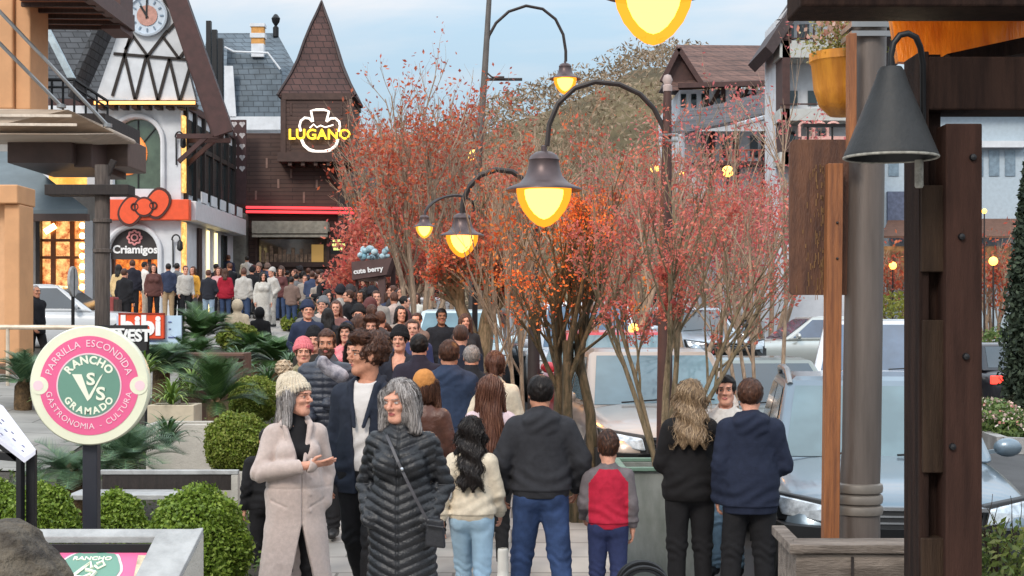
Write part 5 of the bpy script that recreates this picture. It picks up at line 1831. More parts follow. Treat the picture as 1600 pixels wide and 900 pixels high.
def sago(px, py, Y, ln, n, label, m=None, up=.75, seed=1, width=.09, nl=26, group='sago palms in the garden', cat='palm', nm='sago_palm', strap=False):
    rs = np.random.RandomState(seed)
    c = np.array(P3(px, py, Y))
    ln *= .88
    VV, FF, k0 = [], [], 0
    for i in range(n):
        az = 2 * PI * (i * .618 + rs.uniform(0, .12))
        el = rs.uniform(.15, 1.15) if not strap else rs.uniform(.5, 1.35)
        el = .12 + (el - .12) * up * 1.25
        L_ = ln * rs.uniform(.75, 1.1)
        K = 14
        t = np.linspace(0, 1, K)
        e = el - t * t * rs.uniform(.55, 1.0) * (1.3 if not strap else 1.9)
        dr = np.cumsum(np.cos(e)) * L_ / K; dz = np.cumsum(np.sin(e)) * L_ / K
        d = np.array((math.cos(az), math.sin(az), 0)); s = np.array((-math.sin(az), math.cos(az), 0))
        R_ = dr[:, None] * d + dz[:, None] * np.array((0, 0, 1))
        if strap:
            wd = width * np.sin(np.clip(t, .05, 1) * PI * .95 + .1)[:, None] * s
            V = np.stack([R_ - wd, R_ + wd], 1).reshape(-1, 3)
            VV.append(V); FF += [(k0 + 2 * j, k0 + 2 * j + 1, k0 + 2 * j + 3, k0 + 2 * j + 2) for j in range(K - 1)]; k0 += 2 * K
            continue
        tt = np.linspace(.12, .99, nl)
        pr = np.stack([np.interp(tt, t, R_[:, a]) for a in range(3)], 1)
        tg = np.gradient(pr, axis=0); tg /= np.linalg.norm(tg, axis=1)[:, None]
        nrm_ = np.cross(tg, s)
        lw = width * 1.6 * np.sin(np.clip(tt, .1, 1) * PI * .9)[:, None] + .01
        for sg in (1, -1):
            tip = pr + (s * sg + tg * .75 + nrm_ * .25 * (1 if True else 0)) * lw * 1.0
            hw = tg * .0045 * (Y / 10)
            V = np.stack([pr - hw, pr + hw, tip], 1).reshape(-1, 3)
            VV.append(V); FF += [(k0 + 3 * j, k0 + 3 * j + 1, k0 + 3 * j + 2) for j in range(nl)]; k0 += 3 * nl
        hw = s * .004 * (Y / 10)
        V = np.stack([R_ - hw, R_ + hw], 1).reshape(-1, 3)
        VV.append(V); FF += [(k0 + 2 * j, k0 + 2 * j + 1, k0 + 2 * j + 3, k0 + 2 * j + 2) for j in range(K - 1)]; k0 += 2 * K
    root = thing(nm, label, cat, tuple(c), 0, group)
    mesh_from('fronds' if not strap else 'leaves', np.concatenate(VV), FF, m or M_SAGO, None, False, root)
    if not strap:
        g = gz(c[0], Y) - c[2]
        b = MB(); b.lathe([(.10, g - .05), (.12, g * .5), (.11, -.03), (.05, .06), (0, .10)], 12); b.obj('stump', M_TRUNKP, root, smooth=True)
    return root


sago(196, 728, 12.4, .62, 46, 'wide blue-green sago palm behind the low bench', M_SAGOB, .8, 1, .10)
sago(110, 742, 12.0, .5, 34, 'blue-green sago palm low behind the round sign post', M_SAGOB, .7, 2, .09)
sago(338, 632, 16.5, .72, 40, 'dark upright sago palm beside the concrete trough', None, 1.15, 3, .11)
sago(300, 572, 20.5, .6, 40, 'sago palm above the brown slatted trough', None, .9, 4, .11)
sago(432, 568, 23, .62, 40, 'dark green sago palm near the pale paving behind the hedge', None, .9, 5, .12)
sago(315, 530, 27, .85, 44, 'tall dark sago palm just right of the pale blue board', None, 1.0, 6, .14)
sago(252, 575, 18.6, .55, 36, 'bright sago palm under the orange-red board', M_SAGOB, .9, 7, .11)
sago(395, 552, 26, .55, 34, 'sago palm below the yellow-green hedge cushion', None, .8, 8, .12)
sago(36, 600, 19.5, .55, 36, 'feathery palm at the left end of the terrace', M_SAGOB, 1.2, 9, .09)
sago(84, 592, 20, .5, 30, 'second feathery palm beneath the hand rail', M_SAGOB, 1.2, 10, .09)
sago(268, 634, 15.4, .42, 80, 'light green strap-leaved lily filling the concrete trough', M_SPIDER, .95, 11, .012, group='leafy garden plants', cat='plant', nm='lily_plant', strap=True)
sago(345, 610, 18.5, .5, 60, 'dark strap-leaved clump behind the concrete trough', M_SAGO, 1.0, 12, .012, group='leafy garden plants', cat='plant', nm='lily_plant', strap=True)
sago(470, 560, 21, .4, 50, 'low green clump at the edge of the path by the bearded man', M_SAGO, .8, 13, .015, group='leafy garden plants', cat='plant', nm='lily_plant', strap=True)
sago(225, 590, 17.5, .5, 60, 'pale green clump behind the round sign', M_SPIDER, .9, 14, .014, group='leafy garden plants', cat='plant', nm='lily_plant', strap=True)

for k, (px, py, Y, ln_, lb) in enumerate(((418, 612, 19, .5, 'dark clump right behind the second bronze ball'), (300, 618, 17, .5, 'green clump just behind the concrete trough corner'), (452, 588, 18.5, .45, 'clump by the path kerb left of the child in pink'), (210, 640, 15.8, .5, 'clump left of the concrete trough'), (90, 640, 16.5, .5, 'clump on the terrace edge behind the round sign'), (375, 585, 21, .6, 'dark clump at the end of the slatted trough'), (262, 700, 13.4, .45, 'clump between the bench and the planter wall'))):
    sago(px, py, Y, ln_, 64, lb, (M_SAGO, M_SPIDER, M_SAGOB)[k % 3], 1.0, 30 + k, .014, group='leafy garden plants', cat='plant', nm='leafy_plant', strap=True)
# concrete planters, benches, rock
def planter(name, label, x0, x1, y0, y1, z0, z1, m, t=.05, wall='wall'):
    p = thing(name, label, 'planter', ((x0 + x1) / 2, (y0 + y1) / 2, z0))
    b = MB(p)
    b.box(x0, x1, y0, y0 + t, z0, z1); b.box(x0, x1, y1 - t, y1, z0, z1); b.box(x0, x0 + t, y0 + t, y1 - t, z0, z1); b.box(x1 - t, x1, y0 + t, y1 - t, z0, z1)
    b.obj(wall, m, bevel=.008)
    b = MB(p); b.box(x0 + t, x1 - t, y0 + t, y1 - t, z0, z1 - .06); b.obj('soil', M_SOIL)
    return p


planter('square_planter', 'square pale concrete planter holding the bronze boxwood', PX(322, 12.9), PX(425, 12.9), 12.9, 13.55, gz(-2.5, 13) - .02, PZ(737, 12.9), M_CONC)
planter('garden_wall_planter', 'long pale concrete planter wall behind the sago palm', PX(228, 14.5), PX(332, 14.5), 14.5, 15.0, gz(-3.3, 14.5) - .02, PZ(663, 14.5), M_CONC)
planter('concrete_trough', 'tilted pale concrete trough full of light green lily leaves', PX(230, 15.2), PX(303, 15.2), 15.2, 15.6, PZ(662, 15.2), PZ(633, 15.2), mat('trough_concrete', srgb(186, 174, 152), .8, var=.12))
planter('terracotta_box', 'orange terracotta planting box by the kiosk', PX(506, 38), PX(532, 38), 38, 39.2, gz(-4.6, 38) - .02, PZ(512, 38), mat('terracotta', srgb(150, 96, 76), .8))
st = planter('slatted_trough', 'brown slatted wooden trough among the sago palms', PX(282, 19), PX(380, 19), 19, 19.6, gz(-4, 19), PZ(552, 19), mat('trough_brown', srgb(98, 72, 60), .7, var=.2, scale=3, stretch=(.5, 4, 4)))
b = MB(st)
for py in (556, 566): b.box(PX(280, 19), PX(382, 19), 18.96, 18.995, PZ(py + 5, 19), PZ(py, 19))
b.obj('slat', M_DARKWOOD)
def bench(label, xa, xb, Y, zt1, zs):
    p = thing('garden_bench', label, 'bench', ((xa + xb) / 2, Y, gz(xa, Y)))
    b = MB(p); b.box(xa, xb, Y + .16, Y + .22, zt1 - .035, zt1); b.obj('back_rail', M_GREYSTONE, bevel=.006)
    b = MB(p); b.box(xa + .02, xb - .05, Y + .17, Y + .20, zs, zt1 - .037); b.obj('backrest', M_BLACKWOOD)
    b = MB(p); b.box(xa - .14, xb - .35, Y - .22, Y + .15, zs - .03, zs + .01); b.obj('seat', M_GREYSTONE, bevel=.006)
    for x in (xa + .05, xb - .5):
        b = MB(p); b.box(x, x + .08, Y - .15, Y + .1, gz(x, Y) - .02, zs - .03); b.obj('leg', M_BLACKM)
    b = MB(p); b.box(xb - .05, xb + .0, Y + .14, Y + .24, gz(xb, Y) - .02, zt1 - .037); b.obj('end_post', M_CONC)
bench('grey-topped low bench behind the boxwood balls', PX(146, 11.3), PX(366, 11.3), 11.3, PZ(738, 11.3), PZ(770, 11.3))


def rock(px, py, Y, r, label, seed):
    c = P3(px, py, Y)
    def f(P):
        d = ell(P, (0, 0, 0), r)
        return d + .035 * wav(P, 9, seed) + .014 * wav(P, 26, seed + 2) + .006 * wav(P, 70, seed)
    V, F = net(f, (-r[0] * 1.3, -r[1] * 1.3, -r[2] * 1.3), (r[0] * 1.3, r[1] * 1.3, r[2] * 1.3), .012)
    o = mesh_from('garden_rock', V, F, mat('mossy_rock', srgb(104, 94, 80), .9, 0, 0, 9, .9, 50, col2=srgb(58, 52, 46), detail=8))
    o.location = c
    tag(o, label, 'rock')


rock(8, 925, 5.0, (.19, .22, .25), 'brown weathered boulder at the lower left corner', 1.0)
# ------------------------------------------------------------------ street trees
M_BARK = mat('mossy_bark', srgb(156, 134, 106), .9, 0, 0, 7, .8, 40, col2=srgb(104, 92, 66), stretch=(5, 5, 1))
M_BARK2 = mat('grey_brown_bark', srgb(186, 160, 136), .9, 0, 0, 7, .6, 40, col2=srgb(140, 118, 98), stretch=(5, 5, 1))
M_FARBARK = mat('far_bark', srgb(126, 104, 88), .9, var=.25, scale=2)
M_LRED = mat_leaf('red_autumn_leaves', [srgb(193, 74, 67), srgb(234, 107, 87), srgb(162, 67, 69), srgb(225, 87, 89), srgb(238, 141, 101), srgb(198, 94, 98)], .5, .4)
M_LRUST = mat_leaf('rust_autumn_leaves', [srgb(202, 98, 65), srgb(173, 74, 58), srgb(229, 130, 85), srgb(155, 78, 67), srgb(214, 112, 92)], .5, .4)
M_LORANGE = mat_leaf('orange_autumn_leaves', [srgb(236, 121, 58), srgb(209, 92, 53), srgb(238, 150, 74), srgb(184, 76, 53)], .5, .4)
M_LMIX = mat_leaf('mixed_autumn_leaves', [srgb(214, 107, 103), srgb(225, 126, 98), srgb(173, 83, 83), srgb(236, 150, 123), srgb(202, 89, 85), srgb(184, 114, 96)], .5, .4)
M_LPINK = mat_leaf('dull_pink_leaves', [srgb(214, 116, 116), srgb(187, 94, 98), srgb(236, 144, 135), srgb(166, 85, 89)], .5, .4)


def tubes(P_, Rr, n=5):
    """P_: (N,K,3) polylines, Rr: (N,K) radii -> one mesh"""
    N_, K, _ = P_.shape
    T = np.gradient(P_, axis=1); T /= np.linalg.norm(T, axis=2)[..., None] + 1e-9
    ref = np.where(np.abs(T[..., 2:3]) > .8, np.array((1., 0, 0)), np.array((0, 0, 1.)))
    U = np.cross(T, ref); U /= np.linalg.norm(U, axis=2)[..., None] + 1e-9
    W_ = np.cross(T, U)
    a = np.arange(n) * 2 * PI / n
    V = P_[:, :, None, :] + (U[:, :, None, :] * np.cos(a)[None, None, :, None] + W_[:, :, None, :] * np.sin(a)[None, None, :, None]) * Rr[:, :, None, None]
    V = V.reshape(-1, 3)
    i = np.arange(N_)[:, None, None] * K * n; j = np.arange(K - 1)[None, :, None] * n; k = np.arange(n)[None, None, :]
    k2 = (k + 1) % n
    F = np.stack([i + j + k, i + j + k2, i + j + n + k2, i + j + n + k], -1).reshape(-1, 4)
    return V, F


def grow(rs, stems, levels, kids, ratio, spread, up, wig, r0, rdec, K=6, clear=.45):
    """stems: list of (start, direction, length); returns polylines, radii and the tips' sample points"""
    Pl, Rl, tips = [], [], []
    q = [(np.array(s, float), np.array(d, float) / np.linalg.norm(d), L_, r0 * (L_ / stems[0][2]) ** .5, 0) for s, d, L_ in stems]
    while q:
        p, d, L_, r, lev = q.pop()
        pts = [p]; dd = d.copy()
        for k in range(K - 1):
            dd = dd + rs.normal(0, wig, 3) + np.array((0, 0, up * (.5 if lev == 0 else 1)))
            dd /= np.linalg.norm(dd)
            pts.append(pts[-1] + dd * L_ / (K - 1))
        pts = np.array(pts)
        rr = np.linspace(r, r * rdec, K)
        Pl.append(pts); Rl.append(rr)
        if lev >= levels - 2:
            for t in rs.uniform(.25 if lev >= levels - 1 else .5, 1, 4 if lev >= levels - 1 else 2):
                x = t * (K - 1); i = min(int(x), K - 2)
                tips.append(pts[i] + (pts[i + 1] - pts[i]) * (x - i))
        if lev < levels - 1:
            n = kids[lev]
            for c in range(n):
                t = clear + (1 - clear) * (c + rs.uniform(.2, 1)) / n if lev == 0 else rs.uniform(.25, 1)
                t = min(t, 1)
                x = t * (K - 1); i = min(int(x), K - 2)
                pp = pts[i] + (pts[i + 1] - pts[i]) * (x - i)
                tg = pts[i + 1] - pts[i]; tg /= np.linalg.norm(tg)
                sd = rs.normal(0, 1, 3); sd -= tg * (sd @ tg); sd /= np.linalg.norm(sd)
                nd = tg + sd * spread * rs.uniform(.6, 1.2); nd /= np.linalg.norm(nd)
                q.append((pp, nd, L_ * ratio * rs.uniform(.65, 1.15) * (1 if t < .95 else .9), max(r * (1 + (rdec - 1) * t) * .62, .0022 * (r0 / .03) ** .3), lev + 1))
    return np.array(Pl), np.array(Rl), np.array(tips)


def tree(label, base, stems, seed, levels=4, kids=(5, 4, 3), ratio=.55, spread=.6, up=.10, wig=.07, r0=.03, rdec=.5, leaf=None, nleaf=3000, lsize=.03,
         lspread=.05, bark=None, group='autumn street trees', name='street_tree', keepbox=None, n=5, lowz=None):
    rs = np.random.RandomState(seed)
    Pl, Rl, tips = grow(rs, stems, levels, kids, ratio, spread, up, wig, r0, rdec)
    root = thing(name, label, 'tree', base, 0, group)
    V, F = tubes(Pl, Rl, n)
    mesh_from('trunk', V, F, bark or M_BARK, None, True, root)
    if nleaf and len(tips):
        tp = tips if lowz is None else tips[tips[:, 2] > lowz]
        # leaves gather on some twigs and leave others bare
        wgt = rs.uniform(0, 1, len(tp)) ** 3 * (.25 + np.clip(np.sin(tp[:, 0] * 5.1 + seed) * np.sin(tp[:, 2] * 4.3 + seed) + np.sin(tp[:, 1] * 5 + tp[:, 2] * 2), 0, 2)) + .01
        i = rs.choice(len(tp), nleaf, p=wgt / wgt.sum())
        c = tp[i] + rs.normal(0, lspread, (nleaf, 3))
        V, F = leaf_quads(c, lsize, rs, asp=.5)
        mesh_from('crown', V, F, leaf or M_LRED, None, False, root)
    return root


def fan(n, tilt, L_, rs, r=.05, az0=0, jit=.25):
    out = []
    for i in range(n):
        a = az0 + 2 * PI * i / n + rs.uniform(-jit, jit)
        t = tilt * rs.uniform(.5, 1.2)
        out.append(((r * math.cos(a), r * math.sin(a), 0), (math.sin(t) * math.cos(a), math.sin(t) * math.sin(a), math.cos(t)), L_ * rs.uniform(.8, 1.1)))
    return out


rsT = np.random.RandomState(3)
# the potted tree by the pavement edge (many thin stems out of the grey bin)
tcx, tcy = PX(1036, 11.1), 11.1

def tree2(*a, clear=.45, **k):
    global grow
    g0 = grow
    def g1(rs, stems, levels, kids, ratio, spread, up, wig, r0, rdec, K=6):
        return g0(rs, stems, levels, kids, ratio, spread, up, wig, r0, rdec, K, clear)
    grow = g1
    try:
        return tree(*a, **k)
    finally:
        grow = g0


tree2('many-stemmed tree with sparse dull red leaves growing from the grey metal planter', (tcx, tcy, PZ(742, 11.1)),
      fan(4, .34, 1.65, rsT, .05) + [((0, 0, 0), (.10, 0, 1), 1.85), ((.02, 0, 0), (.62, .1, 1), 1.5), ((-.02, 0, 0), (-.42, .0, 1), 1.5)], 5, clear=.42,
      levels=4, kids=(6, 4, 3), ratio=.5, spread=.5, up=.06, wig=.055, r0=.024, leaf=M_LMIX, nleaf=5600, lsize=.017, lspread=.035)
tbx, tby = PX(905, 13.6), 13.6
tree2('mossy-trunked tree with orange-red leaves around the big hanging street lamp', (tbx, tby, gz(tbx, tby) - .02),
      [((-.03, 0, 0), (-.03, 0, 1), 1.7), ((.05, 0, 0), (.08, .05, 1), 1.7), ((-.12, .05, 0), (-.07, .1, 1), 1.6)], 8, clear=.74,
      levels=5, kids=(5, 4, 3, 2), ratio=.62, spread=.5, up=.08, wig=.06, r0=.068, rdec=.6, bark=mat('dark_mossy_bark', srgb(104, 88, 66), .9, 0, 0, 7, .8, 40, col2=srgb(58, 54, 36), stretch=(5, 5, 1)), leaf=M_LORANGE, nleaf=3600, lsize=.019, lspread=.05, lowz=1.35)
tax, tay = PX(745, 22.5), 22.5
tree2('stout tree with a dark trunk and orange leaves behind the lit hanging lamp', (tax, tay, gz(tax, tay) - .02),
      [((0, 0, 0), (0, 0, 1), 1.9), ((.02, 0, .9), (.22, 0, 1), 1.1), ((-.02, 0, .9), (-.25, 0, 1), 1.1)], 11, clear=.66,
      levels=5, kids=(6, 5, 4, 3), ratio=.64, spread=.62, up=.07, wig=.07, r0=.19, rdec=.55, leaf=M_LRUST, nleaf=5500, lsize=.032, lspread=.07, bark=M_BARK, lowz=1.7)
# a brown twiggy tree between lamp posts (few leaves)
def spot_tree(px, Y, H, label, seed, leaf=None, nleaf=2500, lsize=.04, kids=(6, 5, 3), levels=4, tilt=.32, n=6, r0=.06, bark=None, ratio=.5, up=.06, clear=.45, lspread=.08, group='autumn street trees', spread=.5):
    x = PX(px, Y)
    rs = np.random.RandomState(seed + 50)
    return tree2(label, (x, Y, gz(x, Y) - .05), fan(n, tilt, H * .62, rs, .08), seed, clear=clear, levels=levels, kids=kids, ratio=ratio, spread=spread, up=up, wig=.05, r0=r0, leaf=leaf, nleaf=nleaf,
                 lsize=lsize, lspread=lspread, bark=bark or M_BARK2, group=group)


spot_tree(812, 15.5, 3.7, 'thin-stemmed bare brown tree left of the big hanging lamp', 21, M_LORANGE, 500, .03, tilt=.10, n=4, r0=.03, lspread=.04, kids=(6, 5, 3))
spot_tree(655, 30, 6.4, 'tall twiggy tree with rust leaves low down, left of the small lit lamp', 22, M_LRUST, 4200, .05, r0=.07, lspread=.13, kids=(7, 5, 3), tilt=.17)
spot_tree(612, 36, 4.6, 'dense round red-brown tree in front of the spire shop corner', 23, M_LMIX, 6500, .06, tilt=.26, r0=.07, lspread=.18, up=.02, spread=.7, ratio=.42)
spot_tree(680, 45, 5.0, 'orange-leaved tree round the small yellow lamp', 24, M_LORANGE, 5200, .06, tilt=.4, r0=.06, lspread=.12)
spot_tree(700, 40, 7.6, 'tall bare-twigged tree behind the orange tree', 25, M_LRUST, 900, .06, tilt=.25, r0=.09, lspread=.15)
spot_tree(790, 34, 6.2, 'bare twiggy tree just right of the leaning lamp pole', 27, M_LRUST, 900, .06, tilt=.25, r0=.08)
spot_tree(940, 20, 5.2, 'red-leaved tree right of the big hanging lamp', 28, M_LMIX, 2600, .026, tilt=.24, n=3, kids=(6, 5, 4), r0=.045, lspread=.06)
spot_tree(985, 36, 6.6, 'bare brown tree below the wooded hill', 29, M_LRUST, 800, .06, tilt=.26, r0=.08)
spot_tree(1080, 28, 5.0, 'red tree behind the potted one', 30, M_LMIX, 2600, .034, tilt=.30, n=3, kids=(6, 5, 4), r0=.06, lspread=.09)
spot_tree(1150, 34, 5.4, 'red-brown tree before the chalet hotels', 31, M_LPINK, 3000, .044, tilt=.32, n=4, kids=(6, 5, 4), r0=.07, lspread=.12)
spot_tree(1200, 40, 6.0, 'russet tree left of the hanging brown board', 32, M_LRED, 4200, .055, tilt=.4, r0=.08, lspread=.16)
spot_tree(1180, 15.5, 5.4, 'slim tall tree with few dark leaves reaching the chalet roof', 33, M_LPINK, 1300, .026, tilt=.13, n=4, r0=.03, lspread=.05, kids=(7, 4, 3))
spot_tree(520, 62, 6.0, 'bare tree beside the spire', 34, None, 0, .06, tilt=.3, r0=.09)
spot_tree(600, 52, 8.6, 'tall bare tree right of the spire', 35, M_LRUST, 900, .09, tilt=.26, r0=.10, lspread=.2)
spot_tree(650, 58, 9.6, 'tallest bare tree against the pale sky', 36, M_LRUST, 900, .10, tilt=.26, r0=.11, lspread=.2)
spot_tree(745, 62, 8.8, 'bare tree behind the leaning lamp pole far up the street', 37, None, 0, .09, tilt=.28, r0=.11)
spot_tree(1010, 52, 8.4, 'brown bare tree behind the dark lamp post with the ball finial', 39, M_LPINK, 1500, .09, tilt=.3, r0=.11, lspread=.2)
spot_tree(1100, 50, 6.2, 'pinkish brown tree under the brown hotel roof', 40, M_LPINK, 2600, .07, tilt=.36, r0=.1, lspread=.25)
spot_tree(1240, 55, 5.5, 'russet tree far behind the silver cars', 41, M_LRUST, 1800, .08, tilt=.4, r0=.1, lspread=.3)
spot_tree(1400, 60, 6.0, 'russet tree behind the grey pole far up the street', 42, M_LRUST, 1500, .10, tilt=.4, r0=.1, lspread=.3)
spot_tree(1548, 62, 6.6, 'twiggy grey tree between the dark post and the cypress', 43, M_LRUST, 1500, .10, tilt=.3, r0=.1, lspread=.2)


def cypress(px, Y, H, rad, label, seed):
    rs = np.random.RandomState(seed)
    x = PX(px, Y); g = gz(x, Y)
    root = thing('cypress', label, 'tree', (x, Y, g))
    n = 26000
    t = rs.uniform(.04, 1, n) ** .9
    r = rad * np.sin(np.clip(t * 1.02, 0, 1) ** .55 * PI) ** .6 * (1 - .55 * t) * 1.25 * (.82 + .18 * np.sin(t * 60 + rs.randint(0, 6, n)))
    a = rs.uniform(0, 2 * PI, n); rr = r * rs.uniform(.55, 1.08, n)
    c = np.stack([np.cos(a) * rr, np.sin(a) * rr, t * H], 1)
    V, F = leaf_quads(c, .055, rs, bias=np.stack([np.cos(a), np.sin(a), .2 + 0 * a], 1) * .7, asp=.5)
    mesh_from('crown', V, F, mat_leaf('cypress_leaves', [srgb(42, 54, 42), srgb(62, 74, 56), srgb(34, 44, 36), srgb(74, 86, 66)], .7, .1), None, False, root)
    b = MB(); b.lathe([(.07, -.1), (.06, .4), (.05, H * .8), (0, H * .95)], 8); b.obj('trunk', M_BARK2, root)


cypress(1616, 25, 5.4, .52, 'dark narrow cypress at the right edge', 4)

# ------------------------------------------------------------------ street lamps
M_LAMPCAP = mat('lamp_brown_metal', srgb(88, 74, 74), .4, .55, var=.15, scale=6)
M_POLE = mat('lamp_pole_dark', srgb(50, 42, 40), .55, .3, var=.2, scale=5)


def globe_mat(name, s, c=(1.0, .36, .03)):
    """an amber glass bowl, half clear, that glows from the bulb inside it"""
    if name in MATS: return MATS[name]
    m = mat(name, (.8, .6, .3), .4, var=0)
    t = m.node_tree
    tr = t.nodes.new('ShaderNodeBsdfTransparent'); tr.inputs['Color'].default_value = (1, .62, .22, 1)
    em = t.nodes.new('ShaderNodeEmission'); em.inputs['Color'].default_value = (*c, 1); em.inputs['Strength'].default_value = s
    mx = t.nodes.new('ShaderNodeMixShader'); mx.inputs['Fac'].default_value = .55
    t.links.new(tr.outputs[0], mx.inputs[1]); t.links.new(em.outputs[0], mx.inputs[2])
    t.links.new(mx.outputs[0], t.nodes['Material Output'].inputs['Surface'])
    return m


CAPP = [(.05, 1.22), (.08, 1.20), (.08, 1.07), (.22, 1.04), (.36, .95), (.42, .83), (.40, .78), (.44, .58), (.51, .38), (.68, .20), (1.0, .07), (1.03, .03), (1.03, .0), (.96, .02), (.70, .14), (0, .2)]
GLB = [(.74, .08), (.74, -.06), (.70, -.26), (.57, -.54), (.38, -.78), (.18, -.93), (0, -.99)]


def lamp_head(root, x, Y, z, R_, gm, glow=0):
    """hanging lamp with its brim at height z"""
    b = MB(); b.lathe([(r * R_, h * R_) for r, h in CAPP], 32); o = b.obj('shade', M_LAMPCAP, root, smooth=True); o.location = Vector((x, Y, z)) - root.location
    b = MB(); b.lathe(GLB, 32); o = b.obj('globe', gm, root, smooth=True); o.location = Vector((x, Y, z)) - root.location; o.scale = (R_, R_, R_)
    b = MB(); b.lathe([(r * .70, h * .74 - .04) for r, h in GLB], 28); bu = b.obj('bulb', emis('hot_bulb', (1.0, .64, .24), 13), o, smooth=True)
    if glow:
        l = bpy.data.lights.new('lamp_glow', 'POINT'); l.energy = glow; l.color = (1.0, .42, .06); l.shadow_soft_size = R_ * .5
        lo = bpy.data.objects.new('lamp_glow', l); COL.objects.link(lo); lo.location = (x, Y, z - R_ * 1.3)


G_HOT = globe_mat('lamp_bowl_lit', 1.7)
G_MID = globe_mat('lamp_bowl_lit_far', 1.5, (1.0, .5, .06))


def arm_pts(p0, p1, h, n=16, tilt0=0.0):
    """an arch from the post top p0 over to the lamp neck p1"""
    p0, p1 = Vector(p0), Vector(p1)
    out = []
    for i in range(n + 1):
        t = i / n
        a = PI * t
        out.append(p0 + (p1 - p0) * (.5 - .5 * math.cos(a)) + Vector((0, 0, h * math.sin(a))))
    return out


# lamp over the path with its arm from the dark ball-topped post
Y2 = 12.8
pr = thing('street_lamp', 'dark post with a pale ball finial carrying the big lit lamp on a bowed arm', 'street lamp', (PX(1040, Y2), Y2, gz(1.2, Y2)), 0, 'lit street lamps')
b = MB(pr); b.tube([(PX(1037, Y2), Y2, gz(1.2, Y2) - .1), (PX(1040, Y2), Y2, PZ(400, Y2)), (PX(1043, Y2), Y2, PZ(136, Y2))], [.075, .06, .034], 12); b.obj('post', mat('post_red_brown', srgb(74, 48, 42), .6, .1, var=.25, scale=5), smooth=True)
b = MB(pr); b.lathe([(.0, .10), (.03, .09), (.045, .05), (.03, .01), (.04, 0), (.04, -.05)], 12, (PX(1043, Y2), Y2, PZ(134, Y2))); b.obj('finial', mat('pale_finial', srgb(176, 156, 150), .5), smooth=True)
b = MB(pr)
for py in (212, 221): b.tube([(PX(1028, Y2), Y2 - .05, PZ(py, Y2)), (PX(1058, Y2), Y2 - .05, PZ(py, Y2))], .014, 6)
b.obj('clamp', M_STEEL)
b = MB(pr); b.tube([P3(1042, 222, Y2), P3(1036, 198, Y2), P3(1022, 170, Y2), P3(1000, 147, Y2), P3(968, 132, Y2), P3(930, 128, Y2), P3(898, 138, Y2), P3(872, 162, Y2), P3(858, 195, Y2), P3(855, 228, Y2)], [.022] * 10, 8); b.obj('arm', M_POLE, smooth=True)
lamp_head(pr, PX(850, Y2), Y2, PZ(298, Y2), 58 / F_PX * Y2, G_HOT, 24)

Y3 = 19.0
pr = thing('street_lamp', 'lamp with a lit cone bowl hanging left of its dark post, before the stout tree', 'street lamp', (PX(834, Y3), Y3, gz(.4, Y3)), 0, 'lit street lamps')
b = MB(pr); b.tube([(PX(834, Y3), Y3, gz(.4, Y3) - .1), (PX(834, Y3), Y3, PZ(430, Y3)), (PX(834, Y3), Y3, PZ(255, Y3))], [.085, .07, .05], 10); b.obj('post', M_POLE, smooth=True)
b = MB(pr); b.tube([P3(833, 300, Y3), P3(822, 282, Y3), P3(800, 268, Y3), P3(775, 265, Y3), P3(750, 274, Y3), P3(733, 292, Y3), P3(724, 312, Y3), P3(722, 335, Y3)], .035, 8); b.obj('arm', M_POLE, smooth=True)
lamp_head(pr, PX(722, Y3), Y3, PZ(369, Y3), 34 / F_PX * Y3, G_HOT, 26)

Y4 = 21.0
pr = thing('street_lamp', 'small yellow lit lamp among orange leaves, left of the brighter hanging lamp', 'street lamp', (PX(742, 23.4), 23.4, gz(-.6, 23.4)), 0, 'lit street lamps')
b = MB(pr); b.tube([(PX(742, 23.4), 23.4, gz(-.6, 23.4) - .1), (PX(742, 23.4), 23.4, PZ(322, 23.4))], .045, 8); b.obj('post', M_POLE, smooth=True)
b = MB(pr); b.tube(arm_pts(P3(742, 326, 23.4), P3(663, 338, Y4), .25, 12), .022, 6); b.obj('arm', M_POLE, smooth=True)
lamp_head(pr, PX(663, Y4), Y4, PZ(355, Y4), 18 / F_PX * Y4, G_MID, 14)

Y5 = 34.0
pr = thing('street_lamp', 'tall leaning grey pole with a high arched arm and a lit lamp against the sky', 'street lamp', (PX(735, Y5), Y5, gz(-.9, Y5)), 0, 'lit street lamps')
b = MB(pr); b.tube([(PX(735, Y5), Y5, gz(-.9, Y5) - .1), (PX(748, Y5), Y5, PZ(240, Y5)), (PX(757, Y5), Y5, PZ(120, Y5)), (PX(766, Y5), Y5, PZ(-30, Y5))], [.11, .085, .075, .055], 10); b.obj('post', mat('pole_grey_brown', srgb(98, 92, 88), .6, .2, var=.15), smooth=True)
b = MB(pr); b.tube([P3(760, 76, Y5), P3(764, 56, Y5), P3(775, 36, Y5), P3(795, 18, Y5), P3(822, 9, Y5), P3(848, 14, Y5), P3(868, 30, Y5), P3(880, 54, Y5), P3(884, 80, Y5), P3(884, 96, Y5)], .035, 8); b.obj('arm', M_POLE, smooth=True)
b = MB(pr); b.tube([P3(759, 112, Y5), P3(768, 120, Y5), P3(778, 123, Y5)], .02, 6); b.tube([P3(757, 124, Y5), P3(816, 124, Y5)], .035, 6); b.tube([P3(775, 122.5, Y5), P3(788, 122.5, Y5)], .055, 6); b.obj('bracket', M_POLE)
lamp_head(pr, PX(883, Y5), Y5, PZ(124, Y5), 24 / F_PX * Y5, G_HOT, 20)

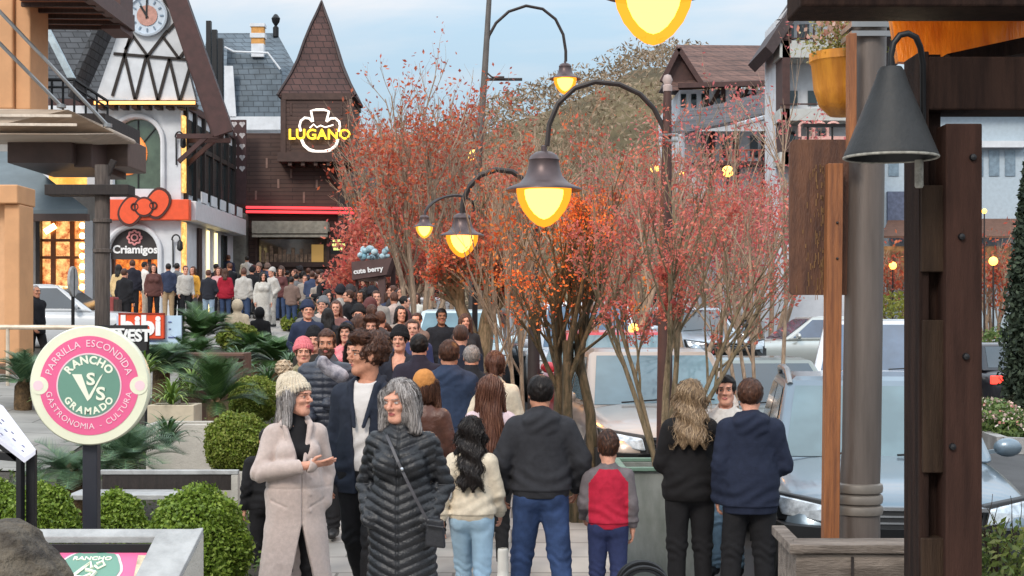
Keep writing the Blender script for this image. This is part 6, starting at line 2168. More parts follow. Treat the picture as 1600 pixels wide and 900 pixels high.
Y6 = 6.5
pr = thing('street_lamp', 'closest glowing lamp bowl cut by the top edge of the view', 'street lamp', (PX(1021, Y6), Y6, PZ(0, Y6)), 0, 'lit street lamps')
lamp_head(pr, PX(1021, Y6), Y6, PZ(-10, Y6), 82 / F_PX * Y6, G_HOT)
b = MB(pr); b.tube([Vector(P3(1021, -120, Y6)), Vector(P3(1025, -190, Y6)), Vector(P3(1060, -250, Y6)), Vector(P3(1130, -280, Y6)), Vector(P3(1220, -270, 6.2)), Vector((PX(1350, 5.6), 5.6, PZ(-220, 5.6)))], .02, 8); b.obj('arm', M_POLE, smooth=True)

for (px, py, Y, r, lb) in ((740, 243, 60, 9, 'tiny yellow lit lamp in front of the leaning pole'), (1137, 268, 34, 9, 'small orange lit ball lamp among the red twigs below the hotel'),
                           (1023, 263, 40, 7, 'small warm lamp left of the ball-topped post'), (990, 513, 20, 8, 'warm ball lamp low among the stems of the potted tree'),
                           (1066, 272, 44, 4, 'tiny warm lamp right of the ball-topped post'), (1219, 365, 48, 6, 'warm lamp left of the hanging brown board'), (622, 366, 50, 6, 'small yellow lamp at the left of the orange tree'),
                           (1395, 415, 58, 6, 'yellow lit lamp behind the grey pole far up the street'), (1552, 408, 56, 7, 'orange lit lantern far behind the dark post'), (1538, 330, 60, 4, 'faint warm lamp above the orange lantern')):
    x = PX(px, Y); rr = r / F_PX * Y
    pr = thing('globe_lamp', lb, 'street lamp', (x, Y, gz(x, Y)), 0, 'small lit lamps far up the street')
    b = MB(pr); b.tube([(x, Y, gz(x, Y) - .1), (x, Y, PZ(py, Y) - rr * .9)], [.05, .03], 8); b.obj('post', M_POLE, smooth=True)
    b = MB(pr); b.ball((x, Y, PZ(py, Y)), rr, 14, 9); b.obj('globe', emis('far_lamp_lit', (1.0, .50, .09), 3.2), smooth=True)
# far arched lamp arm, unlit against the sky
pr = thing('street_lamp', 'thin arched lamp arm against the pale sky left of the leaning pole', 'street lamp', (PX(682, 60), 60, gz(-3, 60)), 0, 'lit street lamps')
b = MB(pr); b.tube([(PX(680, 60), 60, gz(-3, 60) - .1), (PX(682, 60), 60, PZ(215, 60))], .06, 8); b.obj('post', M_POLE, smooth=True)
b = MB(pr); b.tube(arm_pts(P3(682, 215, 60), P3(742, 225, 60), .95, 14), .04, 6); b.obj('arm', M_POLE, smooth=True)
# ------------------------------------------------------------------ cars
M_TYRE = mat('tyre_rubber', srgb(30, 30, 32), .85, var=.1)
M_RIM = mat('alloy_rim', srgb(160, 162, 166), .3, .9, var=.05)
M_CARGLASS = mat('car_glass', srgb(104, 128, 136), .05, .0, var=.25, scale=.9, spec=.6, coat=.2)
M_CARGLASSD = mat('car_glass_dark', srgb(38, 48, 56), .04, .0, var=.3, scale=1.2, spec=1.0, coat=.5)
M_PLASTIC = mat('black_car_plastic', srgb(30, 31, 33), .5, var=.1)
M_CHROME = mat('chrome', srgb(205, 206, 208), .15, 1.0, var=0)
M_HEADL = mat('headlight_glass', srgb(205, 212, 218), .08, .35, var=.35, scale=16, coat=.6)
M_TAIL = mat('tail_light_red', srgb(170, 18, 18), .2, var=.1, coat=.5)
M_TAILON = emis('tail_light_lit', (1.0, .05, .03), 1.6)


def paint(name, c, metal=.35):
    return mat(name, c, .3, metal, var=.03, scale=3, coat=.8)


def car(label, loc, rz, pm, L_=4.3, W=1.8, H=1.48, belt=.95, hood=.86, cabf=-.55, cabr=1.75, kind='hatch', glass=None, lit=False, group='cars in the street', rails=False, trunk=None, plate=True):
    g = glass or M_CARGLASSD
    root = thing('parked_car', label, 'car', loc, rz, group)
    hw = W / 2
    tr = trunk if trunk is not None else belt + .02
    st = [(-L_ / 2, .45, .62, .72), (-L_ / 2 + .04, .30, hood - .14, .86), (-L_ / 2 + .22, .22, hood - .05, .95), (-L_ / 2 + .55, .20, hood, .985), (cabf - .35, .19, belt - .02, 1.0), (cabf + .2, .19, belt + .02, 1.0),
          (.2, .19, belt + .03, 1.0), (cabr - .6, .19, belt + .03, 1.0), (L_ / 2 - .45, .22, tr, .985), (L_ / 2 - .12, .28, tr - .06, .94), (L_ / 2 - .02, .34, tr - .16, .86), (L_ / 2, .48, .66, .74)]
    prof = [(0, 1.015), (.45, 1.01), (.80, .985), (.94, .93), (1.0, .78), (1.005, .55), (.99, .30), (.94, .06), (.80, 0), (0, 0)]
    ring = [(x, h) for x, h in prof] + [(-x, h) for x, h in prof[-2:0:-1]]
    V, F = [], []
    n = len(ring)
    for y, z0, z1, wf in st:
        for x, h in ring: V.append((x * hw * wf, y, z0 + (z1 - z0) * h))
    for i in range(len(st) - 1):
        for k in range(n): F.append((i * n + k, i * n + (k + 1) % n, (i + 1) * n + (k + 1) % n, (i + 1) * n + k))
    F.append(tuple(range(n))[::-1]); F.append(tuple(range((len(st) - 1) * n, len(st) * n)))
    F = [f[::-1] for f in F]
    b = MB(); b.add(V, F); b.obj('body', pm, root, smooth=True, sub=1)
    # cabin
    bz = belt - .03
    y0, y1 = cabf, cabr
    t0, t1 = cabf + .72, cabr - (.42 if kind != 'sedan' else .75)
    wb, wt = hw * .93, hw * .76
    c8 = [(-wb, y0, bz), (wb, y0, bz), (wb, y1, bz + .02), (-wb, y1, bz + .02), (-wt, t0, H - .03), (wt, t0, H - .03), (wt, t1, H - .03), (-wt, t1, H - .03)]
    tp = [(-wt * .86, t0 + .2, H), (wt * .86, t0 + .2, H), (wt * .86, t1 - .15, H), (-wt * .86, t1 - .15, H)]
    b = MB(); b.add(c8 + tp, [(0, 1, 5, 4), (1, 2, 6, 5), (2, 3, 7, 6), (3, 0, 4, 7), (4, 5, 9, 8), (5, 6, 10, 9), (6, 7, 11, 10), (7, 4, 8, 11), (8, 9, 10, 11), (3, 2, 1, 0)])
    b.obj('cabin', pm, root, smooth=False, bevel=.05, bseg=3)

    def pane(name, a, b_, c, d, u0, u1, v0, v1, m, push=.006, mx=False):
        a, b_, c, d = map(Vector, (a, b_, c, d))
        nrm = (b_ - a).cross(d - a).normalized()
        f = lambda u, v: (a * (1 - u) + b_ * u) * (1 - v) + (d * (1 - u) + c * u) * v + nrm * push
        q_ = MB()
        N_ = 5
        vs = [f(u0 + (u1 - u0) * i / N_, v0 + (v1 - v0) * j / N_) for j in range(N_ + 1) for i in range(N_ + 1)]
        back = [v - nrm * (push + .012) for v in vs]
        fs = [(j * 6 + i, j * 6 + i + 1, (j + 1) * 6 + i + 1, (j + 1) * 6 + i) for j in range(N_) for i in range(N_)]
        q_.add(vs, fs)
        return q_.obj(name, m, root, smooth=True)
    P_ = [Vector(v) for v in c8]
    wsn = pane('windscreen', P_[0], P_[1], P_[5], P_[4], .06, .94, .06, .93, g)
    pane('rear_window', P_[2], P_[3], P_[7], P_[6], .08, .92, .12, .9, g)
    for (a, b_, c, d) in ((P_[1], P_[2], P_[6], P_[5]), (P_[3], P_[0], P_[4], P_[7])):
        pane('side_window', a, b_, c, d, .07, .47, .12, .9, g)
        pane('side_window', a, b_, c, d, .51, .93, .12, .9, g)
    for x in (-.5, .12):
        q_ = MB(); q_.bar((x * hw, y0 - .015, bz + .06), (x * hw + .48 * hw, y0 + .03, bz + .085), .02, .015); o = q_.obj('wiper', M_PLASTIC, parent=None); setparent(o, wsn)
    # wheels and arches
    wr = .33 if H < 1.6 else .36
    for s in (-1, 1):
        for yy in (-L_ / 2 + .85, L_ / 2 - .85):
            q_ = MB(); q_.lathe([(wr + .06, -.02), (wr + .06, .012), (wr + .02, .02), (0, .02)] if s > 0 else [(wr + .06, .02), (wr + .06, -.012), (wr + .02, -.02), (0, -.02)], 24, (s * hw * .995, yy, wr + .02), 'x'); q_.obj('wheel_arch', M_PLASTIC, root)
            q_ = MB(); q_.lathe([(wr * .62, -.10), (wr * .9, -.11), (wr, -.06), (wr, .06), (wr * .9, .11), (wr * .62, .10), (wr * .6, .0)], 28, (s * (hw - .08), yy, wr), 'x'); wh = q_.obj('wheel', M_TYRE, root, smooth=True)
            q_ = MB(); q_.cur = 0
            q_.lathe([(wr * .62, s * .08), (wr * .58, s * .05), (0, s * .05)], 24, (s * (hw - .08), yy, wr), 'x')
            for k in range(5):
                a = 2 * PI * k / 5
                q_.bar((s * (hw + .0), yy, wr), (s * (hw - .0), yy + .58 * wr * math.cos(a), wr + .58 * wr * math.sin(a)), .05, .03, up=(1, 0, 0))
            o = q_.obj('rim', M_RIM, parent=None); setparent(o, wh)
    yf = -L_ / 2
    for s in (-1, 1):
        q_ = MB(); q_.prism([(s * .54 * hw, yf - .045, hood - .25), (s * .93 * hw, yf + .14, hood - .21), (s * .97 * hw, yf + .22, hood - .08), (s * .57 * hw, yf - .02, hood - .14)], (0, .10, .0)); q_.obj('headlight', M_HEADL, root, bevel=.012)
        q_ = MB(); q_.prism([(s * .50 * hw, yf - .03, hood - .28), (s * .955 * hw, yf + .165, hood - .25), (s * .99 * hw, yf + .25, hood - .06), (s * .53 * hw, yf + .0, hood - .115)], (0, .10, .0)); q_.obj('headlight_frame', M_PLASTIC, root, bevel=.01)
        q_ = MB(); q_.box(s * .62 * hw, s * .93 * hw, -yf - .09, -yf + .005, tr - .30, tr - .12); q_.obj('tail_light', M_TAILON if lit else M_TAIL, root, bevel=.015)
        q_ = MB(); q_.ball((s * (hw + .09), cabf + .32, belt + .07), (.11, .06, .075), 12, 8); q_.bar((s * hw * .93, cabf + .34, belt + .03), (s * (hw + .06), cabf + .33, belt + .05), .04, .03); q_.obj('mirror', pm, root, smooth=True)
    q_ = MB(); q_.box(-.50 * hw, .50 * hw, yf - .06, yf + .08, hood - .30, hood - .15); gr_ = q_.obj('grille', M_PLASTIC, root, bevel=.01)
    q_ = MB()
    for k in range(3): q_.box(-.48 * hw, .48 * hw, yf - .072, yf - .061, hood - .285 + k * .045, hood - .272 + k * .045)
    q_.box(-.55 * hw, .55 * hw, yf - .075, yf + .0, hood - .149, hood - .125); o = q_.obj('grille_bar', M_CHROME, parent=None); setparent(o, gr_)
    q_ = MB(); q_.prism([(-1.01 * hw, yf + .20, .25), (-.9 * hw, yf - .0, .24), (-.6 * hw, yf - .06, .23), (.6 * hw, yf - .06, .23), (.9 * hw, yf - .0, .24), (1.01 * hw, yf + .20, .25), (1.01 * hw, yf + .20, hood - .24), (.9 * hw, yf - .0, hood - .26), (.6 * hw, yf - .06, hood - .27), (-.6 * hw, yf - .06, hood - .27), (-.9 * hw, yf - .0, hood - .26), (-1.01 * hw, yf + .20, hood - .24)], (0, .30, 0)); q_.obj('bumper', M_PLASTIC, root, bevel=.02)
    if plate:
        q_ = MB(); q_.box(-.20, .20, yf - .065, yf - .052, .36, .49); q_.obj('number_plate', mat('plate_white', (.7, .7, .7), .5, var=.03), root)
    if rails:
        for s in (-1, 1):
            q_ = MB(); q_.tube([(s * wt * .95, t0 - .02, H - .06), (s * wt * .97, t0 + .12, H + .05), (s * wt * .97, 0.6, H + .065), (s * wt * .95, t1 - .2, H + .04), (s * wt * .93, t1 - .05, H - .05)], .026, 8); q_.obj('roof_rail', M_STEEL, root, smooth=True)
    return root


def on(px, Y, dz=-.12):
    x = PX(px, Y)
    return (x, Y, gz(x, Y) + dz)


suv = car('silver-blue off-roader facing the path, its bonnet behind the grey pole', (2.95, 12.1, -.05), R(-7), paint('silver_blue', srgb(112, 128, 140), .45), 4.4, 1.82, 1.68, 1.08, 1.02, -.75, 1.95, glass=M_CARGLASS, rails=True)
car('beige car nose-on behind the head of the boy in red', on(1022, 15.4, -.02), R(5), paint('beige_paint', srgb(178, 160, 146), .3), 4.2, 1.74, 1.50, .95, .88, glass=M_CARGLASS)
car('red car behind the beige one by the mossy tree', on(965, 19.5, -.02), R(6), paint('red_paint', srgb(190, 52, 62), .1), 4.1, 1.72, 1.50, .95, .88, glass=M_CARGLASS)
car('white van with a blue windscreen behind the mossy tree', on(912, 25), R(2), paint('white_paint', srgb(206, 210, 214), 0), 4.6, 1.85, 1.82, 1.05, .95, -1.1, 2.1, glass=mat('car_glass_blue', srgb(72, 92, 116), .05, var=.3, scale=1, spec=1, coat=.5))
car('pale blue-white car with a wide windscreen behind the stout tree trunk', on(718, 27), R(0), paint('pale_blue_white', srgb(188, 206, 212), 0), 4.5, 1.85, 1.62, 1.0, .9, glass=M_CARGLASS)
car('silver saloon seen side-on left of the slim wooden post', on(1240, 34), R(-84), paint('silver_paint', srgb(186, 190, 186), .5), 4.6, 1.78, 1.44, .92, .86, -.5, 1.9, kind='sedan', glass=mat('car_glass_blue', srgb(72, 92, 116)))
car('grey-green hatchback right behind the off-roader', on(1190, 17.0, -.20), R(6), paint('grey_green_paint', srgb(128, 134, 128), .4), 4.2, 1.74, 1.48, .95, .88)
car('white car behind the grey pole and dark post', on(1372, 19.0, 0), R(-12), paint('white_paint', srgb(206, 210, 214)), 4.3, 1.78, 1.66, 1.0, .92, glass=mat('car_glass_blue', srgb(72, 92, 116)))
car('white hatchback far up the street beside the brown board', on(1275, 46), R(14), paint('white_paint', srgb(206, 210, 214)), 4.0, 1.72, 1.5, .95, .88)
car('grey car far up the street left of the white hatchback', on(1215, 48), R(14), paint('mid_grey_paint', srgb(110, 106, 108), .4), 4.3, 1.75, 1.45, .92, .86)
car('silver car far behind the russet twigs', on(1160, 50), R(14), paint('silver_paint', srgb(186, 190, 186)), 4.3, 1.75, 1.45, .92, .86)
car('dark car with its red tail light lit beyond the dark post', on(1530, 34), R(190), paint('near_black_paint', srgb(34, 34, 40), .3), 4.3, 1.78, 1.6, 1.0, .9, lit=True, rails=True)
car('white car parked side-on before the lit shop window at the left', on(118, 30, 0), R(92), paint('white_paint', srgb(206, 210, 214)), 4.1, 1.74, 1.48, .95, .88)
car('white car half hidden by the orange tree trunk', on(668, 40), R(8), paint('white_paint', srgb(206, 210, 214)), 4.3, 1.75, 1.5, .95, .88)
car('dark grey car lower down the row under the lamp post', on(845, 30), R(10), paint('mid_grey_paint', srgb(110, 106, 108)), 4.3, 1.75, 1.5, .95, .88)
car('pale grey car far behind the potted tree', on(1085, 32), R(12), paint('pale_silver_blue', srgb(176, 190, 200)), 4.3, 1.75, 1.5, .95, .88)

# ------------------------------------------------------------------ chalet hotels to the right
M_CHROOF = mat_tiles('brown_roof_tiles', srgb(112, 82, 72), srgb(96, 70, 62), srgb(62, 46, 42), .35, .3, .8, .7, msize=.02, axes='h z')
Yc = 62.0
ch = thing('brown_roofed_hotel', 'white chalet hotel with a long brown tiled roof below the sky', 'building', (PX(1150, Yc), Yc, gz(9, Yc) - .5))
zb = ch.location.z
cq = lambda px, py, dy=0: (PX(px, Yc + dy), Yc + dy, PZ(py, Yc + dy))
b = MB(ch); b.box(PX(1062, Yc), PX(1330, Yc), Yc, Yc + 9, zb, PZ(140, Yc)); b.obj('wall', M_WHITEWALL)
b = MB(ch)
b.prism([cq(1038, 142, -1.5), cq(1335, 128, -1.5), cq(1335, 76, 3), cq(1058, 74, 3)], (0, .2, .15)); b.prism([cq(1058, 74, 3), cq(1335, 76, 3), cq(1335, 120, 9), cq(1040, 130, 9)], (0, .2, .15)); b.obj('roof', M_CHROOF)
b = MB(ch); b.prism([cq(1040, 128, -.6), cq(1092, 135, -.6), cq(1060, 78, -.6)], (0, 3, 0)); b.bar(cq(1034, 128, -.8), cq(1060, 76, -.8), .2, .3, up=(0, 1, 0)); b.bar(cq(1096, 132, -.8), cq(1060, 76, -.8), .2, .3, up=(0, 1, 0)); b.bar(cq(1060, 134, -1.5), cq(1330, 127, -1.5), .25, .2); b.obj('gable_boards', mat('dark_chalet_wood', srgb(70, 46, 42), .7, var=.2))
for k, px in enumerate((1064, 1080, 1096, 1118, 1142, 1166, 1190)):
    b = MB(ch); b.box(PX(px, Yc), PX(px + 8, Yc), Yc - .03, Yc + .04, PZ(168, Yc), PZ(147, Yc)); b.obj('window', M_GLASS)
b = MB(ch)
for k, px in enumerate((1104, 1130, 1154, 1178, 1202)): b.bar((PX(px, Yc), Yc - .04, PZ(172, Yc)), (PX(px, Yc), Yc - .04, PZ(136, Yc)), .18, .08, up=(0, 1, 0))
for k, px in enumerate((1106, 1150, 1190)): b.bar((PX(px, Yc), Yc - .05, PZ(172, Yc)), (PX(px + 18, Yc), Yc - .05, PZ(140, Yc)), .15, .06, up=(0, 1, 0))
b.obj('wall_timber', mat('dark_chalet_wood', srgb(70, 46, 42)))
# lower roof in front
Yd = 52.0
dh = thing('grey_roofed_chalet', 'lower chalet with a sagging dark grey roof and timbered white walls', 'building', (PX(1180, Yd), Yd, gz(9, Yd) - .5))
zb = dh.location.z
dq = lambda px, py, dy=0: (PX(px, Yd + dy), Yd + dy, PZ(py, Yd + dy))
b = MB(dh); b.box(PX(1070, Yd), PX(1325, Yd), Yd, Yd + 6, zb, PZ(205, Yd)); b.obj('wall', M_WHITEWALL)
b = MB(dh); b.prism([dq(1048, 212, -1.4), dq(1140, 196, -1.4), dq(1272, 160, -1.4), dq(1268, 133, 2), dq(1158, 158, 2), dq(1062, 182, 2)], (0, .2, .14)); b.obj('roof', mat_tiles('dark_grey_roof', srgb(84, 80, 84), srgb(70, 67, 70), srgb(44, 42, 46), .35, .3, .8, .7, axes='h z'))
b = MB(dh); b.tube([dq(1150, 196, -1.5), dq(1272, 163, -1.5)], .09, 6); b.obj('gutter', mat('pale_gutter', srgb(170, 176, 184), .5))
for k, px in enumerate((1096, 1128, 1172, 1216, 1250)):
    b = MB(dh); b.box(PX(px, Yd), PX(px + 12, Yd), Yd - .04, Yd + .03, PZ(246, Yd), PZ(212, Yd)); b.obj('window', M_GLASS)
b = MB(dh)
for px in (1112, 1150, 1194, 1234, 1272): b.box(PX(px, Yd) - .1, PX(px, Yd) + .1, Yd - .06, Yd, PZ(300, Yd), PZ(205, Yd))
b.box(PX(1080, Yd), PX(1320, Yd), Yd - .9, Yd - .1, PZ(262, Yd), PZ(256, Yd)); b.obj('balcony_timber', mat('dark_chalet_wood', srgb(70, 46, 42)))
b = MB(dh)
for i in range(22): b.box(PX(1090 + i * 10, Yd) - .04, PX(1090 + i * 10, Yd) + .04, Yd - .9, Yd - .86, PZ(256, Yd), PZ(240, Yd))
b.box(PX(1080, Yd), PX(1320, Yd), Yd - .92, Yd - .84, PZ(240, Yd), PZ(238, Yd)); b.obj('balcony_rail', mat('red_brown_rail', srgb(150, 86, 72), .6))
for k, px in enumerate((1100, 1150, 1200, 1250)):
    b = MB(dh); b.box(PX(px, Yd), PX(px + 28, Yd), Yd - .04, Yd + .03, PZ(360, Yd), PZ(300, Yd)); b.obj('shop_window', goods_glow('lit_warm_shop', (.12, .07, .04), (.9, .55, .25), .45, 3))
# big white chalet with its steep eave
Ye = 44.0
eh = thing('white_chalet', 'tall white chalet with a steep dark eave and stacked balconies behind the flower pot', 'building', (PX(1290, Ye), Ye, gz(9.4, Ye) - .5))
zb = eh.location.z
eq = lambda px, py, dy=0: (PX(px, Ye + dy), Ye + dy, PZ(py, Ye + dy))
b = MB(eh); b.box(PX(1213, Ye), PX(1345, Ye), Ye, Ye + 2, zb, PZ(30, Ye)); b.prism([eq(1213, 32), eq(1345, 32), eq(1320, -90)], (0, 2, 0)); b.obj('wall', M_WHITEWALL)
b = MB(eh)
b.prism([eq(1196, 72, -1.2), eq(1208, 84, -1.2), eq(1330, -105, -1.2), eq(1320, -120, -1.2)], (0, 3.2, 0)); b.prism([eq(1330, -105, -1.2), eq(1320, -120, -1.2), eq(1440, 72, -1.2), eq(1428, 84, -1.2)], (0, 3.2, 0)); b.obj('roof', mat('dark_eave_boards', srgb(66, 54, 54), .7, var=.2))
b = MB(eh)
for (a, c) in ((30, 100), (140, 196), (222, 262)): b.box(PX(1208, Ye), PX(1345, Ye), Ye - 1.1, Ye - .02, PZ(c, Ye), PZ(c - (18 if a > 100 else 26), Ye))
b.obj('balcony', mat('grey_white_balcony', srgb(182, 184, 180), .8, var=.06))
b = MB(eh)
for z in (70, 170, 238): b.box(PX(1208, Ye), PX(1345, Ye), Ye - 1.12, Ye - 1.06, PZ(z + 2, Ye), PZ(z, Ye))
for i in range(11):
    for z in (72, ): b.box(PX(1212 + i * 12, Ye) - .03, PX(1212 + i * 12, Ye) + .03, Ye - 1.12, Ye - 1.08, PZ(78, Ye), PZ(50, Ye))
b.box(PX(1213, Ye) - .02, PX(1213, Ye) + .2, Ye - 1.1, Ye - .03, PZ(262, Ye), PZ(40, Ye)); b.obj('balcony_rail', mat('dark_chalet_wood', srgb(70, 46, 42)))
for (px, a, c) in ((1226, 38, 68), (1250, 38, 68), (1232, 142, 165), (1262, 142, 165), (1228, 205, 236), (1280, 205, 236)):
    b = MB(eh); b.box(PX(px, Ye), PX(px + 14, Ye), Ye - .04, Ye + .03, PZ(c, Ye), PZ(a, Ye)); b.obj('window', M_GLASS)
b = MB(eh)
for k in range(3):
    cx0 = PX(1258 + k * 22, Ye - 1.2)
    b.box(cx0 - .20, cx0 - .13, Ye - 1.25, Ye - 1.12, PZ(222, Ye), PZ(206, Ye))
    b.tube([(cx0 + .0 + .17 * math.cos(PI * i / 8), Ye - 1.2, PZ(206, Ye) + .12 * math.sin(PI * i / 8)) for i in range(9)], .05, 5)
b.box(PX(1240, Ye), PX(1330, Ye), Ye - 1.26, Ye - 1.11, PZ(226, Ye), PZ(221, Ye)); b.obj('pink_arcade', mat('pink_stone', srgb(206, 160, 150), .8))
# pale blue-grey block between the posts, with lit orange stalls at its foot
Yk = 70.0
kh = thing('pale_block', 'pale blue-grey building between the dark post and the cypress', 'building', (PX(1520, Yk), Yk, gz(20, Yk) - .5))
zb = kh.location.z
b = MB(kh); b.box(PX(1370, Yk), PX(1700, Yk), Yk, Yk + 8, zb, PZ(172, Yk)); b.obj('wall', mat('pale_blue_render', srgb(176, 190, 200), .85, var=.06))
b = MB(kh); b.box(PX(1365, Yk), PX(1705, Yk), Yk - .8, Yk + 8.5, PZ(172, Yk) + .003, PZ(160, Yk)); b.box(PX(1505, Yk), PX(1600, Yk), Yk - .5, Yk - .01, PZ(232, Yk), PZ(222, Yk)); b.obj('cornice', M_WHITEWALL)
for px in (1388, 1520, 1545, 1570):
    b = MB(kh); b.box(PX(px, Yk), PX(px + 16, Yk), Yk - .05, Yk + .02, PZ(275, Yk), PZ(235, Yk)); b.obj('window', mat('bluish_window', srgb(120, 138, 152), .1, var=.2, spec=.8))
b = MB(kh); b.box(PX(1385, Yk), PX(1416, Yk), Yk - .3, Yk - .01, PZ(350, Yk), PZ(300, Yk)); b.obj('shop_board', mat('blue_grey_board', srgb(90, 98, 120), .6, var=.2))
b = MB(kh); b.box(PX(1380, Yk), PX(1620, Yk), Yk - .1, Yk - .01, PZ(440, Yk), PZ(385, Yk)); b.obj('lit_shop_row', goods_glow('lit_warm_shop2', (.10, .05, .03), (.8, .40, .15), .4, 1.5))
b = MB(kh); b.prism([(PX(1378, 67), 67, PZ(372, 67)), (PX(1620, 67), 67, PZ(372, 67)), (PX(1610, Yk), Yk - .02, PZ(345, Yk)), (PX(1388, Yk), Yk - .02, PZ(345, Yk))], (0, 0, .1)); b.obj('awning', mat('russet_awning', srgb(104, 74, 60), .8))

# ------------------------------------------------------------------ kiosk with script letters
M_KIOSK = mat('kiosk_brown', srgb(88, 66, 64), .65, var=.15, scale=3)
kk = thing('brown_kiosk', 'brown street kiosk with white script letters and blue-white flowers on its roof', 'kiosk', (PX(588, 34), 34, gz(-3.1, 34)))
zb = kk.location.z
b = MB(kk); b.box(PX(556, 34), PX(560, 34), 33.9, 34.1, zb, PZ(428, 34)); b.box(PX(593, 34), PX(603, 34), 33.7, 34.0, zb, PZ(416, 34)); b.box(PX(606, 34), PX(613, 34), 34.8, 35.0, zb, PZ(410, 34)); b.obj('post', M_KIOSK)
b = MB(kk); b.prism([(PX(553, 34), 33.6, PZ(438, 34)), (PX(606, 34), 33.6, PZ(430, 34)), (PX(615, 34), 33.6, PZ(404, 34)), (PX(552, 34), 33.6, PZ(410, 34))], (0, 1.4, 0)); b.obj('roof_board', M_KIOSK)
b = MB(kk); b.box(PX(560, 34), PX(593, 34), 33.9, 34.0, PZ(440, 34), PZ(434, 34)); b.box(PX(560, 34), PX(593, 34), 34.3, 34.4, zb, zb + .9); b.obj('counter', mat('kiosk_pale_trim', srgb(168, 148, 142), .6))
b = MB(kk); b.text('cute berry', .16, face_m(PX(578, 34), 33.585, PZ(423, 34)) @ Matrix.Rotation(R(7), 4, 'Z'), .01, .006); b.obj('lettering', mat('white_lettering', (.85, .85, .85)))
b = MB(kk)
for i in range(34):
    x = PX(rng.uniform(562, 608), 34); b.ball((x, rng.uniform(33.7, 34.6), PZ(402, 34) + rng.uniform(-.02, .22)), rng.uniform(.04, .085), 8, 6)
b.obj('roof_flowers', mat('blue_white_flowers', srgb(196, 216, 222), .8, 0, 0, 6, .8, 60, col2=srgb(120, 164, 178)), smooth=True)
# patio parasol tops and white canopy beyond the crowd
# ------------------------------------------------------------------ foreground timber frame at the right
M_FGWOOD = mat('foreground_dark_timber', srgb(50, 35, 29), .8, 0, 0, 4, .35, 60, spec=.12, col2=srgb(30, 20, 17), stretch=(7, 7, .6), detail=7)
M_FGWOOD2 = mat('foreground_red_timber', srgb(66, 45, 38), .8, 0, 0, 4, .35, 60, spec=.12, col2=srgb(50, 34, 29), stretch=(7, 7, .6), detail=7)
M_FGOLIVE = mat('foreground_worn_timber', srgb(60, 46, 36), .8, 0, 0, 4, .35, 60, spec=.12, col2=srgb(40, 30, 24), stretch=(7, 7, .6), detail=7)
YF = 4.0
fgx = lambda px, Y=YF: PX(px, Y)
fgz = lambda py, Y=YF: PZ(py, Y)
tf = thing('timber_post', 'thick dark brown timber post with bolts at the right, holding roof beams', 'post', (fgx(1470), YF, 0))
b = MB(tf); b.box(PX(1412, 4.16), fgx(1452), 4.0, 4.16, -.02, fgz(80)); b.obj('plank', M_FGWOOD, bevel=.004)
b = MB(tf); b.box(fgx(1452) + .001, fgx(1478), 4.05, 4.15, -.02, fgz(80)); b.obj('core', M_FGWOOD)
b = MB(tf); b.box(fgx(1438), fgx(1477), 3.985, 4.046, fgz(425), fgz(290)); b.box(fgx(1440), fgx(1476), 3.985, 4.046, fgz(738), fgz(500)); b.box(fgx(1438), fgx(1476), 3.985, 4.046, -.02, fgz(840)); b.obj('packing_block', M_FGOLIVE, bevel=.003)
b = MB(tf); b.box(PX(1478, 3.96), PX(1535, 3.96), 3.96, 4.13, -.02, fgz(196)); b.obj('front_plank', M_FGWOOD2, bevel=.004)
for px, py in ((1520, 246), (1502, 370), (1509, 557), (1488, 698)):
    b = MB(tf); b.lathe([(0, -.012), (.008, -.010), (.010, 0)], 10, (fgx(px, 3.96), 3.96, fgz(py, 3.96)), 'y'); b.obj('bolt', M_BLACKM)
rf = thing('timber_roof', 'dark timber roof edge with orange-lit boards over the foreground post', 'roof', (fgx(1450), YF, fgz(10)))
b = MB(rf); b.box(fgx(1240), fgx(1720), 3.9, 4.1, fgz(22), fgz(-40)); b.box(fgx(1450), fgx(1720), 4.0, 4.14, fgz(172) , fgz(88)); b.obj('beam', M_FGWOOD, bevel=.006)
b = MB(rf); b.prism([P3(1480, 84, 4.2), P3(1720, 32, 4.2), P3(1720, 62, 4.2), P3(1500, 100, 4.2)], (0, .1, 0)); b.obj('rafter', M_FGWOOD)
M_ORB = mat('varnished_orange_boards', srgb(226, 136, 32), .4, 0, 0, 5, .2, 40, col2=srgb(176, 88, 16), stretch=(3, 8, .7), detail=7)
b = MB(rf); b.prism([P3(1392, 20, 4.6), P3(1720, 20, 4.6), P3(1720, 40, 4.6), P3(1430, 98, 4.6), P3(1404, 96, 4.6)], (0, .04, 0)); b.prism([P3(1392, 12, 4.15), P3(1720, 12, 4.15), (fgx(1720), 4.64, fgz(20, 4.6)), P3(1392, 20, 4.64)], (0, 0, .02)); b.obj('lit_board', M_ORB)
# warm lamp under the roof (the photograph shows its light on the boards)
ld = bpy.data.lights.new('roof_lamp', 'POINT'); ld.energy = 1.1; ld.color = (1, .80, .50); ld.shadow_soft_size = .06
lo_ = bpy.data.objects.new('roof_lamp', ld); COL.objects.link(lo_); lo_.location = (fgx(1470), 4.36, fgz(60, 4.36))

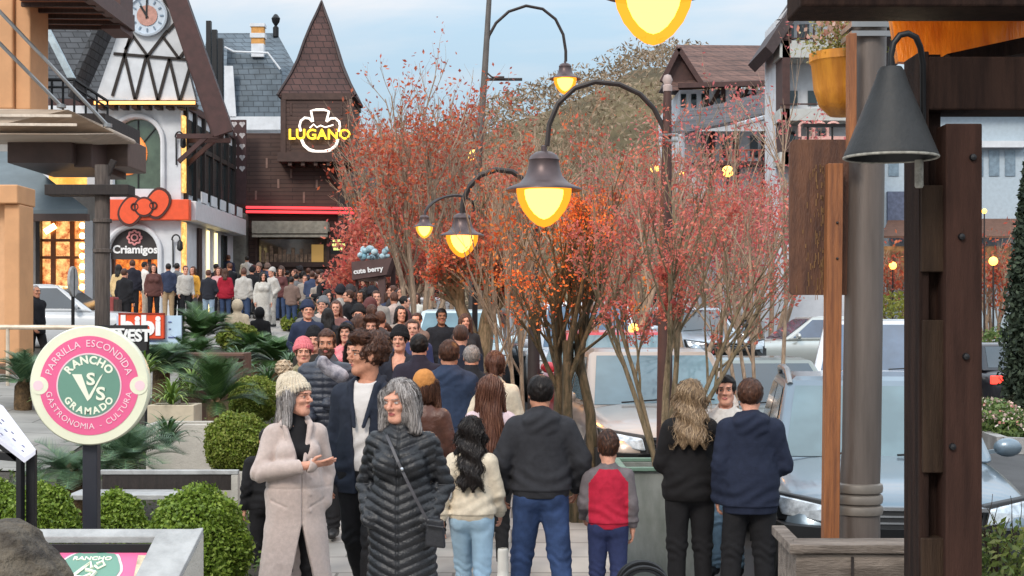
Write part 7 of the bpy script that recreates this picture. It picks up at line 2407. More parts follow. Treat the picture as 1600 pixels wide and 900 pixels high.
gl = thing('gooseneck_lamp', 'dark cone-shaped lamp on a gooseneck arm fixed to the timber post', 'lamp', (fgx(1392, 3.9), 3.9, fgz(245, 3.9)))
b = MB(gl); rr = 73 / F_PX * 3.9
zl = lambda py: PZ(py, 3.9) - gl.location.z
b = MB(); b.lathe([(.0, zl(104)), (.028, zl(105)), (.036, zl(112)), (.042, zl(124)), (.047, zl(132)), (rr * .97, zl(238)), (rr, zl(243)), (rr, zl(247)), (rr * .94, zl(246)), (.035, zl(125)), (0, zl(122))], 40); o = b.obj('shade', mat('charcoal_shade', srgb(36, 36, 36), .6, .1, var=.15, scale=14, bump=.1), gl, smooth=True)
b = MB(); rgp = [(rr * .985 * math.cos(2 * PI * i / 40), rr * .985 * math.sin(2 * PI * i / 40), zl(246)) for i in range(41)]; b.tube(rgp, .004, 6); b.obj('rim', mat('pale_rim', srgb(150, 146, 136), .6, var=.3, scale=60), gl, smooth=True)
b = MB(gl); nk = [P3(1392, 108, 3.9), P3(1392, 88, 3.9), P3(1396, 68, 3.9), P3(1406, 55, 3.9), P3(1419, 52, 3.9), P3(1431, 58, 3.9), P3(1438, 74, 3.92), P3(1442, 100, 3.95), P3(1442, 190, 3.99)]
b.tube(nk, .0085, 10); b.obj('gooseneck', M_BLACKM, smooth=True)
b = MB(gl); b.lathe([(.012, 0), (.012, -.07), (.009, -.075)], 10, (fgx(1436, 3.95), 3.95, fgz(250, 3.95))); b.obj('bulb_tube', mat('pale_rim', srgb(150, 146, 136)), smooth=True)

YP = 5.6
gp = thing('grey_pole', 'thick grey-brown steel pole with ringed foot standing in the grey trough', 'pole', (PX(1347, YP), YP, 0))
b = MB(gp); b.tube([(PX(1343, YP), YP, -.02), (PX(1343, YP), YP, PZ(762, YP)), (PX(1346, YP), YP, PZ(700, YP)), (PX(1356, YP), YP, PZ(30, YP)), (PX(1358, YP), YP, PZ(-300, YP))], [.085, .076, .073, .070, .068], 24); b.obj('shaft', mat('pole_grey_metal', srgb(104, 94, 88), .45, .35, var=.18, scale=4, stretch=(5, 5, .4), bump=.1), smooth=True)
b = MB(gp)
for py in (762, 779, 796): b.lathe([(.076, -.02), (.085, -.015), (.088, 0), (.085, .015), (.076, .02)], 24, (PX(1343, YP), YP, PZ(py, YP)))
b.obj('ring', mat('pole_ring', srgb(128, 120, 112), .45, .3, var=.15), smooth=True)
b = MB(gp)
for py in (45, 59): b.box(PX(1322, YP), PX(1396, YP), YP - .09, YP - .076, PZ(py + 4, YP), PZ(py - 4, YP)); b.box(PX(1322, YP), PX(1326, YP), YP - .076, YP + .09, PZ(py + 4, YP), PZ(py - 4, YP))
b.obj('clamp', M_STEEL)
wp = thing('slim_wooden_post', 'slim orange-brown wooden post left of the grey pole', 'post', (PX(1298, 5.5), 5.5, 0))
M_OW = mat('orange_brown_wood', srgb(158, 98, 54), .6, 0, 0, 5, .3, 40, col2=srgb(112, 66, 38), stretch=(9, 9, .6), detail=7)
b = MB(wp); b.prism([(PX(1281, 5.5), 5.5, -.02), (PX(1306, 5.5), 5.5, -.02), (PX(1318, 5.5), 5.5, PZ(255, 5.5)), (PX(1294, 5.5), 5.5, PZ(255, 5.5))], (0, .055, 0)); b.obj('post', M_OW, bevel=.003)
b = MB(wp); b.box(PX(1326, 5.45), PX(1338, 5.45), 5.44, 5.50, PZ(250, 5.45), PZ(52, 5.45)); b.obj('upper_batten', M_OW, bevel=.003)
b = MB(wp)
for py in (348, 404): b.ball((PX(1308, 5.5), 5.497, PZ(py, 5.5)), .005, 8, 6)
b.obj('screw', M_BLACKM)
hb_ = thing('hanging_board', 'rusty brown board hung on the slim wooden post', 'sign', (PX(1278, 5.6), 5.6, PZ(460, 5.6)))
b = MB(hb_); x0, x1, zt0, zb0 = PX(1233, 5.6), PX(1330, 5.6), PZ(219, 5.6), PZ(461, 5.6)
pts = []
for (cx0, cz0, a0) in ((x1 - .02, zt0 - .02, 0), (x0 + .02, zt0 - .02, 90), (x0 + .02, zb0 + .02, 180), (x1 - .02, zb0 + .02, 270)):
    for i in range(6): pts.append((cx0 + .02 * math.cos(R(a0 + i * 18)), 5.58, cz0 + .02 * math.sin(R(a0 + i * 18))))
b.prism(pts, (0, .03, 0))
M_RUST = mat('rusty_board', srgb(104, 68, 48), .7, 0, 0, 7, .3, 60, col2=srgb(70, 44, 34), stretch=(4, 4, .8), detail=8)
b.obj('board', M_RUST)
b = MB(hb_)
for i in range(170):
    u, v = rng.gauss(.52, .13), rng.uniform(.16, .99)
    x = x0 + (x1 - x0) * min(max(u, .1), .8); z = zt0 + (zb0 - zt0) * v
    h_ = rng.uniform(.008, .035); b.box(x, x + rng.uniform(.0012, .004), 5.577, 5.5798, z - h_, z)
b.obj('worn_streak', mat('worn_ochre', srgb(132, 98, 62), .8, var=.2))
b = MB(hb_)
for px in (1262, 1300): b.tube([(PX(px, 5.6), 5.595, zt0 - .005), (PX(px, 5.6), 5.595, PZ(198, 5.6))], .004, 6)
b.box(PX(1254, 5.6), PX(1332, 5.6), 5.585, 5.605, PZ(199, 5.6), PZ(194, 5.6)); b.obj('hanger', M_BLACKM)
fp_ = thing('flower_pot', 'mustard yellow half-round flower pot of flowering plants high on the pole', 'planter', (PX(1318, 5.86), 5.86, PZ(185, 5.86)))
b = MB(fp_); s_ = 5.86 / F_PX
b.lathe([(0, PZ(184, 5.86)), (22 * s_, PZ(181, 5.86)), (38 * s_, PZ(165, 5.86)), (46 * s_, PZ(140, 5.86)), (50 * s_, PZ(100, 5.86)), (53 * s_, PZ(97, 5.86)), (53 * s_, PZ(84, 5.86)), (48 * s_, PZ(84, 5.86)), (44 * s_, PZ(100, 5.86)), (0, PZ(100, 5.86))], 32, (PX(1318, 5.86), 5.86, 0)); b.obj('pot', mat('mustard_pot', srgb(214, 142, 38), .45, 0, 0, 6, .2, 30, col2=srgb(176, 108, 24), stretch=(3, 3, .5)), smooth=True)
rs = np.random.RandomState(4)
n_ = 1500
c = np.stack([rs.normal(0, 27 * s_, n_), rs.normal(0, 27 * s_, n_), rs.uniform(0, 1, n_) ** 1.3 * 64 * s_], 1) + np.array((0, 0, PZ(90, 5.86) - fp_.location.z))
V, F = leaf_quads(c, .011, rs, asp=.4); mesh_from('leaves', V, F, mat_leaf('pot_leaves', [srgb(120, 128, 62), srgb(164, 156, 92), srgb(92, 104, 50), srgb(190, 176, 130)], .5, .3), None, False, fp_)
c = np.stack([rs.normal(-8 * s_, 24 * s_, 130), rs.normal(-10 * s_, 22 * s_, 130), rs.uniform(.35, 1, 130) * 66 * s_], 1) + np.array((0, 0, PZ(90, 5.86) - fp_.location.z))
V, F = leaf_quads(c, .014, rs, asp=.9); mesh_from('blossoms', V, F, mat_leaf('pot_blossoms', [srgb(226, 190, 176), srgb(206, 140, 120), srgb(232, 214, 200), srgb(196, 120, 96)], .5, .3), None, False, fp_)

# weathered grey trough at the pole's foot, metal bin planter, stroller
tg = thing('wooden_trough', 'weathered grey wooden trough round the foot of the pole', 'planter', (PX(1310, 5.2), 5.3, 0))
M_WG = mat('weathered_grey_wood', srgb(134, 122, 112), .85, 0, 0, 4, .5, 30, col2=srgb(88, 78, 70), stretch=(1.2, 6, 6), detail=7)
x0, x1 = PX(1244, 5.1), PX(1440, 5.1)
b = MB(tg); b.box(x0, x1, 5.1, 5.13, -.02, PZ(866, 5.1)); b.box(x0, x0 + .03, 5.13, 5.42, -.02, PZ(866, 5.1)); b.box(x1 - .03, x1, 5.13, 5.42, -.02, PZ(866, 5.1)); b.box(x0, x1, 5.42, 5.45, -.02, PZ(866, 5.1)); b.obj('wall', M_WG, bevel=.004)
b = MB(tg); zr = PZ(864, 5.1)
b.prism([(PX(1242, 5.08), 5.08, zr), (PX(1442, 5.08), 5.08, zr), (PX(1442, 5.2), 5.17, zr + .012), (PX(1236, 5.2), 5.17, zr + .012)], (0, 0, .03)); b.bar((x0 + .0, 5.08, zr + .015), (PX(1216, 5.45), 5.45, zr + .03), .05, .035); b.obj('rim', M_WG, bevel=.004)
b = MB(tg); b.box(x0 + .04, x1 - .04, 5.14, 5.41, -.02, zr - .06); b.obj('soil', M_SOIL)
b = MB(tg); b.box(PX(1330, 5.095), PX(1334, 5.095), 5.094, 5.099, 0, PZ(870, 5.1)); b.obj('board_joint', M_BLACKWOOD)

mp = thing('metal_planter', 'grey-green metal tub holding the many-stemmed tree', 'planter', (PX(1040, 11.0), 11.0, gz(1, 11.0)))
b = MB(mp); xa, xb, z1 = PX(972, 10.8), PX(1112, 10.8), PZ(736, 10.8)
b.prism([(xa + .02, 10.8, -.02 + gz(1, 10.8)), (xb - .02, 10.8, -.02 + gz(1, 10.8)), (xb, 10.8, z1), (xa, 10.8, z1)], (0, .02, 0)); b.prism([(xa + .02, 10.82, gz(1, 10.8) - .02), (xa + .02, 11.5, gz(1, 10.8) - .02), (xa, 11.5, z1), (xa, 10.82, z1)], (.02, 0, 0)); b.prism([(xb - .04, 10.82, gz(1, 10.8) - .02), (xb - .04, 11.5, gz(1, 10.8) - .02), (xb - .02, 11.5, z1), (xb - .02, 10.82, z1)], (.02, 0, 0)); b.box(xa, xb, 11.5, 11.52, gz(1, 10.8), z1)
b.obj('tub', mat('zinc_tub', srgb(148, 152, 148), .5, .25, 0, 3, .15, 30, col2=srgb(116, 122, 116), stretch=(2, 2, .8), detail=7), bevel=.004)
b = MB(mp)
for y in (10.77, 11.5): b.box(xa - .02, xb + .02, y, y + .05, z1 + .001, z1 + .03)
for x in (xa - .02, xb - .03): b.box(x, x + .05, 10.82, 11.5, z1 + .001, z1 + .03)
b.obj('rim', mat('green_rim', srgb(112, 140, 124), .5, .2, var=.1), bevel=.005)
b = MB(mp); b.box(xa + .03, xb - .05, 10.83, 11.49, z1 - .2, z1 - .05); b.obj('soil', M_SOIL)

sx, sy = PX(1004, 8.6), 8.6
stl = thing('stroller', 'black baby stroller hood at the bottom edge beside the boy in red', 'stroller', (sx, sy, gz(0, 8.6)))
zt0 = PZ(878, 8.6)
b = MB(stl)
for k in range(3):
    aa = R(15 + k * 30)
    pts = [(sx + .14 * math.cos(PI * i / 14), sy - .02 + (k - 1) * .1, zt0 - .13 + (.13 - .012 * abs(k - 1)) * math.sin(PI * i / 14)) for i in range(15)]
    b.tube(pts, .012, 6)
b.obj('hood_hoop', M_BLACKM, smooth=True)
b = MB(stl)
prof = [[(sx + (.135 - .01 * abs(j - 3)) * math.cos(PI * i / 14), sy - .14 + j * .045, zt0 - .13 + (.125 - .010 * abs(j - 3)) * math.sin(PI * i / 14)) for i in range(15)] for j in range(7)]
for j in range(6):
    for i in range(14): b.quad(prof[j][i], prof[j][i + 1], prof[j + 1][i + 1], prof[j + 1][i])
b.obj('hood', cloth('stroller_black', srgb(34, 34, 36)), smooth=True)
b = MB(stl); b.box(sx - .13, sx + .13, sy - .1, sy + .2, zt0 - .5, zt0 - .42); b.box(sx - .13, sx + .13, sy + .15, sy + .2, zt0 - .42, zt0 - .14); b.obj('seat', cloth('stroller_black', srgb(34, 34, 36)), bevel=.02)
b = MB(stl)
for s in (-1, 1): b.tube([(sx + s * .16, sy + .30, .12), (sx + s * .15, sy - .1, zt0 - .45), (sx + s * .15, sy - .35, zt0 + .02 - .12)], .012, 6); b.tube([(sx + s * .16, sy - .25, .10), (sx + s * .15, sy + .1, zt0 - .40)], .012, 6)
b.tube([(sx - .15, sy - .35, zt0 - .10), (sx + .15, sy - .35, zt0 - .10)], .014, 6); b.obj('frame', M_BLACKM)
for s in (-1, 1):
    for yy in (-.25, .30):
        b = MB(stl); b.lathe([(.05, -.015), (.085, -.02), (.095, 0), (.085, .02), (.05, .015)], 18, (sx + s * .17, sy + yy, .095), 'x'); b.obj('wheel', M_TYRE, smooth=True)

# bushes and flowers at the right
def leafbush(px, py, Y, rx, rz, n, label, cols, size, seed, nm='shrub', flowers=None):
    rs = np.random.RandomState(seed)
    c = np.array(P3(px, py, Y))
    root = thing(nm, label, 'shrub', tuple(c), 0, 'loose shrubs at the right')
    u = rs.normal(0, 1, (n, 3)); u /= np.linalg.norm(u, axis=1)[:, None]
    p = u * rs.uniform(.25, 1.1, n)[:, None] ** .6 * np.array((rx, rx, rz))
    V, F = leaf_quads(p, size, rs, asp=.35); mesh_from('foliage', V, F, mat_leaf('leaves_' + nm + str(seed), cols, .5, .3), None, False, root)
    st_ = [((0, 0, -rz * 1.1), (rs.normal(0, .5), rs.normal(0, .5), 1), rz * 2) for _ in range(9)]
    Pl, Rl, _ = grow(rs, st_, 2, (4,), .5, .6, .0, .1, .006, .5)
    V, F = tubes(Pl, Rl, 4); mesh_from('twigs', V, F, M_TWIG, None, False, root)
    if flowers:
        p = u[:160] * np.array((rx, rx, rz)); p[:, 2] = np.abs(p[:, 2])
        V, F = leaf_quads(p, size * .6, rs, asp=.9); mesh_from('blossoms', V, F, mat_leaf('blossoms_' + str(seed), flowers, .5, .2), None, False, root)


leafbush(1565, 895, 4.6, .16, .16, 1300, 'loose green shrub in the lower right corner against the dark post', [srgb(84, 104, 50), srgb(124, 136, 66), srgb(64, 82, 40), srgb(150, 152, 90)], .018, 1)
GR_ = [srgb(88, 112, 62), srgb(126, 146, 84), srgb(70, 92, 52)]
FLW = [srgb(214, 170, 160), srgb(226, 210, 200), srgb(196, 120, 110)]
leafbush(1545, 652, 21.5, .5, .28, 1500, 'flowering low bush in the street bed just right of the dark post', GR_, .05, 2, flowers=FLW)
leafbush(1588, 668, 21.2, .55, .25, 1500, 'low flowering bush in the street bed under the cypress', GR_, .05, 3, flowers=FLW)
leafbush(1572, 540, 48, 1.0, .6, 1500, 'green hedge beyond the dark car', GR_, .09, 5)
leafbush(1402, 492, 52, 1.2, .8, 1200, 'yellow-green bush far behind the grey pole', [srgb(146, 150, 60), srgb(176, 170, 80), srgb(120, 130, 56)], .1, 6)
# ------------------------------------------------------------------ the people
def stand(px, Y, dz=0.0):
    x = PX(px, Y)
    return (x, Y, gz(x, Y) + dz)


def J_(rgb, nm, **k):
    return cloth(nm, srgb(*rgb), **k)


def htop(px, Y, py, hat=False, hs=1.0):
    """body height of someone whose crown shows at py"""
    x = PX(px, Y)
    T = 1.52 + ((1.818 if hat else 1.768) - 1.52) * hs
    return 1.75 * (PZ(py, Y) - gz(x, Y)) / T


SK = M_SKIN
BLACK = M_BLACKCLOTH
NAVY = J_((34, 40, 58), 'cloth_navy')
DENIM = cloth('denim_blue', srgb(50, 68, 104), col2=None, var=.25, scale=9)
LDENIM = cloth('denim_light', srgb(160, 188, 208), var=.10, scale=9)
CHAR = J_((48, 48, 52), 'cloth_charcoal')
PUFF = mat('puffer_black', srgb(29, 30, 34), .42, 0, .15, 14, .25, 90, spec=.5)
PUFFN = mat('puffer_navy', srgb(44, 48, 60), .42, 0, .15, 14, .25, 90, spec=.5)
CREAM = J_((214, 200, 178), 'cloth_cream')
BACK = R(180)
# --- the two women and the young man in front
make_person(dict(h=htop(462, 9.4, 578, True), fem=True, seed=1.0, head=(46, -2), brow=.0026, skin=SK[0], browm=M_BROWNHAIR,
    arms={'R': ((.25, -.05, 1.14), (-.055, -.255, 1.20)), 'L': ((.215, .06, 1.13), (.20, .0, .93))}, hands={'R': 'open', 'L': None}, handup={'R': (.1, -.55, -.8)}, handdir={'R': (.93, -.28, .14)}, legs={'L': 'stand', 'R': 'stand'},
    tops=[dict(kind='sweater', name='turtleneck', mat=BLACK, hem=.92, infl=-.012, collar=(1.545, .050), sleeves=False),
          dict(kind='coat', name='coat', mat=mat('coat_wool', srgb(194, 176, 168), .9, 0, .07, 40, .45, 260, spec=.2, sheen=.3), hem=.42, flare=.075, infl=.010, lapel=True, seams=True, fold=.005, ff=15, ar=.004,
               vopen=[(.3, .11), (.75, .012), (.80, 0), (1.13, 0), (1.16, .012), (1.44, .085), (1.6, .09)], vx=.02)],
    hair=dict(kind='long', len=.17, **H_GREY), hat=dict(kind='beanie', ribs=26, mat=mat('beanie_wool', srgb(216, 202, 180), .95, 0, .12, 30, .6, 160, spec=.15), pom=True, pommat=mat('pompom_wool', srgb(206, 182, 154), .95, 0, .25, 40, .7, 160)),
    bottom=dict(mat=BLACK)), 'woman in a pale pink wool coat and cream bobble beanie, holding out her open hand', stand(462, 9.4), R(18))
hb1 = make_person(dict(h=htop(628, 8.4, 588), fem=True, seed=2.0, head=(-22, 8), brow=.0026, skin=SK[0], arms={'R': 'pocket', 'L': 'pocket'}, hands={'R': None, 'L': None}, legs={'R': 'stand', 'L': 'stand'}, browm=M_GREYHAIR,
    tops=[dict(kind='puffer', name='puffer_coat', mat=PUFF, hem=.60, flare=.020, infl=.012, ar=-.004, chev=.42, step=.052, collar=(1.525, .074))],
    hair=dict(kind='bob', **H_GREY)), 'grey-haired woman in a long black quilted coat with her hands in its pockets', stand(628, 8.4), R(-8))
make_person(dict(h=htop(574, 10.0, 522), seed=3.0, head=(-58, -4), skin=SK[1], arms={'R': 'hang', 'L': 'hang'}, legs={'L': 'fwd', 'R': 'back'},
    tops=[dict(kind='sweater', name='tee', mat=mat('tee_white', srgb(206, 200, 196), .9, 0, .05, 20, .3, 200), hem=.92, infl=.003, neck=.056, sleeves=False),
          dict(kind='jacket', name='jacket', mat=J_((38, 43, 55), 'cloth_dark_slate'), hem=.78, infl=.018, vopen=[(.5, .03), (1.0, .04), (1.25, .06), (1.45, .085), (1.6, .09)], lapel=True)],
    hair=dict(kind='tousled', vol=.0, **H_BROWN), bottom=dict(mat=BLACK, w=.012)), 'young man with tousled brown hair in a dark jacket over a white tee', stand(574, 10.0), R(-14))
# shoulder strap and bag of the woman in black
xh, yh, zh = stand(628, 6.6)
hbag = thing('handbag', 'small black shoulder bag hanging at the hip of the woman in the quilted coat', 'bag', (PX(681, 8.220), 8.220, PZ(828, 8.220)))
b = MB(hbag); b.prism([(hbag.location.x - .05, 8.180, PZ(808, 8.220)), (hbag.location.x + .042, 8.180, PZ(812, 8.220)), (hbag.location.x + .055, 8.180, PZ(856, 8.220)), (hbag.location.x - .06, 8.180, PZ(852, 8.220))], (0, .07, 0)); b.obj('pouch', mat('bag_leather', srgb(38, 38, 42), .4, var=.15, scale=14, bump=.2), bevel=.012, bseg=3)
b = MB(hbag); b.bar((hbag.location.x - .05, 8.175, PZ(818, 8.220)), (hbag.location.x + .045, 8.175, PZ(822, 8.220)), .05, .008); b.obj('flap', mat('bag_leather', srgb(38, 38, 42)), bevel=.003)
b = MB(hbag)
sp_pts = [P3(604, 680, 8.350), P3(612, 698, 8.240), P3(622, 722, 8.185), P3(634, 747, 8.170), P3(646, 772, 8.175), P3(658, 795, 8.185), P3(667, 812, 8.195)]
for p, q_ in zip(sp_pts, sp_pts[1:]): b.bar(p, q_, .016, .005, up=(0, -1, .2))
b.obj('strap', mat('strap_grey', srgb(70, 68, 72), .5))
b = MB(hbag); b.ball(P3(628, 733, 8.165), .011, 10, 6); b.obj('buckle', M_CHROME)

# --- those walking away, and the group at the bin
def walker(px, Y, h, label, top, bottom, hair, rz=180, fem=False, q=1.25, dz=0.0, **k):
    if h > 3: h = htop(px, Y, h, 'hat' in k, k.get('hs', 1.0))
    S = dict(h=h, fem=fem, tops=[top], bottom=bottom, hair=hair, seed=px * .013 + Y, legs={'L': 'fwd', 'R': 'back'}, arms={'R': 'fwd', 'L': 'back'})
    S.update(k)
    return make_person(S, label, stand(px, Y, dz), R(rz), q=q)


HOOD = dict(kind='hoodie', name='hoodie', infl=.018, hood=True, rib=True, hem=.90)
walker(737, 9.7, 650, 'girl with long black hair in a cream sweater and pale blue jeans', dict(kind='sweater', name='sweater', mat=CREAM, hem=.90, infl=.020, rib=True), dict(mat=LDENIM, w=.004),
       dict(kind='wavy', len=.40, spread=.012, **H_BLACK), fem=True, rz=172, head=(8, 6))
walker(766, 11.0, 585, 'woman with long straight brown hair in a pale pink top, black leggings and white boots', dict(kind='sweater', name='sweater', mat=J_((214, 192, 196), 'cloth_pale_pink'), hem=.80, infl=.014, flare=.0),
       dict(mat=BLACK, w=-.008, hem=.22), dict(kind='long', len=.46, spread=.02, **H_CHEST), fem=True, rz=184, shoes=dict(mat=M_WSOLE, sole=mat('boot_sole_tan', srgb(140, 92, 66), .7), boot=.16))
walker(845, 9.8, 585, 'man in a black hooded sweatshirt and dark blue jeans walking away', dict(HOOD, mat=CHAR, infl=.026, ar=.006), dict(mat=DENIM, w=.010, fold=.006), dict(kind='short', vol=.004, **H_BLACK),
       skin=SK[1], head=(14, 4), bulk=.014, arms={'L': ((.285, .04, 1.16), (.27, -.08, .93)), 'R': ((.29, .02, 1.16), (.26, -.14, .95))}, legs={'L': ((.13, -.06, .50), (.17, -.05, .09)), 'R': ((.13, .03, .50), (.17, .16, .10))})
walker(950, 9.8, 672, 'boy in a red sweatshirt with grey sleeves and navy trousers', dict(kind='raglan', name='sweatshirt', mat=J_((176, 34, 58), 'cloth_crimson'), sleevemat=J_((108, 100, 102), 'cloth_sleeve_grey'), hem=.90, infl=.022, rib=True),
       dict(mat=J_((44, 52, 86), 'cloth_navy_blue'), w=.006), dict(kind='short', vol=.006, **dict(H_BROWN, mat=M_DARKHAIR)), skin=SK[0], hs=1.2, arms={'R': 'hang', 'L': ((.225, .0, 1.14), (.215, -.15, 1.0))}, legs={'L': 'stand', 'R': 'back'})
walker(1078, 10.2, 591, 'woman with wavy dark blond hair and an all-black outfit', dict(kind='sweater', name='sweater', mat=J_((26, 24, 25), 'cloth_deep_black'), hem=.84, infl=.02), dict(mat=BLACK, w=.006),
       dict(kind='wavy', len=.34, spread=.03, **H_BLOND), fem=True, rz=186, bulk=.016, arms={'L': 'hold', 'R': 'phone'}, legs={'L': 'stand', 'R': 'stand'}, head=(-10, 6))
walker(1172, 10.0, 590, 'youth in a navy hooded sweatshirt and black trousers by the off-roader', dict(HOOD, mat=NAVY, infl=.03, hem=.77), dict(mat=BLACK, w=.01), dict(kind='short', vol=.005, **H_BROWN),
       skin=SK[0], arms={'L': 'hang', 'R': 'front'}, legs={'L': 'wide', 'R': 'stand'}, rz=176)
walker(1134, 11.3, 586, 'man looking this way between the blond woman and the youth in navy', dict(kind='jacket', name='jacket', mat=J_((196, 190, 184), 'cloth_pale_grey'), hem=.84, infl=.018), dict(mat=LDENIM), dict(kind='short', **H_BLACK), rz=-14, skin=SK[0], legs={}, arms={}, brow=.0042)
walker(665, 11.0, 570, 'person in an ochre knitted cap and a brown leather jacket', dict(kind='jacket', name='jacket', mat=mat('brown_leather', srgb(92, 58, 46), .45, 0, .2, 14, .3, 40), hem=.84, infl=.022), dict(mat=BLACK),
       dict(kind='bob', **H_BROWN), rz=160, hat=dict(kind='plain', mat=J_((196, 132, 72), 'cloth_ochre')), fem=True)
walker(702, 12.6, 530, 'broad man with short grey-brown hair in a dark blue hooded jacket', dict(HOOD, mat=J_((44, 56, 78), 'cloth_slate_blue'), infl=.04, hem=.78), dict(mat=BLACK), dict(kind='short', **H_BROWN), bulk=.02, skin=SK[1])
walker(655, 14.0, 521, 'man with cropped black hair in a dark plum jacket walking away', dict(kind='jacket', name='jacket', mat=J_((42, 38, 50), 'cloth_plum'), infl=.03, hem=.8, collar=(1.52, .07)), dict(mat=BLACK), dict(kind='short', **H_BLACK), bulk=.012)
walker(737, 14.0, 538, 'older man with grey hair in a black jacket near the stout tree', dict(kind='jacket', name='jacket', mat=J_((36, 38, 44), 'cloth_ink'), infl=.03, hem=.8, collar=(1.52, .07)), dict(mat=BLACK), dict(kind='short', **H_GREY))
walker(774, 12.6, 548, 'woman with a brown ponytail in a cream jacket', dict(kind='jacket', name='jacket', mat=CREAM, infl=.022, hem=.84), dict(mat=BLACK), dict(kind='tail', len=.2, **H_CHEST), fem=True, rz=172)
walker(510, 13.0, 513, 'bearded man in a black quilted jacket holding a bundled baby', dict(kind='puffer', name='puffer_jacket', mat=PUFFN, infl=.026, hem=.86, collar=(1.52, .072), chev=.0), dict(mat=BLACK), dict(kind='short', **H_BROWN), rz=-2, skin=SK[1], arms={'L': 'hold', 'R': 'front'}, head=(4, 0), bulk=.01, beard=M_BROWNHAIR, hands={'L': None, 'R': None})
walker(624, 15.5, 505, 'man in a black beanie and dark jacket over a white top', dict(kind='jacket', name='jacket', mat=J_((42, 44, 54), 'cloth_blue_black'), infl=.02, hem=.8, vopen=[(.5, .0), (1.1, .02), (1.45, .08), (1.6, .09)]), dict(mat=BLACK), dict(kind='short', **H_BLACK), rz=-6, hat=dict(kind='beanie', ribs=30, mat=BLACK), skin=SK[0])
walker(552, 15.0, 528, 'woman with long dark hair and a white top behind the young man', dict(kind='sweater', name='sweater', mat=J_((206, 198, 194), 'cloth_white'), infl=.016), dict(mat=DENIM), dict(kind='long', len=.3, **H_BLACK), rz=-10, fem=True, skin=SK[0])
walker(490, 16.4, 508, 'man in a black beanie behind the bearded man', dict(kind='jacket', name='jacket', mat=J_((48, 44, 40), 'cloth_brown_black'), infl=.02), dict(mat=BLACK), dict(kind='short', **H_BLACK), rz=4, hat=dict(kind='beanie', ribs=30, mat=BLACK), q=1.6)
walker(474, 15.6, 524, 'child in a pink hat and a camouflage jacket at the edge of the garden', dict(kind='jacket', name='jacket', mat=mat('camouflage', srgb(168, 154, 122), .9, 0, 0, 9, .3, 100, col2=srgb(92, 88, 62)), infl=.02), dict(mat=BLACK), dict(kind='short', **H_BROWN), rz=10, hs=1.12, hat=dict(kind='beanie', mat=J_((212, 118, 124), 'cloth_rose')), q=1.6)
walker(540, 17.6, 503, 'woman in dark glasses and a red and pink top in the oncoming crowd', dict(kind='sweater', name='sweater', mat=mat('red_pink_knit', srgb(206, 84, 104), .9, 0, 0, 9, .3, 100, col2=srgb(226, 150, 150)), infl=.018), dict(mat=BLACK), dict(kind='long', len=.2, **H_BLACK), rz=-4, fem=True, q=1.6)
walker(580, 18.5, 495, 'tall man with wavy brown hair far behind the young man', dict(kind='jacket', name='jacket', mat=J_((128, 106, 90), 'cloth_taupe'), infl=.02), dict(mat=DENIM), dict(kind='tousled', vol=.008, **H_BROWN), rz=2, q=1.6)
walker(602, 20.5, 505, 'woman with brown hair and a pink scarf in the oncoming crowd', dict(kind='jacket', name='jacket', mat=J_((196, 140, 136), 'cloth_dusty_pink'), infl=.02, collar=(1.53, .07)), dict(mat=BLACK), dict(kind='bob', **H_BROWN), rz=0, fem=True, q=1.6)
walker(690, 22.0, 481, 'dark-clothed man standing before the pale blue car windscreen', dict(kind='jacket', name='jacket', mat=J_((34, 36, 42), 'cloth_ink2'), infl=.022), dict(mat=BLACK), dict(kind='short', **H_BLACK), rz=10, skin=SK[2], q=1.6)
walker(416, 10.8, 668, 'person in black half hidden behind the coat woman', dict(kind='jacket', name='jacket', mat=BLACK, infl=.02), dict(mat=BLACK), dict(kind='short', **H_BLACK), rz=200, legs={}, arms={'L': 'hang', 'R': 'hang'})
walker(56, 26.0, 445, 'bald man in a black jacket standing by the white car at the left', dict(kind='jacket', name='jacket', mat=J_((30, 31, 36), 'cloth_ink3'), infl=.03, hem=.8, collar=(1.52, .07)), dict(mat=BLACK), dict(kind='short', vol=-.012, **H_GREY), rz=60, skin=SK[1], q=1.6)
# bundled baby and toy in his arms
bb = thing('wrapped_baby', 'baby bundled in grey and white held by the bearded man', 'baby', P3(520, 578, 12.62))
V, F = net(lambda P: smin(cap(P, (-.05, 0, .02), (.07, .0, -.05), .060, .065), ell(P, (-.085, -.02, .07), (.05, .05, .05)), .03) + .006 * wav(P, 40, 2), (-.26, -.16, -.16), (.26, .16, .18), .011)
mesh_from('blanket', V, F, mat('baby_blanket', srgb(176, 170, 176), .9, 0, 0, 12, .4, 80, col2=srgb(96, 94, 104)), None, True, bb)

# --- the far crowd: a few figures built once and copied with their own clothes and hair
def proto(S):
    S = dict(S)
    o = make_person(S, 'x x x x', (0, 0, -50), 0, q=4)
    for k in ['label', 'category', 'group']:
        if k in o: del o[k]
    return o


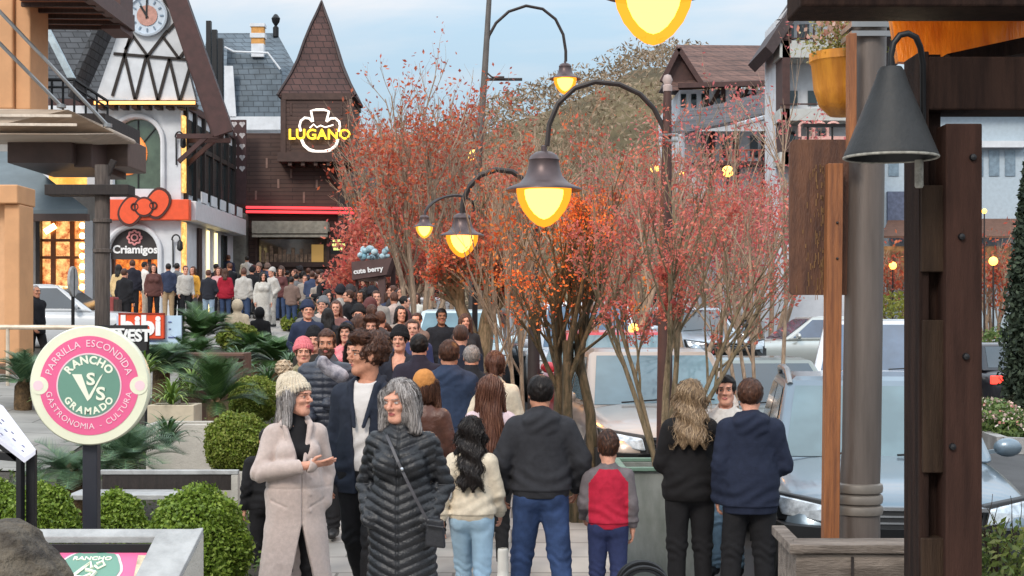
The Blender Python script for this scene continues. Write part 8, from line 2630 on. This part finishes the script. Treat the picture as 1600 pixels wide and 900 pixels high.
PH = dict(kind='jacket', name='jacket', mat=BLACK, infl=.024, hem=.84)
PROTO = {
    'man': proto(dict(seed=1.1, tops=[PH], hair=dict(kind='short', mat=M_DARKHAIR), bottom=dict(mat=BLACK, w=.008))),
    'walk': proto(dict(seed=2.1, tops=[PH], hair=dict(kind='short', mat=M_DARKHAIR), bottom=dict(mat=BLACK, w=.006), legs={'L': 'fwd', 'R': 'back'}, arms={'R': 'fwd', 'L': 'back'})),
    'woman': proto(dict(seed=3.1, fem=True, h=1.68, tops=[dict(PH, hem=.78)], hair=dict(kind='long', len=.22, mat=M_BROWNHAIR), bottom=dict(mat=BLACK))),
    'coat': proto(dict(seed=4.1, fem=True, h=1.70, tops=[dict(PH, kind='coat', name='coat', hem=.5, flare=.05)], hair=dict(kind='bob', mat=M_BROWNHAIR), bottom=dict(mat=BLACK), legs={'L': 'fwd', 'R': 'back'})),
    'hold': proto(dict(seed=5.1, tops=[PH], hair=dict(kind='short', mat=M_DARKHAIR), bottom=dict(mat=BLACK), arms={'L': 'hold', 'R': 'front'})),
    'hoodup': proto(dict(seed=6.1, tops=[dict(PH, hoodup=True)], bottom=dict(mat=BLACK), legs={'L': 'wide', 'R': 'stand'})),
    'beanie': proto(dict(seed=7.1, tops=[PH], hair=dict(kind='short', mat=M_DARKHAIR), hat=dict(kind='beanie', mat=BLACK), bottom=dict(mat=BLACK), arms={'R': 'pocket', 'L': 'pocket'}, hands={'R': None, 'L': None})),
    'phone': proto(dict(seed=8.1, fem=True, h=1.68, tops=[PH], hair=dict(kind='tail', len=.16, mat=M_BROWNHAIR), bottom=dict(mat=BLACK), arms={'L': 'phone', 'R': 'hang'})),
}
CM = {}


def cm(c):
    if c not in CM: CM[c] = J_(c, 'crowd_cloth_%d_%d_%d' % c, bump=0)
    return CM[c]


def crowd(kind, px, Y, rz, top, bot, label, hair=None, h=None, hat=None, group='people in the crowd', lift=0.0):
    src = PROTO[kind]
    x = PX(px, Y)
    o = copy_tree(src)
    o.location = (x, Y, gz(x, Y) + lift)
    o.rotation_euler = (0, 0, R(rz))
    s = (h or 1.70) / 1.72
    o.scale = (s, s, s)
    tag(o, label, 'person', group)
    sk = rng.choice(SK[:2] + [SK[0]])
    o.material_slots[0].link = 'OBJECT'; o.material_slots[0].material = sk
    for ch in KIDS.get(o.name, []):
        n = ch.name.split('.')[0]
        m = {'jacket': cm(top), 'coat': cm(top), 'trousers': cm(bot), 'hair': hair or rng.choice([M_DARKHAIR, M_DARKHAIR, M_BROWNHAIR, M_CHESTNUT]), 'hat': cm(hat) if hat else None}.get(n)
        if m:
            ch.material_slots[0].link = 'OBJECT'; ch.material_slots[0].material = m
    return o


K_, NV, GY, WH, BE, RD = (32, 32, 36), (42, 50, 72), (110, 110, 112), (178, 174, 168), (170, 146, 116), (152, 30, 48)
JN, LJ = (58, 74, 104), (140, 160, 180)
people = [
 ('woman', 352, 46, 184, RD, JN, 'woman from behind in a long deep red jacket in front of the brown shop'), ('man', 381, 45, 178, WH, JN, 'man from behind in a white top with a dark strap, beside the red jacket'),
 ('hoodup', 406, 33, 176, (24, 24, 27), K_, 'figure in a black hood with its back turned, sitting low by the hedge'), ('hoodup', 371, 32, 190, (196, 180, 156), BE, 'figure in a fur-edged beige hood beside the black hood'),
 ('man', 263, 44, 200, (52, 60, 82), BE, 'man from behind in a navy jacket at the white pillar'), ('man', 277, 46, 160, GY, K_, 'grey-clad man just right of the navy jacket by the pillar'),
 ('man', 290, 47, 30, WH, K_, 'pale-headed man in a white top beside the lit strip'), ('woman', 301, 46, -20, (222, 164, 70), GY, 'woman in a yellow-orange jacket by the lit strip'),
 ('hold', 326, 44, 170, (38, 40, 48), LJ, 'person in a black puffy jacket with light blue jeans left of the red jacket'), ('woman', 341, 48, 10, (196, 150, 150), K_, 'woman in dusty pink between the black puffy and red jackets'),
 ('coat', 411, 43, 20, (190, 186, 178), WH, 'woman in a long white coat facing left'), ('beanie', 424, 43, -40, (184, 180, 174), WH, 'person in a white coat and white cap beside the long white coat'),
 ('walk', 460, 50, -70, (44, 48, 46), (112, 104, 98), 'man striding left in grey trousers and a dark jacket with a green shirt'), ('walk', 441, 52, 100, (52, 54, 58), (90, 88, 88), 'man in dark grey walking just left of the green shirt'),
 ('woman', 465, 56, 190, (142, 128, 112), BE, 'woman in a mottled tan jacket before the shop window', ), ('man', 482, 52, 176, (44, 42, 58), BE, 'man from behind in a navy-plum jacket and pale trousers by the bush'),
 ('coat', 511, 44, 186, (30, 32, 34), K_, 'woman in a long black coat from behind near the kiosk'), ('man', 533, 43, 182, (36, 42, 52), K_, 'broad person in a dark blue-black jacket from behind near the kiosk'),
 ('hold', 546, 54, 0, (58, 72, 120), K_, 'person in a bright blue jacket raised above the crowd near the kiosk'), ('woman', 569, 33, 190, (204, 150, 104), JN, 'woman in a tan jacket under the kiosk sign'),
 ('man', 587, 34.5, 170, (28, 28, 30), K_, 'man in black under the kiosk roof beside the tan jacket'), ('phone', 634, 35, 10, (186, 182, 176), LJ, 'woman in white right of the kiosk posts'),
 ('woman', 650, 34, -15, (214, 214, 206), WH, 'second woman in white right of the kiosk'), ('coat', 727, 21, 8, (44, 42, 44), WH, 'woman in a dark coat over white beside the stout tree trunk'),
 ('man', 207, 45, 190, (38, 38, 48), K_, 'tall man in dark navy at the lit shop door'), ('hold', 227, 46, 120, (216, 208, 200), (180, 166, 150), 'man in white turning at the lit shop door'),
 ('woman', 186, 44, 170, (204, 176, 130), K_, 'woman in pale yellow at the left of the lit shop door'), ('man', 195, 42, 160, K_, K_, 'man in black bending in front of the lit shop door'),
 ('woman', 240, 46, 20, (92, 60, 56), K_, 'woman in maroon at the right edge of the lit door'), ('man', 357, 55, 180, (44, 46, 68), K_, 'man in navy high up at the end of the shop wall'),
 ('phone', 371, 54, 20, (206, 120, 124), K_, 'woman in a rose top high up by the stone pier'), ('hold', 386, 55, 190, (196, 190, 186), K_, 'man holding a child up by the stone pier'),
 ('man', 1385, 50, 170, (58, 44, 50), WH, 'man in dark plum far behind the grey pole'), ('man', 1405, 47, 185, (32, 36, 42), JN, 'man in a black jacket and jeans beside the dark post far away'),
 ('walk', 1556, 50, 60, (214, 218, 226), K_, 'person in a white jacket on the far pavement beside the cypress'), ('man', 1395, 58, 200, (180, 150, 130), K_, 'person in beige behind the man in black far away'),
 ('beanie', 560, 21, 4, (52, 48, 50), K_, 'dark-haired man in a dark jacket just below the kiosk'), ('woman', 525, 24, 0, (120, 84, 80), K_, 'woman in wine red far behind the bearded man'),
 ('man', 645, 18, 0, (58, 62, 96), JN, 'man in a blue jacket behind the black beanie'), ('man', 720, 16, 182, (40, 44, 58), K_, 'man in navy walking ahead of the grey-haired older man'),
 ('phone', 500, 27, 0, (60, 66, 60), K_, 'woman in dark green above the bearded man'),
]
for p in people:
    lift = {406: -.55, 371: -.5, 195: -.15}.get(p[1], .35 if p[1] in (357, 371.5, 386) else 0)
    jy = (-2.5, 1.5, -1, 2.5, 0)[int(p[1] * 7) % 5] if 180 < p[1] < 445 and p[2] > 40 else 0
    crowd(p[0], p[1], p[2] + jy, p[3], p[4], p[5], p[6], lift=lift, hat=WH if p[1] == 424 else (30, 30, 32), h=rng.uniform(1.64, 1.78), hair=M_BLACKCLOTH if False else None)
# the many further back whom nothing but their clothes' dark tones tells apart
rngc = random.Random(5)
TOPS = [K_, K_, (44, 44, 50), NV, (70, 66, 68), GY, (120, 100, 92), (150, 140, 132), WH, (96, 60, 60), (60, 70, 96), (190, 170, 160)]
NAMES = ['black', 'black', 'charcoal', 'navy', 'dark grey', 'grey', 'brown', 'stone grey', 'white', 'maroon', 'blue', 'pale beige']
k = 0
while k < 95:
    px = rngc.uniform(318, 640)
    Y = rngc.uniform(49, 61) if px < 455 else rngc.uniform(42, 58) if px < 520 else rngc.uniform(28, 60)
    x = PX(px, Y)
    if x < -10.3 or (Y > 56.5 and px < 532): continue
    i = rngc.randrange(len(TOPS))
    where = 'in front of the brown spire shop' if px < 520 else 'on the pavement beyond the kiosk' if Y > 36 else 'coming down the path before the kiosk'
    crowd(rngc.choice(list(PROTO)[:5] + ['beanie', 'phone']), px, Y, rngc.choice([0, 180, 180, 90, -90]) + rngc.uniform(-35, 35), TOPS[i], rngc.choice([K_, K_, JN, GY]),
          'one of the people in %s tops packed %s' % (NAMES[i], where), h=rngc.uniform(1.55, 1.82), hat=rngc.choice(TOPS), group='people in %s tops packed %s' % (NAMES[i], where))
    k += 1
for k in range(22):
    px = rngc.uniform(478, 652); Y = rngc.uniform(19.5, 31); i = rngc.randrange(len(TOPS))
    crowd(rngc.choice(list(PROTO)[:4] + ['beanie', 'phone']), px, Y, rngc.choice([0, 0, 0, 180]) + rngc.uniform(-30, 30), TOPS[i], rngc.choice([K_, JN, GY]),
          'one of the people in %s tops packed coming down the path before the kiosk' % NAMES[i], h=rngc.uniform(1.5, 1.8), hat=rngc.choice(TOPS), group='people in %s tops packed coming down the path before the kiosk' % NAMES[i])
for o in PROTO.values():
    for ch in KIDS.get(o.name, []):
        bpy.data.objects.remove(ch)
    bpy.data.objects.remove(o)
